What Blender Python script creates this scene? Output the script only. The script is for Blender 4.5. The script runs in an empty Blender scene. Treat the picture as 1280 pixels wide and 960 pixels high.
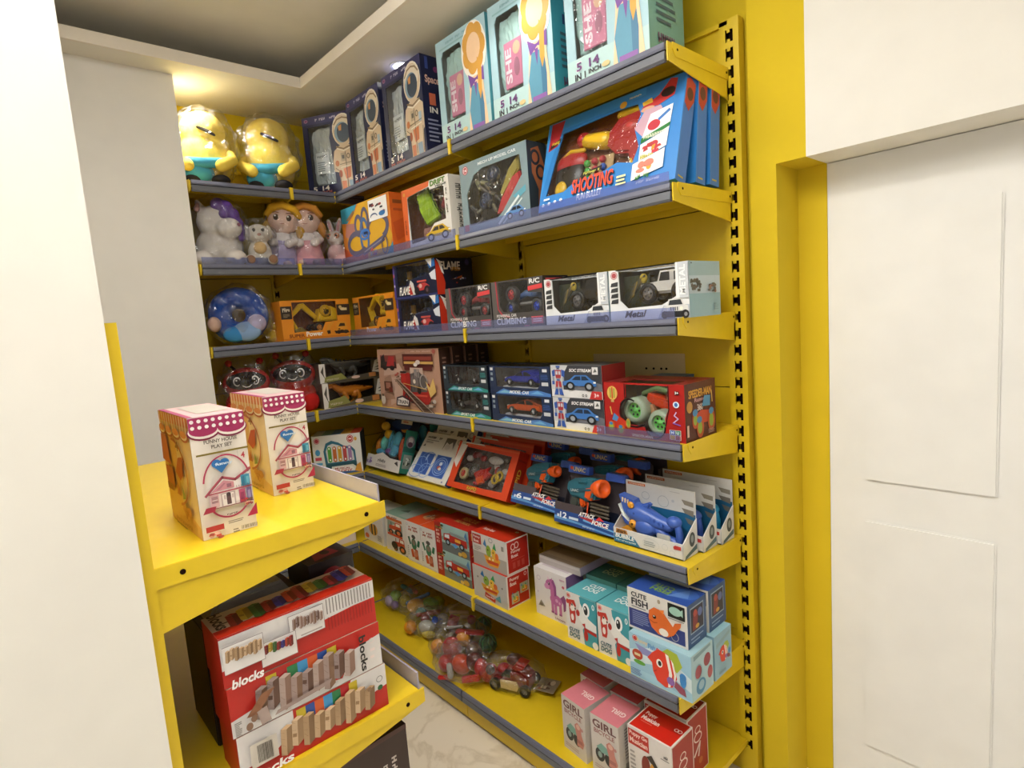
import bpy, bmesh, math, random
from math import pi, sin, cos, radians as rad
from mathutils import Vector as V, Matrix as Mx
from mathutils.geometry import tessellate_polygon
random.seed(7)
SC = bpy.context.scene; COL = SC.collection

# ------------------------------------------------------------------ materials
def lin(h):
    h = h.lstrip('#'); o = []
    for i in (0, 2, 4):
        c = int(h[i:i+2], 16)/255
        o.append(c/12.92 if c <= .04045 else ((c+.055)/1.055)**2.4)
    return (*o, 1)
_M = {}
def M(h, kind='card'):
    """procedural material: colour with fine noise in tone and bump, by kind of surface"""
    k = (h, kind)
    if k in _M: return _M[k]
    m = bpy.data.materials.new(kind+'_'+h.lstrip('#')); m.use_nodes = True
    nt = m.node_tree; N = nt.nodes; L = nt.links; b = N['Principled BSDF']; out = N['Material Output']
    if kind in ('film', 'guard', 'bag'):
        N.remove(b)
        t = N.new('ShaderNodeBsdfTransparent'); t.inputs[0].default_value = lin(h)
        g = N.new('ShaderNodeBsdfGlossy'); g.inputs['Roughness'].default_value = .2 if kind == 'guard' else .08
        lw = N.new('ShaderNodeLayerWeight'); lw.inputs['Blend'].default_value = .5
        nz = N.new('ShaderNodeTexNoise'); nz.inputs['Scale'].default_value = 8 if kind == 'guard' else 26
        nz.inputs['Detail'].default_value = 3
        tc = N.new('ShaderNodeTexCoord'); L.new(tc.outputs['Object'], nz.inputs['Vector'])
        bp = N.new('ShaderNodeBump'); bp.inputs['Strength'].default_value = {'film': .5, 'bag': 1, 'guard': .05}[kind]
        bp.inputs['Distance'].default_value = .02
        L.new(nz.outputs['Fac'], bp.inputs['Height']); L.new(bp.outputs[0], g.inputs['Normal'])
        pw = N.new('ShaderNodeMath'); pw.operation = 'POWER'; pw.inputs[1].default_value = 2.5; L.new(lw.outputs['Facing'], pw.inputs[0])
        ma = N.new('ShaderNodeMath'); ma.operation = 'MULTIPLY_ADD'; ma.inputs[1].default_value = .32; ma.inputs[2].default_value = .09; L.new(pw.outputs[0], ma.inputs[0])
        mx = N.new('ShaderNodeMixShader'); L.new(ma.outputs[0], mx.inputs[0]); L.new(t.outputs[0], mx.inputs[1]); L.new(g.outputs[0], mx.inputs[2])
        if kind == 'guard':
            df = N.new('ShaderNodeBsdfDiffuse'); df.inputs[0].default_value = lin('#a4aede'); m2 = N.new('ShaderNodeMixShader'); m2.inputs[0].default_value = .11
            L.new(mx.outputs[0], m2.inputs[1]); L.new(df.outputs[0], m2.inputs[2]); mx = m2
        if kind == 'bag':
            df = N.new('ShaderNodeBsdfDiffuse'); df.inputs[0].default_value = lin('#f4f4f4'); m2 = N.new('ShaderNodeMixShader'); cr = N.new('ShaderNodeMapRange'); cr.inputs[1].default_value = .45; cr.inputs[2].default_value = .75; cr.inputs[3].default_value = .0; cr.inputs[4].default_value = .09
            L.new(nz.outputs['Fac'], cr.inputs[0]); L.new(cr.outputs[0], m2.inputs[0]); L.new(mx.outputs[0], m2.inputs[1]); L.new(df.outputs[0], m2.inputs[2]); mx = m2
        L.new(mx.outputs[0], out.inputs[0])
    elif kind == 'glow':
        N.remove(b); e = N.new('ShaderNodeEmission'); e.inputs[0].default_value = lin(h); e.inputs[1].default_value = 30
        L.new(e.outputs[0], out.inputs[0])
    else:
        sc, amt, rough, bump, spec = dict(card=(60, .04, .42, .02, .5), plastic=(90, .03, .3, .02, .5), paint=(35, .05, .38, .03, .5),
            fabric=(420, .16, .92, .5, .2), wall=(9, .05, .8, .06, .3), metal=(70, .06, .4, .02, .6), foil=(30, .1, .16, .03, .9), dark=(60, .05, .9, .02, .1),
            rail=(45, .08, .36, .02, .5))[kind]
        tc = N.new('ShaderNodeTexCoord'); nz = N.new('ShaderNodeTexNoise'); nz.inputs['Scale'].default_value = sc
        nz.inputs['Detail'].default_value = 2
        L.new(tc.outputs['Object'], nz.inputs['Vector'])
        c = lin(h); mx = N.new('ShaderNodeMix'); mx.data_type = 'RGBA'
        mx.inputs[6].default_value = (*[x*(1-amt) for x in c[:3]], 1); mx.inputs[7].default_value = (*[min(1, x*(1+amt)) for x in c[:3]], 1)
        L.new(nz.outputs['Fac'], mx.inputs[0]); L.new(mx.outputs[2], b.inputs['Base Color'])
        b.inputs['Roughness'].default_value = rough; b.inputs['Specular IOR Level'].default_value = spec
        if kind == 'metal': b.inputs['Metallic'].default_value = .8
        if bump > .04:
            bp = N.new('ShaderNodeBump'); bp.inputs['Strength'].default_value = bump; bp.inputs['Distance'].default_value = .003
            L.new(nz.outputs['Fac'], bp.inputs['Height']); L.new(bp.outputs[0], b.inputs['Normal'])
    _M[k] = m
    return m
def mat(x): return x if not isinstance(x, str) else M(x)

# ------------------------------------------------------------------ text outlines (built-in font) as flat meshes in a unit box
_T = {}
def text_geo(s, bold=.03):
    k = (s, bold)
    if k in _T: return _T[k]
    cu = bpy.data.curves.new('lettering', 'FONT'); cu.body = s; cu.size = 1; cu.resolution_u = 3; cu.offset = bold; cu.fill_mode = 'BOTH'
    o = bpy.data.objects.new('lettering', cu); COL.objects.link(o)
    dg = bpy.context.evaluated_depsgraph_get(); me = o.evaluated_get(dg).to_mesh()
    vs = [(v.co.x, v.co.y) for v in me.vertices]; fs = [tuple(p.vertices) for p in me.polygons]
    fs = [f for f, p in zip(fs, me.polygons) if p.normal.z > -.5]
    o.evaluated_get(dg).to_mesh_clear(); bpy.data.objects.remove(o); bpy.data.curves.remove(cu)
    if not vs: _T[k] = ([], []); return _T[k]
    x0 = min(a for a, _ in vs); x1 = max(a for a, _ in vs); y0 = min(b for _, b in vs); y1 = max(b for _, b in vs)
    _T[k] = ([((a-x0)/(x1-x0+1e-9), (b-y0)/(y1-y0+1e-9)) for a, b in vs], fs)
    return _T[k]

# ------------------------------------------------------------------ mesh builder
class MB:
    def __init__(s): s.v = []; s.f = []; s.m = []; s.sm = []; s.mats = []; s.T = Mx.Identity(4)
    def mi(s, m):
        m = mat(m)
        if m not in s.mats: s.mats.append(m)
        return s.mats.index(m)
    def add(s, vs, fs, m, smooth=False):
        i = len(s.v); k = s.mi(m)
        s.v += [s.T @ V(p) for p in vs]
        for f in fs: s.f.append([a+i for a in f]); s.m.append(k); s.sm.append(smooth)
        return s
    def poly(s, pts, m): return s.add(pts, [list(range(len(pts)))], m)
    def box(s, x0, y0, z0, x1, y1, z1, m, bev=0):
        if bev:
            bm = bmesh.new(); bmesh.ops.create_cube(bm, size=1)
            for v in bm.verts: v.co = V(((x0+x1)/2+v.co.x*(x1-x0), (y0+y1)/2+v.co.y*(y1-y0), (z0+z1)/2+v.co.z*(z1-z0)))
            bmesh.ops.bevel(bm, geom=bm.edges[:], offset=bev, segments=2, affect='EDGES')
            return s.bm(bm, m)
        vs = [(x, y, z) for z in (z0, z1) for y in (y0, y1) for x in (x0, x1)]
        return s.add(vs, [(0, 2, 3, 1), (4, 5, 7, 6), (0, 1, 5, 4), (2, 6, 7, 3), (0, 4, 6, 2), (1, 3, 7, 5)], m)
    def bm(s, bm, m, smooth=False):
        bm.verts.ensure_lookup_table(); bm.verts.index_update()
        s.add([v.co.copy() for v in bm.verts], [[v.index for v in f.verts] for f in bm.faces], m, smooth); bm.free(); return s
    def prism(s, pts, a0, a1, m, axis='y', bev=0):
        """closed outline extruded along an axis: 'y' outline in xz, 'x' in yz, 'z' in xy"""
        A = sum(pts[i][0]*pts[(i+1) % len(pts)][1]-pts[(i+1) % len(pts)][0]*pts[i][1] for i in range(len(pts)))
        if A < 0: pts = pts[::-1]
        g = {'y': lambda p, a: (p[0], a, p[1]), 'x': lambda p, a: (a, p[0], p[1]), 'z': lambda p, a: (p[0], p[1], a)}[axis]
        n = len(pts); bm = bmesh.new()
        lo = [bm.verts.new(g(p, a0)) for p in pts]; hi = [bm.verts.new(g(p, a1)) for p in pts]
        fl = [bm.faces.new(lo), bm.faces.new(hi)]
        for i in range(n): bm.faces.new((lo[i], lo[(i+1) % n], hi[(i+1) % n], hi[i]))
        bmesh.ops.recalc_face_normals(bm, faces=bm.faces[:])
        if bev: bmesh.ops.bevel(bm, geom=[e for f in fl for e in f.edges], offset=bev, segments=2, affect='EDGES')
        bmesh.ops.triangulate(bm, faces=[f for f in bm.faces if len(f.verts) > 4])
        return s.bm(bm, m)
    def ell(s, c, r, m, seg=18, ring=11, rot=None):
        if isinstance(r, (int, float)): r = (r, r, r)
        R = rot or Mx.Identity(3); vs = []; fs = []; c = V(c)
        for j in range(ring+1):
            t = pi*j/ring
            for i in range(seg):
                a = 2*pi*i/seg
                vs.append(c + R @ V((r[0]*sin(t)*cos(a), r[1]*sin(t)*sin(a), r[2]*cos(t))))
        for j in range(ring):
            for i in range(seg):
                q = (j*seg+i, (j+1)*seg+i, (j+1)*seg+(i+1) % seg, j*seg+(i+1) % seg)
                fs.append(q)
        return s.add(vs, fs, m, True)
    def chain(s, pts, rs, m, seg=10, closed=False, flat=False):
        """tube along points with a radius per point, rounded ends"""
        pts = [V(p) for p in pts]; n = len(pts)
        if isinstance(rs, (int, float)): rs = [rs]*n
        P = list(pts); R = list(rs)
        if not closed and not flat:
            d0 = (pts[0]-pts[1]).normalized(); d1 = (pts[-1]-pts[-2]).normalized()
            P = [pts[0]+d0*rs[0]*q for q in (1, .87, .5)]+P+[pts[-1]+d1*rs[-1]*q for q in (.5, .87, 1)]
            R = [rs[0]*q for q in (.06, .5, .87)]+R+[rs[-1]*q for q in (.87, .5, .06)]
        n = len(P); vs = []; fs = []; up = None
        for i in range(n):
            d = ((P[(i+1) % n]-P[i-1]) if closed else (P[min(i+1, n-1)]-P[max(i-1, 0)])).normalized()
            if up is None: up = d.orthogonal().normalized()
            a = (up-d*up.dot(d)).normalized(); up = a; b = d.cross(a)
            vs += [P[i]+(a*cos(2*pi*k/seg)+b*sin(2*pi*k/seg))*R[i] for k in range(seg)]
        for i in range(n if closed else n-1):
            j = (i+1) % n
            for k in range(seg): fs.append((i*seg+k, i*seg+(k+1) % seg, j*seg+(k+1) % seg, j*seg+k))
        if not closed: fs += [list(range(seg))[::-1], [(n-1)*seg+k for k in range(seg)]]
        return s.add(vs, fs, m, True)
    def lathe(s, prof, m, seg=24, axis='z', c=(0, 0, 0)):
        """profile (radius, height) turned about an axis through c"""
        g = {'z': lambda r, a, h: (r*cos(a), r*sin(a), h), 'y': lambda r, a, h: (r*cos(a), h, r*sin(a)), 'x': lambda r, a, h: (h, r*cos(a), r*sin(a))}[axis]
        vs = []; fs = []
        for r, h in prof: vs += [V(c)+V(g(r, 2*pi*i/seg, h)) for i in range(seg)]
        for j in range(len(prof)-1):
            for i in range(seg): fs.append((j*seg+i, j*seg+(i+1) % seg, (j+1)*seg+(i+1) % seg, (j+1)*seg+i))
        if prof[0] != prof[-1]: fs += [list(range(seg)), [(len(prof)-1)*seg+i for i in range(seg)]]
        return s.add(vs, fs, m, len(prof) > 2)
    def build(s, name, parent=None, fix=True):
        me = bpy.data.meshes.new(name); me.from_pydata([tuple(v) for v in s.v], [], s.f)
        for m in s.mats: me.materials.append(m)
        me.polygons.foreach_set('material_index', s.m); me.polygons.foreach_set('use_smooth', s.sm); me.update()
        o = bpy.data.objects.new(name, me); COL.objects.link(o)
        if parent: o.parent = parent
        return o

def tag(o, label=None, cat=None, group=None, kind=None):
    if label: o['label'] = label
    if cat: o['category'] = cat
    if group: o['group'] = group
    if kind: o['kind'] = kind
    return o
def empty(name, label, cat, group=None):
    o = bpy.data.objects.new(name, None); o.empty_display_size = .05; COL.objects.link(o)
    return tag(o, label, cat, group)
def put(o, x, y, z, rz=0, rx=0, ry=0):
    o.location = (x, y, z); o.rotation_euler = (rad(rx), rad(ry), rad(rz)); return o
KIDS = {}
def dup(root, label=None, group=None):
    """a copy of a thing with copies of its parts and sub-parts"""
    r = root.copy(); COL.objects.link(r)
    if label: r['label'] = label
    if group: r['group'] = group
    def rec(a, b):
        for ch in [o for o in list(COL.objects) if o.parent == a]:
            c = ch.copy(); COL.objects.link(c); c.parent = b; rec(ch, c)
    rec(root, r)
    return r

# ------------------------------------------------------------------ printed art: a list of flat shapes in a unit square
def draw(mb, O, U, W, N, art, lay=None):
    """art on the face with corner O, full width U, full height W, outward normal N; each shape is a film of ink a little above the last"""
    lay = lay if lay is not None else [.0005]
    lu, lw = U.length, W.length; mn = min(lu, lw)
    def pt(u, v): return O+U*u+W*v+N*lay[0]
    def flat(pts, c):
        if len(pts) < 3: return
        P = [V((u*lu, v*lw, 0)) for u, v in pts]
        A = sum(P[i].x*P[(i+1) % len(P)].y-P[(i+1) % len(P)].x*P[i].y for i in range(len(P)))
        if A < 0: pts = pts[::-1]; P = P[::-1]
        if len(pts) <= 4 and True:
            mb.add([pt(*p) for p in pts], [list(range(len(pts)))], c)
        else:
            tr = tessellate_polygon([P]); fs = []
            for t in tr:
                a, b, d = (P[i] for i in t)
                fs.append(t if (b-a).cross(d-a).z > 0 else (t[0], t[2], t[1]))
            mb.add([pt(*p) for p in pts], fs, c)
    for it in art:
        k = it[0]; lay[0] += .00012
        if k == 'r': _, c, a, b, d, e = it; flat([(a, b), (d, b), (d, e), (a, e)], c)
        elif k == 'p': flat(list(it[2]), it[1])
        elif k == 'e':
            _, c, cu, cv, ru, rv = it[:6]; a0, a1 = (it[6], it[7]) if len(it) > 6 else (0, 360)
            n = 20 if a1-a0 > 300 else 12; e = 0 if a1-a0 >= 360 else 1
            flat([(cu+ru*cos(rad(a0+(a1-a0)*i/(n))), cv+rv*sin(rad(a0+(a1-a0)*i/(n)))) for i in range(n+e)], c)
        elif k == 'o':
            _, c, cu, cv, ru, rv, th = it[:7]; a0, a1 = (it[7], it[8]) if len(it) > 7 else (0, 360); n = 24
            vs = []; tu = th*mn/lu; tv = th*mn/lw
            for i in range(n+1):
                a = rad(a0+(a1-a0)*i/n); vs += [pt(cu+ru*cos(a), cv+rv*sin(a)), pt(cu+(ru-tu)*cos(a), cv+(rv-tv)*sin(a))]
            mb.add(vs, [(2*i+1, 2*i, 2*i+2, 2*i+3) for i in range(n)], c)
        elif k == 'l':
            _, c, pts, th = it; th *= mn/2
            for (a, b), (d, e) in zip(pts[:-1], pts[1:]):
                dx, dy = (d-a)*lu, (e-b)*lw; q = math.hypot(dx, dy) or 1; nx, ny = -dy/q*th/lu, dx/q*th/lw; ex, ey = dx/q*th*.5/lu, dy/q*th*.5/lw
                flat([(a-ex+nx, b-ey+ny), (a-ex-nx, b-ey-ny), (d+ex-nx, e+ey-ny), (d+ex+nx, e+ey+ny)], c)
        elif k == 't':
            _, c, s, a, b, d, e = it[:7]; rot = it[7] if len(it) > 7 else 0; sh = it[8] if len(it) > 8 else 0
            vs, fs = text_geo(s)
            if rot == 0: q = [(a+(d-a)*x+sh*y, b+(e-b)*y) for x, y in vs]
            elif rot == 90: q = [(d-(d-a)*y, b+(e-b)*x) for x, y in vs]
            elif rot == -90: q = [(a+(d-a)*y, e-(e-b)*x) for x, y in vs]
            else: q = [(d-(d-a)*x, e-(e-b)*y) for x, y in vs]
            mb.add([pt(*p) for p in q], fs, c)
        elif k == 'w':                                   # a row of print too small to read, as letter-sized marks
            _, c, n, a, b, d, e = it[:7]; rg = random.Random(n*7+int(a*1000)); vert = (e-b)*lw > (d-a)*lu
            for i in range(n):
                if rg.random() < .12: continue
                p0, p1 = (i+.06)/n, (i+.74+.2*rg.random())/n; h0 = rg.choice((0, 0, .12)); h1 = rg.choice((.78, 1, 1)); md = rg.choice((.35, .5, .62))
                for q0, q1, r0, r1 in ((p0, p0+(p1-p0)*.34, h0, h1), (p0, p1, md-.13, md+.13), (p1-(p1-p0)*.3, p1, h0 if i % 2 else md, h1)):
                    if vert: flat([(d-(d-a)*r1, b+(e-b)*q0), (d-(d-a)*r0, b+(e-b)*q0), (d-(d-a)*r0, b+(e-b)*q1), (d-(d-a)*r1, b+(e-b)*q1)], c)
                    else: flat([(a+(d-a)*q0, b+(e-b)*r0), (a+(d-a)*q1, b+(e-b)*r0), (a+(d-a)*q1, b+(e-b)*r1), (a+(d-a)*q0, b+(e-b)*r1)], c)
        elif k == 'g':
            _, sub, a, b, d, e = it
            draw(mb, O+U*a+W*b, U*(d-a), W*(e-b), N, sub, lay)
def face_frame(w, d, h, f):
    return {'F': (V((-w/2, 0, 0)), V((w, 0, 0)), V((0, 0, h)), V((0, -1, 0))),
            'R': (V((w/2, 0, 0)), V((0, d, 0)), V((0, 0, h)), V((1, 0, 0))),
            'L': (V((-w/2, d, 0)), V((0, -d, 0)), V((0, 0, h)), V((-1, 0, 0))),
            'T': (V((-w/2, 0, h)), V((w, 0, 0)), V((0, d, 0)), V((0, 0, 1))),
            'B': (V((w/2, d, 0)), V((-w, 0, 0)), V((0, 0, h)), V((0, 1, 0)))}[f]
def carton_mesh(w, d, h, cols, art, window=None, liner=None, topwin=None, lip=.0015):
    """a folded card box, front on local -y, standing on z=0; window = outline cut in the front, topwin = (u0,v0,u1,v1) cut in the top"""
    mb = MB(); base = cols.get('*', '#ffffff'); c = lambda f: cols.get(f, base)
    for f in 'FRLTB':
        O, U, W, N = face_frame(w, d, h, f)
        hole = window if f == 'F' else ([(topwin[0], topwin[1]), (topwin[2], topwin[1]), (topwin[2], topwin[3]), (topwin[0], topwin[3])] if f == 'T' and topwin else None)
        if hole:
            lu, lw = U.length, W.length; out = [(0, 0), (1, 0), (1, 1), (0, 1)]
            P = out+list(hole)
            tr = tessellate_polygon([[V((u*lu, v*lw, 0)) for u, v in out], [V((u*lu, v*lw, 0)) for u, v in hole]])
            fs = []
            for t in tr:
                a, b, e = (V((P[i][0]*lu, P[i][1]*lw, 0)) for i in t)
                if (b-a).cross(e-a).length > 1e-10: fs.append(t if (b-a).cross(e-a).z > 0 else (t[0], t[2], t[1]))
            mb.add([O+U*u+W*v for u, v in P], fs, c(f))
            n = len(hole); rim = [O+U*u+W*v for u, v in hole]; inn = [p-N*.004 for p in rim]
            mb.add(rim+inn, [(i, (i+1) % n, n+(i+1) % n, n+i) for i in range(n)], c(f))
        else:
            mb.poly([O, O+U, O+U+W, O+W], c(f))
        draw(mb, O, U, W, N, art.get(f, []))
    mb.poly([V((-w/2, 0, 0)), V((-w/2, d, 0)), V((w/2, d, 0)), V((w/2, 0, 0))], base)
    if liner:
        e = .0025; x0, x1 = -w/2+e, w/2-e
        mb.poly([(x0, d-e, e), (x0, d-e, h-e), (x1, d-e, h-e), (x1, d-e, e)], liner)
        mb.poly([(x0, e, e), (x1, e, e), (x1, d-e, e), (x0, d-e, e)], liner)
        mb.poly([(x0, e, e), (x0, d-e, e), (x0, d-e, h-e), (x0, e, h-e)], liner)
        mb.poly([(x1, e, e), (x1, e, h-e), (x1, d-e, h-e), (x1, d-e, e)], liner)
        if not topwin: mb.poly([(x0, e, h-e), (x0, d-e, h-e), (x1, d-e, h-e), (x1, e, h-e)], liner)
    return mb
def pbox(name, label, group, x, y, z, w, d, h, cols, art, rz=0, rx=0, cat='toy box'):
    """a closed printed box, one mesh"""
    o = carton_mesh(w, d, h, cols, art).build(name); tag(o, label, cat, group)
    return put(o, x, y, z, rz, rx)
def crumple(x0, y0, z0, x1, y1, z1, m, seed=1, amp=.008, n=14):
    """a filled bag: rounded cushion with creased faces"""
    from mathutils import noise
    mb = MB(); bm = bmesh.new(); bmesh.ops.create_cube(bm, size=2); bmesh.ops.subdivide_edges(bm, edges=bm.edges[:], cuts=n, use_grid_fill=True)
    for v in bm.verts:
        p = v.co.copy(); q = V([c*(1-.18*(p[(i+1) % 3]**2+p[(i+2) % 3]**2)/2) for i, c in enumerate(p)])
        k = noise.noise(p*2.3+V((seed, 0, 0)))+abs(noise.noise(p*5.1+V((0, seed, 0))))*1.2
        v.co = V(((x0+x1)/2+q.x*(x1-x0)/2, (y0+y1)/2+q.y*(y1-y0)/2, (z0+z1)/2+q.z*(z1-z0)/2))+p.normalized()*amp*(k-.5)
    return mb.bm(bm, m)
def wbox(name, label, group, x, y, z, w, d, h, cols, art, window, liner, topwin=None, rz=0, rx=0, film='#f4f6f8', cat='toy box'):
    """a window box: carton, clear window, and (added by the caller) the toy inside"""
    r = empty(name, label, cat, group)
    carton_mesh(w, d, h, cols, art, window, liner, topwin).build('carton', r)
    mb = MB(); O, U, W, N = face_frame(w, d, h, 'F'); us = [p[0] for p in window]; vs = [p[1] for p in window]
    P = [O+U*u+W*v-N*.001 for u, v in ((min(us), min(vs)), (max(us), min(vs)), (max(us), max(vs)), (min(us), max(vs)))]
    mb.poly(P, M(film, 'film'))
    if topwin:
        O, U, W, N = face_frame(w, d, h, 'T'); a, b, c, e = topwin
        mb.poly([O+U*u+W*v-N*.001 for u, v in ((a, b), (c, b), (c, e), (a, e))], M(film, 'film'))
    o = mb.build('window_film', r); o['label'] = 'clear plastic window'
    put(r, x, y, z, rz, rx)
    return r
# ------------------------------------------------------------------ reusable artwork (unit-square shape lists)
def a_car(c, win='#20262e', wh='#26262a', hub='#c8ccd0'):
    return [('p', c, [(.02, .28), (.03, .5), (.2, .58), (.36, .84), (.7, .86), (.86, .6), (.97, .54), (.98, .28)]),
            ('p', win, [(.27, .58), (.39, .78), (.53, .79), (.53, .58)]), ('p', win, [(.56, .58), (.56, .79), (.68, .79), (.78, .6)]),
            ('e', wh, .22, .26, .13, .22), ('e', wh, .77, .26, .13, .22), ('e', hub, .22, .26, .07, .13), ('e', hub, .77, .26, .07, .13),
            ('r', '#f4f4ea', .9, .44, .97, .52)]
def a_jeep(c='#d8d8d4'):
    return [('p', '#2a2a2c', [(0, .12), (.1, .4), (.92, .4), (1, .12), (.8, 0), (.2, 0)]),
            ('p', c, [(.03, .32), (.08, .56), (.2, .62), (.26, .92), (.74, .96), (.82, .62), (.95, .56), (.97, .3)]),
            ('p', '#33383e', [(.25, .62), (.3, .86), (.7, .88), (.77, .62)]),
            ('r', '#3a3a3c', .32, .34, .36, .52), ('r', '#3a3a3c', .4, .34, .44, .52), ('r', '#3a3a3c', .48, .34, .52, .52), ('r', '#3a3a3c', .56, .34, .6, .52),
            ('e', '#f2f0e0', .22, .44, .06, .09), ('e', '#f2f0e0', .72, .44, .06, .09),
            ('e', '#1c1c1e', .1, .14, .12, .2), ('e', '#1c1c1e', .86, .14, .14, .22), ('e', '#8a8a8c', .88, .14, .06, .1)]
def a_robot(b='#3558a8', r='#a8363e', g='#8c94a4'):
    return [('r', g, .38, .86, .6, .98), ('r', b, .34, .94, .64, 1), ('r', '#2a3448', .42, .9, .58, .93), ('p', b, [(.02, .82), (.24, .88), (.26, .66), (.06, .62)]), ('p', b, [(.74, .88), (.98, .84), (.94, .62), (.74, .66)]),
            ('r', g, .06, .46, .18, .62), ('r', b, .02, .36, .2, .48), ('r', g, .82, .46, .92, .62), ('r', b, .8, .34, .97, .48), ('p', r, [(.26, .86), (.74, .86), (.68, .58), (.32, .58)]), ('r', '#c8ccd4', .32, .7, .47, .82), ('r', '#c8ccd4', .53, .7, .68, .82),
            ('r', g, .36, .48, .64, .58), ('r', b, .4, .5, .6, .54), ('p', r, [(.32, .48), (.48, .48), (.46, .28), (.28, .28)]), ('p', r, [(.52, .48), (.68, .48), (.74, .28), (.54, .28)]), ('r', g, .26, .22, .46, .28), ('r', g, .54, .22, .76, .28), ('p', b, [(.28, .22), (.46, .22), (.46, .02), (.16, .0)]), ('p', b, [(.54, .22), (.74, .22), (.86, 0), (.54, .02)])]
def a_truck():
    return [('p', '#b4231e', [(.02, .3), (.04, .72), (.3, .82), (.34, .74), (.96, .7), (.97, .28)]), ('p', '#d8e4e8', [(.07, .5), (.08, .68), (.27, .75), (.27, .5)]),
            ('l', '#8c8c90', [(.3, .86), (.96, .82)], .05), ('l', '#8c8c90', [(.3, .93), (.94, .89)], .03),
            ('r', '#f0b43c', .5, .44, .72, .62), ('r', '#8a1a18', .36, .36, .95, .42), ('e', '#202428', .2, .26, .1, .19), ('e', '#202428', .76, .26, .1, .19),
            ('e', '#9ab4c8', .2, .26, .05, .1), ('e', '#9ab4c8', .76, .26, .05, .1), ('p', '#5a9ad0', [(.36, .22), (.5, .34), (.62, .2), (.5, .04)])]
def a_dog(c='#3f97a4', w='#e6e6e2', col='#b42c28'):
    return [('p', c, [(.2, 1), (.95, 1), (1, .9), (1, .1), (.9, .0), (.36, .0), (.3, .3), (.5, .45), (.3, .6)]),
            ('p', w, [(.06, .62), (.16, .5), (.4, .36), (.98, .34), (.98, .5), (.62, .58), (.36, .76), (.24, .86), (.18, .76)]),
            ('e', '#f4f4f2', .52, .76, .17, .15), ('e', '#1c2024', .5, .75, .1, .1), ('e', '#f8f8f8', .47, .79, .03, .03),
            ('e', col, .1, .63, .09, .07), ('p', col, [(.28, .42), (.44, .35), (.44, .46)]), ('p', col, [(.36, .3), (.98, .26), (.98, .33), (.4, .37)]),
            ('e', col, .46, .2, .1, .12), ('o', '#ffffff', .88, .88, .06, .06, .03), ('e', w, .9, .06, .14, .08)]
def a_pup(c='#c0392e'):
    return [('p', c, [(.2, .95), (.75, 1), (.9, .8), (.8, .6), (.8, .2), (.7, 0), (.3, 0), (.24, .3), (.2, .6)]), ('p', '#ece6de', [(.3, .62), (.5, .86), (.8, .72), (.75, .56), (.45, .5)]),
            ('e', '#241c1c', .52, .78, .07, .05), ('e', c, .1, .86, .14, .1), ('e', '#ece6de', .5, .26, .14, .14), ('e', '#30201c', .82, .66, .07, .04)]
def a_whale():
    o = '#d4682c'
    return [('p', o, [(.02, .5), (.04, .8), (.2, .98), (.44, .94), (.58, .74), (.74, .5), (.8, .66), (.98, .74), (.96, .58), (.86, .42), (.76, .2), (.58, .04), (.3, .02), (.1, .2)]),
            ('e', '#f0e8dc', .46, .16, .14, .14), ('e', '#2a1c14', .2, .62, .055, .07), ('e', '#fff', .19, .65, .02, .025) if 0 else ('e', '#f8f8f8', .19, .65, .02, .025),
            ('l', '#a84a1c', [(.06, .46), (.18, .4), (.28, .44)], .03), ('p', '#e8873c', [(.34, .94), (.5, 1), (.48, .84)])]
def a_fish():
    o = '#d8402c'
    return [('p', '#a6b83c', [(.4, .86), (.56, 1), (.8, .96), (.92, .7), (.78, .5), (.5, .7)]),
            ('p', o, [(.02, .58), (.16, .76), (.32, .9), (.56, .86), (.72, .62), (.78, .36), (.66, .1), (.48, .02), (.26, .1), (.16, .3), (.14, .5)]),
            ('p', '#f2eee6', [(.5, .86), (.58, .84), (.66, .4), (.6, .08), (.54, .06), (.58, .44)]), ('p', '#f2eee6', [(.64, .78), (.7, .7), (.76, .42), (.72, .2), (.68, .16), (.71, .42)]),
            ('p', '#8e4a5c', [(.74, .3), (.96, .18), (1, .02), (.84, .04), (.7, .14)]), ('e', '#f8f8f4', .34, .56, .08, .1), ('e', '#181818', .35, .56, .045, .065),
            ('e', '#3c86c8', .93, .38, .08, .16), ('e', '#8a64a8', .62, .24, .1, .1), ('l', '#a82c1c', [(.18, .3), (.26, .36)], .02)]
def a_pony():
    p = '#b8689c'; k = '#8c4a80'
    return [('p', k, [(.74, .5), (.9, .62), (1, .5), (.96, .22), (.86, .16), (.86, .36)]), ('e', p, .56, .4, .26, .15), ('p', p, [(.34, .72), (.5, .72), (.58, .44), (.34, .36)]), ('r', p, .34, .02, .45, .4), ('r', p, .48, .0, .58, .36), ('r', p, .68, .02, .79, .4),
            ('e', p, .34, .78, .19, .14), ('e', '#cc8ab4', .2, .71, .11, .08), ('p', k, [(.34, .94), (.5, .94), (.6, .78), (.6, .52), (.5, .5), (.5, .72), (.44, .84)]), ('p', '#e0b8cc', [(.26, .9), (.34, .92), (.25, 1)]), ('p', p, [(.38, .88), (.46, .9), (.44, 1)]),
            ('e', '#2c1a2c', .3, .8, .035, .045), ('e', '#f4e8f0', .29, .815, .012, .016), ('e', '#d8a0c4', .6, .4, .06, .05), ('e', '#d8a0c4', .72, .36, .04, .04), ('r', k, .34, .02, .45, .07), ('r', k, .48, 0, .58, .05), ('r', k, .68, .02, .79, .07)]
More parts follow.
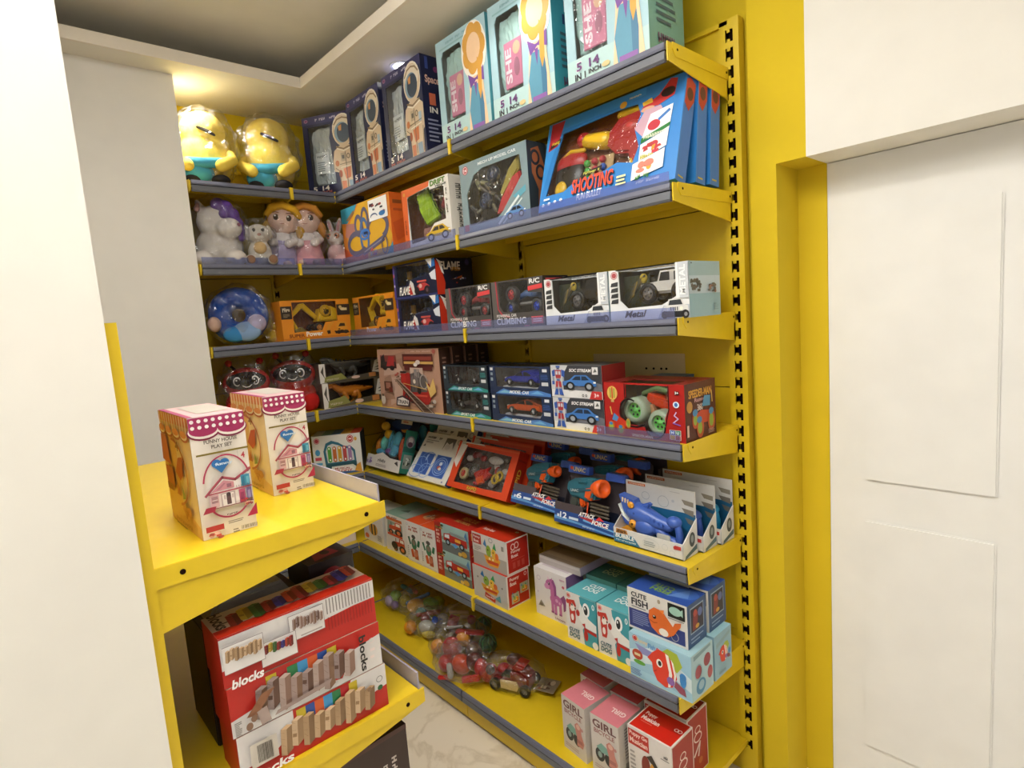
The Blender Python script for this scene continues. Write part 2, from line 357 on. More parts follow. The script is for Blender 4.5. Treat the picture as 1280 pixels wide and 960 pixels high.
def a_astro():
    return [('e', '#f4ecdc', .54, .79, .43, .215), ('e', '#d8c2a4', .54, .78, .4, .2), ('e', '#ece0cc', .54, .84, .36, .13), ('l', '#a08868', [(.2, .87), (.34, .93), (.54, .95), (.74, .93), (.88, .87)], .05),
            ('p', '#d8c2a4', [(.34, .59), (.12, .53), (.04, .4), (.06, .26), (.24, .24), (.28, .0), (.92, .0), (.94, .24), (1, .26), (1, .52), (.78, .59)]), ('e', '#8aa4b8', .5, .755, .31, .135), ('e', '#3c4a5c', .55, .75, .26, .125),
            ('p', '#d89a5c', [(.36, .84), (.5, .86), (.48, .78), (.38, .78)]), ('l', '#8a7458', [(.22, .58), (.5, .54), (.86, .58)], .05), ('l', '#f4ecdc', [(.24, .555), (.5, .515), (.86, .555)], .035),
            ('r', '#b8a68c', .36, .38, .54, .49), ('r', '#5a544c', .4, .41, .5, .46), ('o', '#6a5c4c', .66, .44, .07, .035, .03), ('e', '#c47a4a', .2, .36, .08, .04), ('p', '#cc7448', [(.42, .28), (.72, .3), (.7, .16), (.5, .14)]), ('e', '#b05c38', .3, .22, .07, .05),
            ('r', '#a8bccc', .76, .34, .9, .44), ('p', '#d0805a', [(.32, .12), (.5, .12), (.5, 0), (.34, 0)]), ('p', '#8aa0b4', [(.6, .12), (.84, .12), (.86, 0), (.64, 0)]), ('l', '#6a5c4c', [(.12, .3), (.26, .26), (.3, .02)], .02), ('l', '#6a5c4c', [(.94, .28), (.9, .02)], .02),
            ('l', '#5a5450', [(.56, .5), (.56, .02)], .025), ('l', '#7c6c58', [(.3, .34), (.9, .36)], .02), ('l', '#f0e6d4', [(.34, .3), (.88, .32)], .03)]
def a_gown():
    """plain stand-in picture in the same colours: a gold flower over a purple bow and a long blue gown"""
    g = [('e', '#f4efe4', .5, .74, .5, .27)]
    for i in range(7):
        a = 2*pi*i/7; g.append(('e', '#d9a24c', .5+.26*cos(a), .76+.14*sin(a), .2, .105))
    g += [('e', '#f0cba4', .5, .76, .27, .14), ('p', '#f0cba4', [(.14, 0), (.28, .5), (.78, .5), (.9, 0)]),
          ('p', '#5f97b0', [(.26, .0), (.2, .2), (.34, .42), (.72, .42), (.78, .2), (.76, 0)]), ('p', '#4a7c9c', [(.62, .0), (.6, .42), (.72, .42), (.78, .2), (.76, 0)]),
          ('p', '#7c549c', [(.22, .54), (.46, .48), (.54, .48), (.84, .56), (.84, .42), (.54, .46), (.3, .4)]), ('p', '#7c549c', [(.44, .44), (.56, .44), (.5, .3)]),
          ('p', '#d9a24c', [(.62, .66), (.78, .6), (.74, .34), (.66, .26), (.6, .36)]), ('r', '#8c62a8', .3, .0, .74, .05)]
    return g
def a_tractor():
    return [('p', '#c84a24', [(.1, .4), (.14, .66), (.5, .7), (.54, .96), (.88, .96), (.9, .4)]), ('p', '#e8e2d4', [(.57, .7), (.59, .9), (.84, .9), (.84, .7)]),
            ('e', '#2c2a28', .72, .26, .24, .26), ('e', '#d8763c', .72, .26, .12, .13), ('e', '#2c2a28', .22, .2, .15, .18), ('e', '#d8763c', .22, .2, .07, .09), ('r', '#5a544c', .26, .7, .31, .92)]
def a_boat():
    return [('p', '#d89a28', [(0, .36), (.12, .1), (.3, 0), (.8, .02), (.96, .3), (.9, .36)]), ('p', '#c0441c', [(.12, .2), (.86, .22), (.82, .1), (.24, .08)]),
            ('e', '#8aa83c', .3, .56, .15, .22), ('e', '#e0b43c', .6, .52, .13, .2), ('e', '#d86a2c', .78, .44, .1, .14), ('p', '#3878b0', [(0, .76), (.14, 1), (.22, .68)]),
            ('p', '#3a9a5c', [(.56, .72), (.7, .96), (.78, .66)]), ('e', '#3c2a1c', .28, .6, .03, .04), ('e', '#3c2a1c', .58, .56, .03, .04), ('r', '#e8d8a0', .3, .24, .4, .32), ('r', '#e8d8a0', .5, .24, .6, .32)]
def a_moto():
    return [('e', '#34383a', .22, .3, .2, .26), ('e', '#8aa09c', .22, .3, .09, .12), ('e', '#2c2e30', .62, .28, .2, .26), ('p', '#7aa89c', [(.08, .56), (.3, .78), (.6, .66), (.66, .44), (.3, .42)]),
            ('p', '#c48278', [(.52, .86), (.66, 1), (.84, .9), (.86, .6), (.98, .3), (.9, .06), (.6, .06), (.62, .4), (.56, .6)]), ('e', '#dcb4a4', .7, .84, .1, .1), ('r', '#a86a64', .62, .2, .9, .34)]
def a_blocks(cols, n=9, gap=.1):
    g = []; r = random.Random(n)
    for i in range(n):
        x = i/n; c = cols[i % len(cols)]; y = .06+.07*sin(i*1.9)+.05*(i % 2); w = 1/n*(1-gap); t = .82+.1*sin(i*1.3)
        top = '#'+''.join('%02x' % min(255, int(int(c[0][k:k+2], 16)*1.14)) for k in (1, 3, 5))
        g += [('p', c[0], [(x, y+.08), (x+w*.55, y), (x+w*.75, t), (x+w*.2, t+.06)]), ('p', c[1], [(x+w*.55, y), (x+w*1.2, y+.12), (x+w*1.35, t+.06), (x+w*.75, t)]), ('p', top, [(x+w*.2, t+.06), (x+w*.75, t), (x+w*1.35, t+.06), (x+w*.8, t+.13)])]
        g += [('l', c[1], [(x+w*.14, y+.12+.2*k+.1*r.random()), (x+w*.5, y+.08+.2*k)], .006) for k in range(1, 4)]
        if i % 3 == 1: g.append(('p', c[1], [(x+w*.1, .5), (x+w*.5, .46), (x+w*.56, .56), (x+w*.16, .6)]))
    return g
WOOD = [('#b89a78', '#8e7050'), ('#c4a888', '#967858'), ('#a88a68', '#7c6044')]
GREY = [('#9a8680', '#7a5c48'), ('#8c7a78', '#5e4236'), ('#a8948c', '#86685a')]
RAIN = [('#8a2424', '#5e1818'), ('#b89a34', '#8a7020'), ('#34602c', '#244420'), ('#8a2424', '#5e1818'), ('#3a3484', '#282460'), ('#a83c24', '#702818')]
def a_stripes(cols): n = len(cols); return [('r', c, i/n, 0, (i+1)/n, 1) for i, c in enumerate(cols)]
def a_lines(c, n=4, seed=1, th=.5):
    r = random.Random(seed); g = []
    for i in range(n):
        y = 1-(i+1)/(n+.2); g.append(('r', c, 0, y, .6+.4*r.random(), y+th/n))
    return g
def a_words(c, n=4, seed=1, words=None): return a_lines(c, n, seed)
def a_barcode(c='#2a2420', seed=1):
    r = random.Random(seed); x = 0; g = []
    while x < .96:
        w = .012+.03*r.random(); g.append(('r', c, x, 0, min(1, x+w), 1)); x += w+.012+.03*r.random()
    return g
def a_badge(c, s='', k='#ffffff'):
    g = [('e', c, .5, .5, .5, .5), ('o', k, .5, .5, .4, .4, .05)]
    return g+([('t', k, s, .26, .34, .74, .66)] if s else [])
def a_heart(c): return [('e', c, .27, .7, .27, .28), ('e', c, .73, .7, .27, .28), ('p', c, [(.03, .6), (.5, 0), (.97, .6), (.7, .8), (.3, .8)])]
def a_excav(c='#c8801e', k='#3a2c1c'):
    return [('p', c, [(.0, .3), (.06, .7), (.3, .98), (.36, .92), (.2, .62), (.12, .3)]), ('p', c, [(.42, .3), (.42, .7), (.6, .9), (.86, .86), (.9, .3)]), ('p', k, [(.5, .56), (.6, .8), (.78, .78), (.8, .56)]),
            ('p', k, [(.36, .06), (.34, .24), (.9, .26), (.96, .06)]), ('o', k, .5, .15, .09, .14, .05), ('o', k, .8, .15, .09, .14, .05), ('p', k, [(0, .3), (.14, .34), (.16, .1), (.04, .06)])]
def a_house():
    r = '#a84858'
    g = [('p', '#ece4e0', [(.04, .1), (.04, .52), (.4, .82), (.7, .7), (1, .86), (1, .1)]), ('p', '#d8c4c2', [(.04, .1), (.04, .5), (.12, .54), (.12, .14)]), ('p', '#c88a94', [(.1, .52), (.4, .76), (.62, .68), (.62, .54)]), ('p', '#a86c7c', [(.22, .56), (.4, .7), (.44, .68), (.3, .56)]), ('r', '#8c5c6c', .46, .57, .56, .66),
         ('l', r, [(-.02, .46), (.38, .84), (.66, .73), (1.02, .93)], .055), ('l', '#7c3444', [(-.02, .44), (.38, .81), (.66, .7), (1.02, .9)], .015), ('r', '#e8dcd8', .28, .12, .64, .48), ('r', '#b8a4a4', .3, .14, .62, .45), ('r', '#f0e8e4', .33, .14, .59, .43), ('r', '#5c4448', .42, .16, .52, .38), ('e', '#3c2c30', .47, .4, .05, .05), ('r', '#c8b4b4', .36, .3, .4, .4), ('r', '#c8b4b4', .54, .3, .58, .4),
         ('r', '#d8b0b4', .07, .16, .25, .46), ('r', '#a07880', .09, .26, .23, .42), ('r', '#e8d4d4', .1, .32, .22, .34), ('r', '#3c8ca8', .78, .52, .98, .8), ('r', '#2c6c88', .8, .54, .86, .76), ('r', '#6cb0c4', .9, .56, .96, .74), ('r', '#b04a6c', .7, .12, .84, .46), ('r', '#8c3454', .73, .16, .81, .38), ('r', '#6c5c84', .87, .12, .99, .47), ('r', '#9c8cb0', .9, .2, .96, .4),
         ('l', r, [(.04, .49), (1, .5)], .035), ('l', '#7c3444', [(.04, .13), (1, .13)], .02)]
    g += [('r', '#7c4c58', .66+.05*i, .5, .67+.05*i, .58) for i in range(7)]+[('g', a_scribble(['#b43c3c', '#c8743c', '#d8a890', '#8c3c4c', '#7c5c48'], 14, 5, .3), .68, .02, 1.04, .24), ('p', '#a02c44', [(-.14, .06), (-.06, .2), (.16, .2), (.12, .08)])]
    return g
def a_scribble(cols, n, seed, s=.22):
    """a busy printed collage of small shapes"""
    r = random.Random(seed); g = []
    for i in range(n):
        x, y = r.random()*(1-s), r.random()*(1-s); w, h = s*(.4+.6*r.random()), s*(.4+.6*r.random()); c = r.choice(cols)
        k = r.random()
        if k < .4: g.append(('p', c, [(x, y), (x+w, y+h*.3), (x+w*.8, y+h), (x+w*.1, y+h*.8)]))
        elif k < .75: g.append(('e', c, x+w/2, y+h/2, w/2, h/2))
        else: g.append(('r', c, x, y, x+w, y+h))
    return g

# ------------------------------------------------------------------ toys (solid)
def wheel(parent, c, r, w, hub='#c8ccd0', tyre='#1b1b1d', axis='y', name='wheel', spokes=5, kind='plastic'):
    mb = MB(); k = M(tyre, 'plastic') if isinstance(tyre, str) else tyre
    mb.lathe([(r*.62, -w/2), (r*.9, -w/2), (r, -w*.32), (r, w*.32), (r*.9, w/2), (r*.62, w/2), (r*.58, w*.2), (r*.58, -w*.2), (r*.62, -w/2)], k, 20, 'y')
    for s in (-1, 1):
        mb.lathe([(r*.6, s*w*.28), (r*.5, s*w*.34), (r*.1, s*w*.36), (r*.08, s*w*.48)], M(hub, kind), 16, 'y')
        for i in range(spokes):
            a = 2*pi*i/spokes; p = (r*.36*cos(a), s*w*.36, r*.36*sin(a))
            mb.ell(p, (r*.1, w*.04, r*.1), M('#2a2c2e', 'plastic'), 8, 5)
    o = mb.build(name, parent); o.location = c; return o
def outline(pts, sx, sz): return [(x*sx, z*sz) for x, z in pts]
CARS = dict(
    coupe=([(-.5, .2), (-.5, .4), (-.45, .5), (-.32, .58), (-.2, .62), (-.06, .86), (.04, .96), (.14, .97), (.26, .88), (.38, .72), (.47, .68), (.5, .5), (.5, .2)], [(-.15, .64), (-.05, .83), (.04, .91), (.07, .64)], [(.1, .64), (.1, .91), (.18, .9), (.3, .74), (.28, .64)]),
    jeep=([(-.5, .3), (-.49, .62), (-.16, .68), (-.1, 1), (.46, 1), (.5, .62), (.5, .3)], [(-.1, .68), (-.06, .94), (.1, .94), (.1, .68)], [(.18, .68), (.18, .94), (.42, .94), (.44, .68)]),
    racer=([(-.5, .2), (-.48, .32), (-.2, .5), (-.04, .56), (.04, .78), (.2, .8), (.32, .56), (.44, .66), (.44, .95), (.5, .95), (.5, .2)], [(-.0, .56), (.05, .74), (.12, .74), (.12, .56)], [(.14, .56), (.14, .74), (.2, .74), (.26, .56)]),
    buggy=([(-.5, .34), (-.46, .6), (-.2, .7), (-.06, .98), (.2, 1), (.36, .72), (.5, .66), (.5, .34)], [(-.12, .7), (-.04, .92), (.06, .92), (.06, .7)], [(.09, .7), (.09, .92), (.18, .92), (.28, .72)]))
def toy_car(parent, loc, L, H, W, c, kind='coupe', hub='#d0d4d8', tyre='#1b1b1d', wr=None, rot=(0, 0, 0), name='toy_car', win='#15181c'):
    pr, w1, w2 = CARS[kind]; mb = MB(); m = M(c, 'plastic')
    mb.prism(outline(pr, L, H), -W/2, W/2, m, 'y', bev=W*.08)
    for s in (-1, 1):
        for wp in (w1, w2):
            P = [(x*L, s*(W/2+.0006), z*H) for x, z in wp]; mb.poly(P if s < 0 else P[::-1], M(win, 'plastic'))
        mb.ell((-L*.49, s*W*.34, H*.46), (L*.02, W*.1, H*.06), M('#f2efe0', 'plastic'), 8, 5)
    mb.box(-L*.505, -W*.4, H*.2, -L*.47, W*.4, H*.3, M('#2a2c30', 'plastic'))
    o = mb.build(name, parent); o.location = loc; o.rotation_euler = [rad(a) for a in rot]
    r = wr or H*.24
    for sx in (-.31, .31):
        for s in (-1, 1): wheel(o, (sx*L, s*(W*.5), r*.95), r, W*.2, hub, tyre)
    return o
# ------------------------------------------------------------------ dimensions (metres)
Z1, Z2, Z3, Z4, Z5, Z6, ZB = 2.2266, 1.8815, 1.5308, 1.184, .8306, .4765, .13
D, D6, DB, LX, MX, JY, EY = .3184, .3898, .485, -1.858, -.918, -.5465, -.975
YEL = '#dcbc20'
PAINT = M(YEL, 'paint'); RAILU = M('#676a7a', 'rail'); RAILL = M('#62656c', 'rail'); GAP = M('#17161c', 'dark'); HOLE_SHADE = M('#1c0c04', 'dark')  # last one: near-black paint standing for the shade inside slots and holes
# ------------------------------------------------------------------ the room
def struct(mb, name, label=None):
    o = mb.build(name); o['kind'] = 'structure'
    if label: o['label'] = label
    return o
def marble():
    m = bpy.data.materials.new('cream_marble_tile'); m.use_nodes = True; nt = m.node_tree; N = nt.nodes; L = nt.links; b = N['Principled BSDF']
    tc = N.new('ShaderNodeTexCoord'); n1 = N.new('ShaderNodeTexNoise'); n1.inputs['Scale'].default_value = 2.2; n1.inputs['Detail'].default_value = 8; n1.inputs['Distortion'].default_value = 1.6
    L.new(tc.outputs['Object'], n1.inputs['Vector'])
    cr = N.new('ShaderNodeValToRGB'); e = cr.color_ramp.elements; e[0].position = .46; e[0].color = lin('#eee2cc'); e[1].position = .5; e[1].color = lin('#cbbb9f')
    x = cr.color_ramp.elements.new(.54); x.color = lin('#f0e4d0'); L.new(n1.outputs['Fac'], cr.inputs[0])
    n2 = N.new('ShaderNodeTexNoise'); n2.inputs['Scale'].default_value = 9; L.new(tc.outputs['Object'], n2.inputs['Vector'])
    mx = N.new('ShaderNodeMix'); mx.data_type = 'RGBA'; mx.blend_type = 'MIX'; mx.inputs[6].default_value = lin('#ecdfc8'); L.new(cr.outputs[0], mx.inputs[7]); L.new(n2.outputs['Fac'], mx.inputs[0])
    L.new(mx.outputs[2], b.inputs['Base Color']); b.inputs['Roughness'].default_value = .22
    return m
struct(MB().box(-2.6, -3.6, -.06, 2.8, .4, 0, marble()), 'floor')
WHITE = M('#e9e6de', 'wall'); YW = M('#d6b920', 'wall'); CEIL = M('#ece7da', 'wall')
H = 2.64
struct(MB().box(-2.3, .03, 0, .05, .3, H, YW), 'wall_back')
mb = MB(); mb.box(-2.3, EY, 0, -2.2, .3, H, YW); struct(mb, 'wall_left')
struct(MB().box(-2.3, -1.565, 0, LX-.003, EY-.004, H, WHITE), 'trim_1', 'white pilaster at the end of the shelves')
# yellow pier beside the shelves with the head of a doorway, white beyond
mb = MB(); mb.box(.051, 0, 0, .125, .3, H, YW); mb.box(.125, 0, 1.936, .205, .3, H, YW); struct(mb, 'wall_right')
mb = MB(); mb.box(.125, .149, 0, .205, .3, 1.936, YW); struct(mb, 'trim_2', 'yellow door lining')
struct(MB().box(.205, 0, 1.936, 2.7, .3, H, WHITE), 'wall_front')
struct(MB().box(1.1, 0, 0, 2.7, .3, 1.936, WHITE), 'wall_side')
# white door leaf in the opening
mb = MB(); mb.box(.206, .15, .005, 1.099, .19, 1.934, M('#efeeea', 'wall'))
for z0, z1 in ((.18, .9), (1.02, 1.78)):
    for x0, x1 in ((.3, .6), (.7, 1.0)):
        mb.box(x0, .142, z0, x1, .151, z1, M('#efeeea', 'wall'), .004)
d = struct(mb, 'door_1')
mb = MB(); mb.chain([(1.04, .14, .98), (1.04, .1, .98), (.93, .1, .98)], .009, M('#b8b8b8', 'metal')); o = mb.build('door_handle', d)
mb = MB()
for a in ((-3.6, 0, -3.2, H), (-.5, 0, 0, H), (-3.2, 0, -.5, .35), (-3.2, 2.4, -.5, H)): mb.box(2.6, a[0], a[1], 2.7, a[2], a[3], WHITE)
struct(mb, 'wall_far')
mb = MB()
for a in ((-2.3, 0, -1.2, H), (2.2, 0, 2.7, H), (-1.2, 0, 2.2, .35), (-1.2, 2.4, 2.2, H)): mb.box(a[0], -3.6, a[1], a[2], -3.5, a[3], WHITE)
struct(mb, 'wall_rear')
def added_window(n, x0, y0, x1, y1):
    """shopfront glazing: frame with a mullion and two frosted panes lit by the daylight outside"""
    mb = MB(); fr = M('#d8d8d6', 'plastic'); dx, dy = x1-x0, y1-y0; L_ = math.hypot(dx, dy); ux, uy = dx/L_, dy/L_; px, py = -uy*.03, ux*.03
    def bar(a, b, z0, z1):
        P = [(x0+ux*a+px, y0+uy*a+py), (x0+ux*b+px, y0+uy*b+py), (x0+ux*b-px, y0+uy*b-py), (x0+ux*a-px, y0+uy*a-py)]; mb.prism(P, z0, z1, fr, 'z')
    bar(0, .06, .35, 2.4); bar(L_-.06, L_, .35, 2.4); bar(L_/2-.03, L_/2+.03, .35, 2.4); bar(0, L_, .35, .41); bar(0, L_, 2.34, 2.4)
    o = mb.build('window_%d' % n); o['kind'] = 'structure'
    g = MB(); g.poly([(x0, y0, .38), (x1, y1, .38), (x1, y1, 2.37), (x0, y0, 2.37)], M('#f2f5f8', 'film')); g.build('window_glass', o)
added_window(1, 2.65, -3.2, 2.65, -.5); added_window(2, -1.2, -3.55, 2.2, -3.55)  # both out of view, put in to account for the soft fills
# pier that the island shelves back on to
struct(MB().box(LX, -1.90, 0, -.16, -1.565, H, WHITE), 'wall_pier')
# ceiling: lower band round a raised tray with a hidden cove behind a white lip
tx0, tx1, ty0, ty1 = -1.732, 1.9, -2.9, -.5
mb = MB()
q = .014
for a in ((-2.3, ty1+q, 2.7, .3), (-2.3, -3.6, 2.7, ty0-q), (-2.3, ty0-q, tx0-q, ty1+q), (tx1+q, ty0-q, 2.7, ty1+q)):
    mb.box(a[0], a[1], H, a[2], a[3], H+.012, CEIL)
mb.box(-2.8, -3.9, H+.15, 2.9, .6, H+.19, CEIL)
c = .4
for a in ((tx0-c, ty1+c-.02, tx1+c, ty1+c), (tx0-c, ty0-c, tx1+c, ty0-c+.02), (tx0-c, ty0-c, tx0-c+.02, ty1+c), (tx1+c-.02, ty0-c, tx1+c, ty1+c)):
    mb.box(a[0], a[1], H+.012, a[2], a[3], H+.15, CEIL)
struct(mb, 'ceiling')
mb = MB(); LIP = M('#ece4d6', 'wall')
for a in ((tx0-q, ty1, tx1+q, ty1+q), (tx0-q, ty0-q, tx1+q, ty0), (tx0-q, ty0, tx0, ty1), (tx1, ty0, tx1+q, ty1)):
    mb.box(a[0], a[1], H, a[2], a[3], H+.045, LIP)
struct(mb, 'trim_3', 'white lip of the ceiling tray')
# ------------------------------------------------------------------ downlights in the ceiling band
def downlight(x, y, label):
    r = empty('downlight', label, 'ceiling light', 'downlights in the ceiling band'); r.location = (x, y, H)
    MB().lathe([(.034, -.001), (.034, -.004), (.046, -.005), (.05, -.001)], M('#f0efec', 'plastic'), 28).build('trim_ring', r)
    MB().lathe([(.0005, -.0035), (.033, -.0035), (.033, -.001)], M('#fbf6e8', 'glow'), 28).build('lens', r)
    return r
downlight(-1.30, -.25, 'glowing round downlight in the ceiling above the dark space boxes')

# ------------------------------------------------------------------ shelving
def bracket(par, x, z, d, out=1, fh=.045, rh=.11):
    mb = MB(); t = .003*out
    mb.prism([(-d-.009, z+.001), (-d-.009, z-fh), (-.004, z-rh), (-.004, z+.001)], min(x, x+t), max(x, x+t), PAINT, 'x')
    # folded tab hooked over the shelf edge, its two rivet holes drawn as dark discs
    e = x+t; a, b = sorted((e, e+.0022*out))
    mb.prism([(-d+.012, z+.003), (-d+.012, z-.012), (-d+.026, z-.03), (-.014, z-.03), (-.014, z+.003)], a, b, PAINT, 'x')
    for y in (-d+.034, -.026):
        k = b if out > 0 else a
        mb.lathe([(.0035, k-.0004), (.0035, k+.0005)], HOLE_SHADE, 10, 'x', (0, y, z-.012))
    mb.prism([(-.02, z-.01), (-.02, z-rh), (.0, z-rh-.008), (.0, z)], min(x, x+t), max(x, x+t), PAINT, 'x')
    return mb.build('bracket', par)
def upright(par, x0, x1, zt, sx, slots=True, yb=.02):
    mb = MB(); w0, w1 = sx-.0135, sx+.0135; yf = -.012
    mb.box(x0, yf, 0, w0, yf+.003, zt, PAINT); mb.box(w1, yf, 0, x1, yf+.003, zt, PAINT)
    mb.box(x0, yf+.003, 0, x0+.003, yb, zt, PAINT); mb.box(x1-.003, yf+.003, 0, x1, yb, zt, PAINT)
    mb.box(x0, yf, zt, x1, yb, zt+.002, PAINT)
    mb.box(x0+.004, yf+.012, 0, x1-.004, yf+.014, zt, HOLE_SHADE)
    n = int((zt-.1)/.05); z = .1; last = 0
    for i in range(n):
        zz = .1+.05*i
        mb.box(w0, yf, last, w1, yf+.003, zz, PAINT); last = zz+.034
        mb.box(sx-.0045, yf, zz, sx+.0045, yf+.003, zz+.008, PAINT); mb.box(sx-.0045, yf, zz+.026, sx+.0045, yf+.003, last, PAINT)
        mb.box(w0, yf, zz+.0, w0+.004, yf+.003, zz+.034, PAINT)
    mb.box(w0, yf, last, w1, yf+.003, zt, PAINT)
    return mb.build('upright', par)
def shelf(par, x0, x1, z, d, guard=None, ends=(1, 1), rail=True, cut=0):
    """one shelf: folded tray, two brackets, a two-band price rail, sometimes a clear guard"""
    s = MB(); s.box(x0, -d, z-.003, x1, -.004, z, PAINT)
    s.box(x0, -d, z-.03, x1, -d+.003, z-.003, PAINT); s.box(x0, -.09, z-.024, x1, -.087, z-.003, PAINT); s.box(x0, -d*.55, z-.02, x1, -d*.55+.003, z-.003, PAINT)
    s.box(x0, -.007, z-.03, x1, -.004, z-.003, PAINT)
    sh = s.build('shelf', par)
    if rail:
        r = MB(); a, b = x0+.006, x1-.006
        r.prism([(-d-.001, z-.046), (-d-.008, z-.046), (-d-.012, z-.04), (-d-.009, z-.02), (-d-.001, z-.02)], a, b, RAILL, 'x')
        r.prism([(-d-.001, z-.0165), (-d-.010, z-.0165), (-d-.012, z-.011), (-d-.009, z+.001), (-d-.001, z+.001)], a, b, RAILU, 'x')
        r.box(a, -d-.006, z-.021, b, -d-.001, z-.016, GAP)
        o = r.build('price_rail', sh); o['label'] = 'grey price rail'
    for x, out in ((x0, -1), (x1, 1)):
        bracket(sh, x if out > 0 else x, z, d, out, rh=.085)
    if guard:
        g = MB(); a, b = guard
        g.box(a, -d-.0095, z-.004, b, -d-.0072, z+.03, M('#d6dcf2', 'guard'))
        o = g.build('guard_strip', sh); o['label'] = 'clear bluish guard strip'
    return sh
def clip(par, x, z, d):
    mb = MB(); mb.box(x-.007, -d-.016, z-.05, x+.007, -d-.012, z+.004, PAINT, .001); mb.box(x-.007, -d-.014, z+.002, x+.007, -d+.01, z+.005, PAINT)
    return mb.build('rail_clip', par)
def panel(par, x0, x1, zt, seams):
    mb = MB(); zs = [0]+seams+[zt]
    for a, b in zip(zs[:-1], zs[1:]): mb.box(x0+.001, 0, a+.0015, x1-.001, .008, b-.0015, PAINT)
    mb.box(x0, .009, 0, x1, .012, zt, HOLE_SHADE)
    mb.box(x0, -.012, zt-.012, x1, .008, zt, PAINT)
    return mb.build('back_panel', par)
def base(par, x0, x1, d, z):
    mb = MB(); mb.box(x0+.001, -d, z-.02, x1-.001, -.004, z, PAINT); mb.build('base_deck', par)
    r = MB(); r.prism([(-d-.001, z-.044), (-d-.008, z-.044), (-d-.012, z-.038), (-d-.009, z-.02), (-d-.001, z-.02)], x0+.004, x1-.004, RAILL, 'x')
    r.prism([(-d-.001, z-.0165), (-d-.010, z-.0165), (-d-.012, z-.011), (-d-.009, z+.002), (-d-.001, z+.002)], x0+.004, x1-.004, RAILU, 'x')
    r.box(x0+.004, -d-.006, z-.021, x1-.004, -d-.001, z-.016, GAP); o = r.build('price_rail', par); o['label'] = 'grey price rail'
    k = MB(); k.box(x0+.002, -d+.012, .012, x1-.002, -d+.016, z-.02, PAINT); k.build('kick_plate', par)
    for x in (x0+.03, x1-.03): MB().lathe([(.016, 0), (.016, .006), (.008, .008), (.008, z-.022)], M('#1c1a18', 'plastic'), 14, 'z', (x, -d+.04, 0)).build('levelling_foot', par)
ZS = [(Z1, D), (Z2, D), (Z3, D), (Z4, D), (Z5, D), (Z6, D6)]
def bay(name, label, x0, x1, loc, rz, zs, guards={}, zt=2.36, seams=[.5, .95, 1.30, 1.85], bd=DB, bz=ZB, ups=(), clips=()):
    r = empty(name, label, 'shelving', 'yellow metal shelving'); r.location = loc; r.rotation_euler = (0, 0, rad(rz))
    panel(r, x0, x1, zt, seams)
    for i, (z, d) in enumerate(zs): shelf(r, x0+.0035, x1-.0035, z, d, guards.get(i))
    base(r, x0, x1, bd, bz)
    for u in ups: upright(r, *u)
    for cx in clips:
        for z, d in zs: clip(r, cx, z, d)
    return r
G = lambda a, b: {1: (a, b), 2: (a, b)}
g = G(MX+.012, -.012); g[3] = (-.3, -.012)
bay('shelving_bay', 'yellow metal shelving bay with slotted upright at the open end, holding the bubble shark toys', MX, 0, (0, 0, 0), 0, ZS, g, ups=[(-.024, .033, 2.36, .003), (MX-.02, MX+.02, 2.36, MX)], clips=[MX])
g = G(LX+.012, MX-.012)
bay('shelving_bay', 'yellow metal shelving bay next to the corner, holding the train set and climbing cars', LX, MX, (0, 0, 0), 0, ZS, g, clips=[LX+.004])
g = {1: (JY+.02, -.33)}
bay('shelving_bay', 'narrow yellow corner shelving bay, holding the dinosaur boxes', JY, 0, (LX-D, 0, 0), 90, ZS[:5]+[(Z6, D)], g, bd=D, ups=[(JY-.02, JY+.02, 2.36, JY)], clips=[JY])
g = {1: (EY+.01, JY-.02)}
bay('shelving_bay', 'yellow shelving bay on the far wall, holding the soft toys', EY, JY-.001, (LX-D, 0, 0), 90, ZS[:5]+[(Z6, D)], g, bd=D)
# island shelves in front: two shelves, base, open end towards the camera
GX, GY, GU, GL = -.176, -1.56, 1.224, .797
gz = [(GU, .402), (GL, .45), (.38, .46)]
r = empty('island_shelving', 'yellow island shelving with play house boxes on top and block boxes below', 'shelving'); r.location = (GX, GY, 0); r.rotation_euler = (0, 0, pi)
panel(r, .0, .92, 1.6, [.5, 1.0])
for z, d in gz:
    s = MB(); s.box(.003, -d, z-.003, .917, -.004, z, PAINT); s.box(.003, -d, z-.032, .917, -d+.003, z-.003, PAINT); s.box(.003, -.007, z-.03, .917, -.004, z-.003, PAINT)
    s.box(.9145, -d, z-.032, .917, -.004, z-.003, PAINT)
    s.box(.0, -d+.0, z-.034, .0028, -.004, z+.0005, PAINT, .001)
    for y in (-d+.03, -.05): s.lathe([(.0045, -.0006), (.0045, .001)], HOLE_SHADE, 14, 'x', (0, y, z-.017))
    sh = s.build('shelf', r)
    for x in (.004, .916):
        b = MB(); t = .003 if x < .5 else -.003
        b.prism([(-d-.014, z-.002), (-d-.014, z-.034), (-.004, z-.108), (-.004, z-.005), (-d+.02, z-.005)], min(x, x+t), max(x, x+t), PAINT, 'x'); b.build('bracket', sh)
    f = MB(); f.box(.012, -d-.008, z-.012, .91, -d-.004, z+.032, M('#a7a3b2', 'rail')); f.box(.012, -d-.004, z-.03, .91, -d-.001, z-.012, RAILL)
    o = f.build('front_fence', sh); o['label'] = 'grey upstand along the front edge'
base(r, 0, .92, .46, .12)
upright(r, -.0005, .04, 1.6, .02)
upright(r, .88, .9205, 1.6, .9)
PL = lambda c: M(c, 'plastic')
FB = lambda c: M(c, 'fabric')
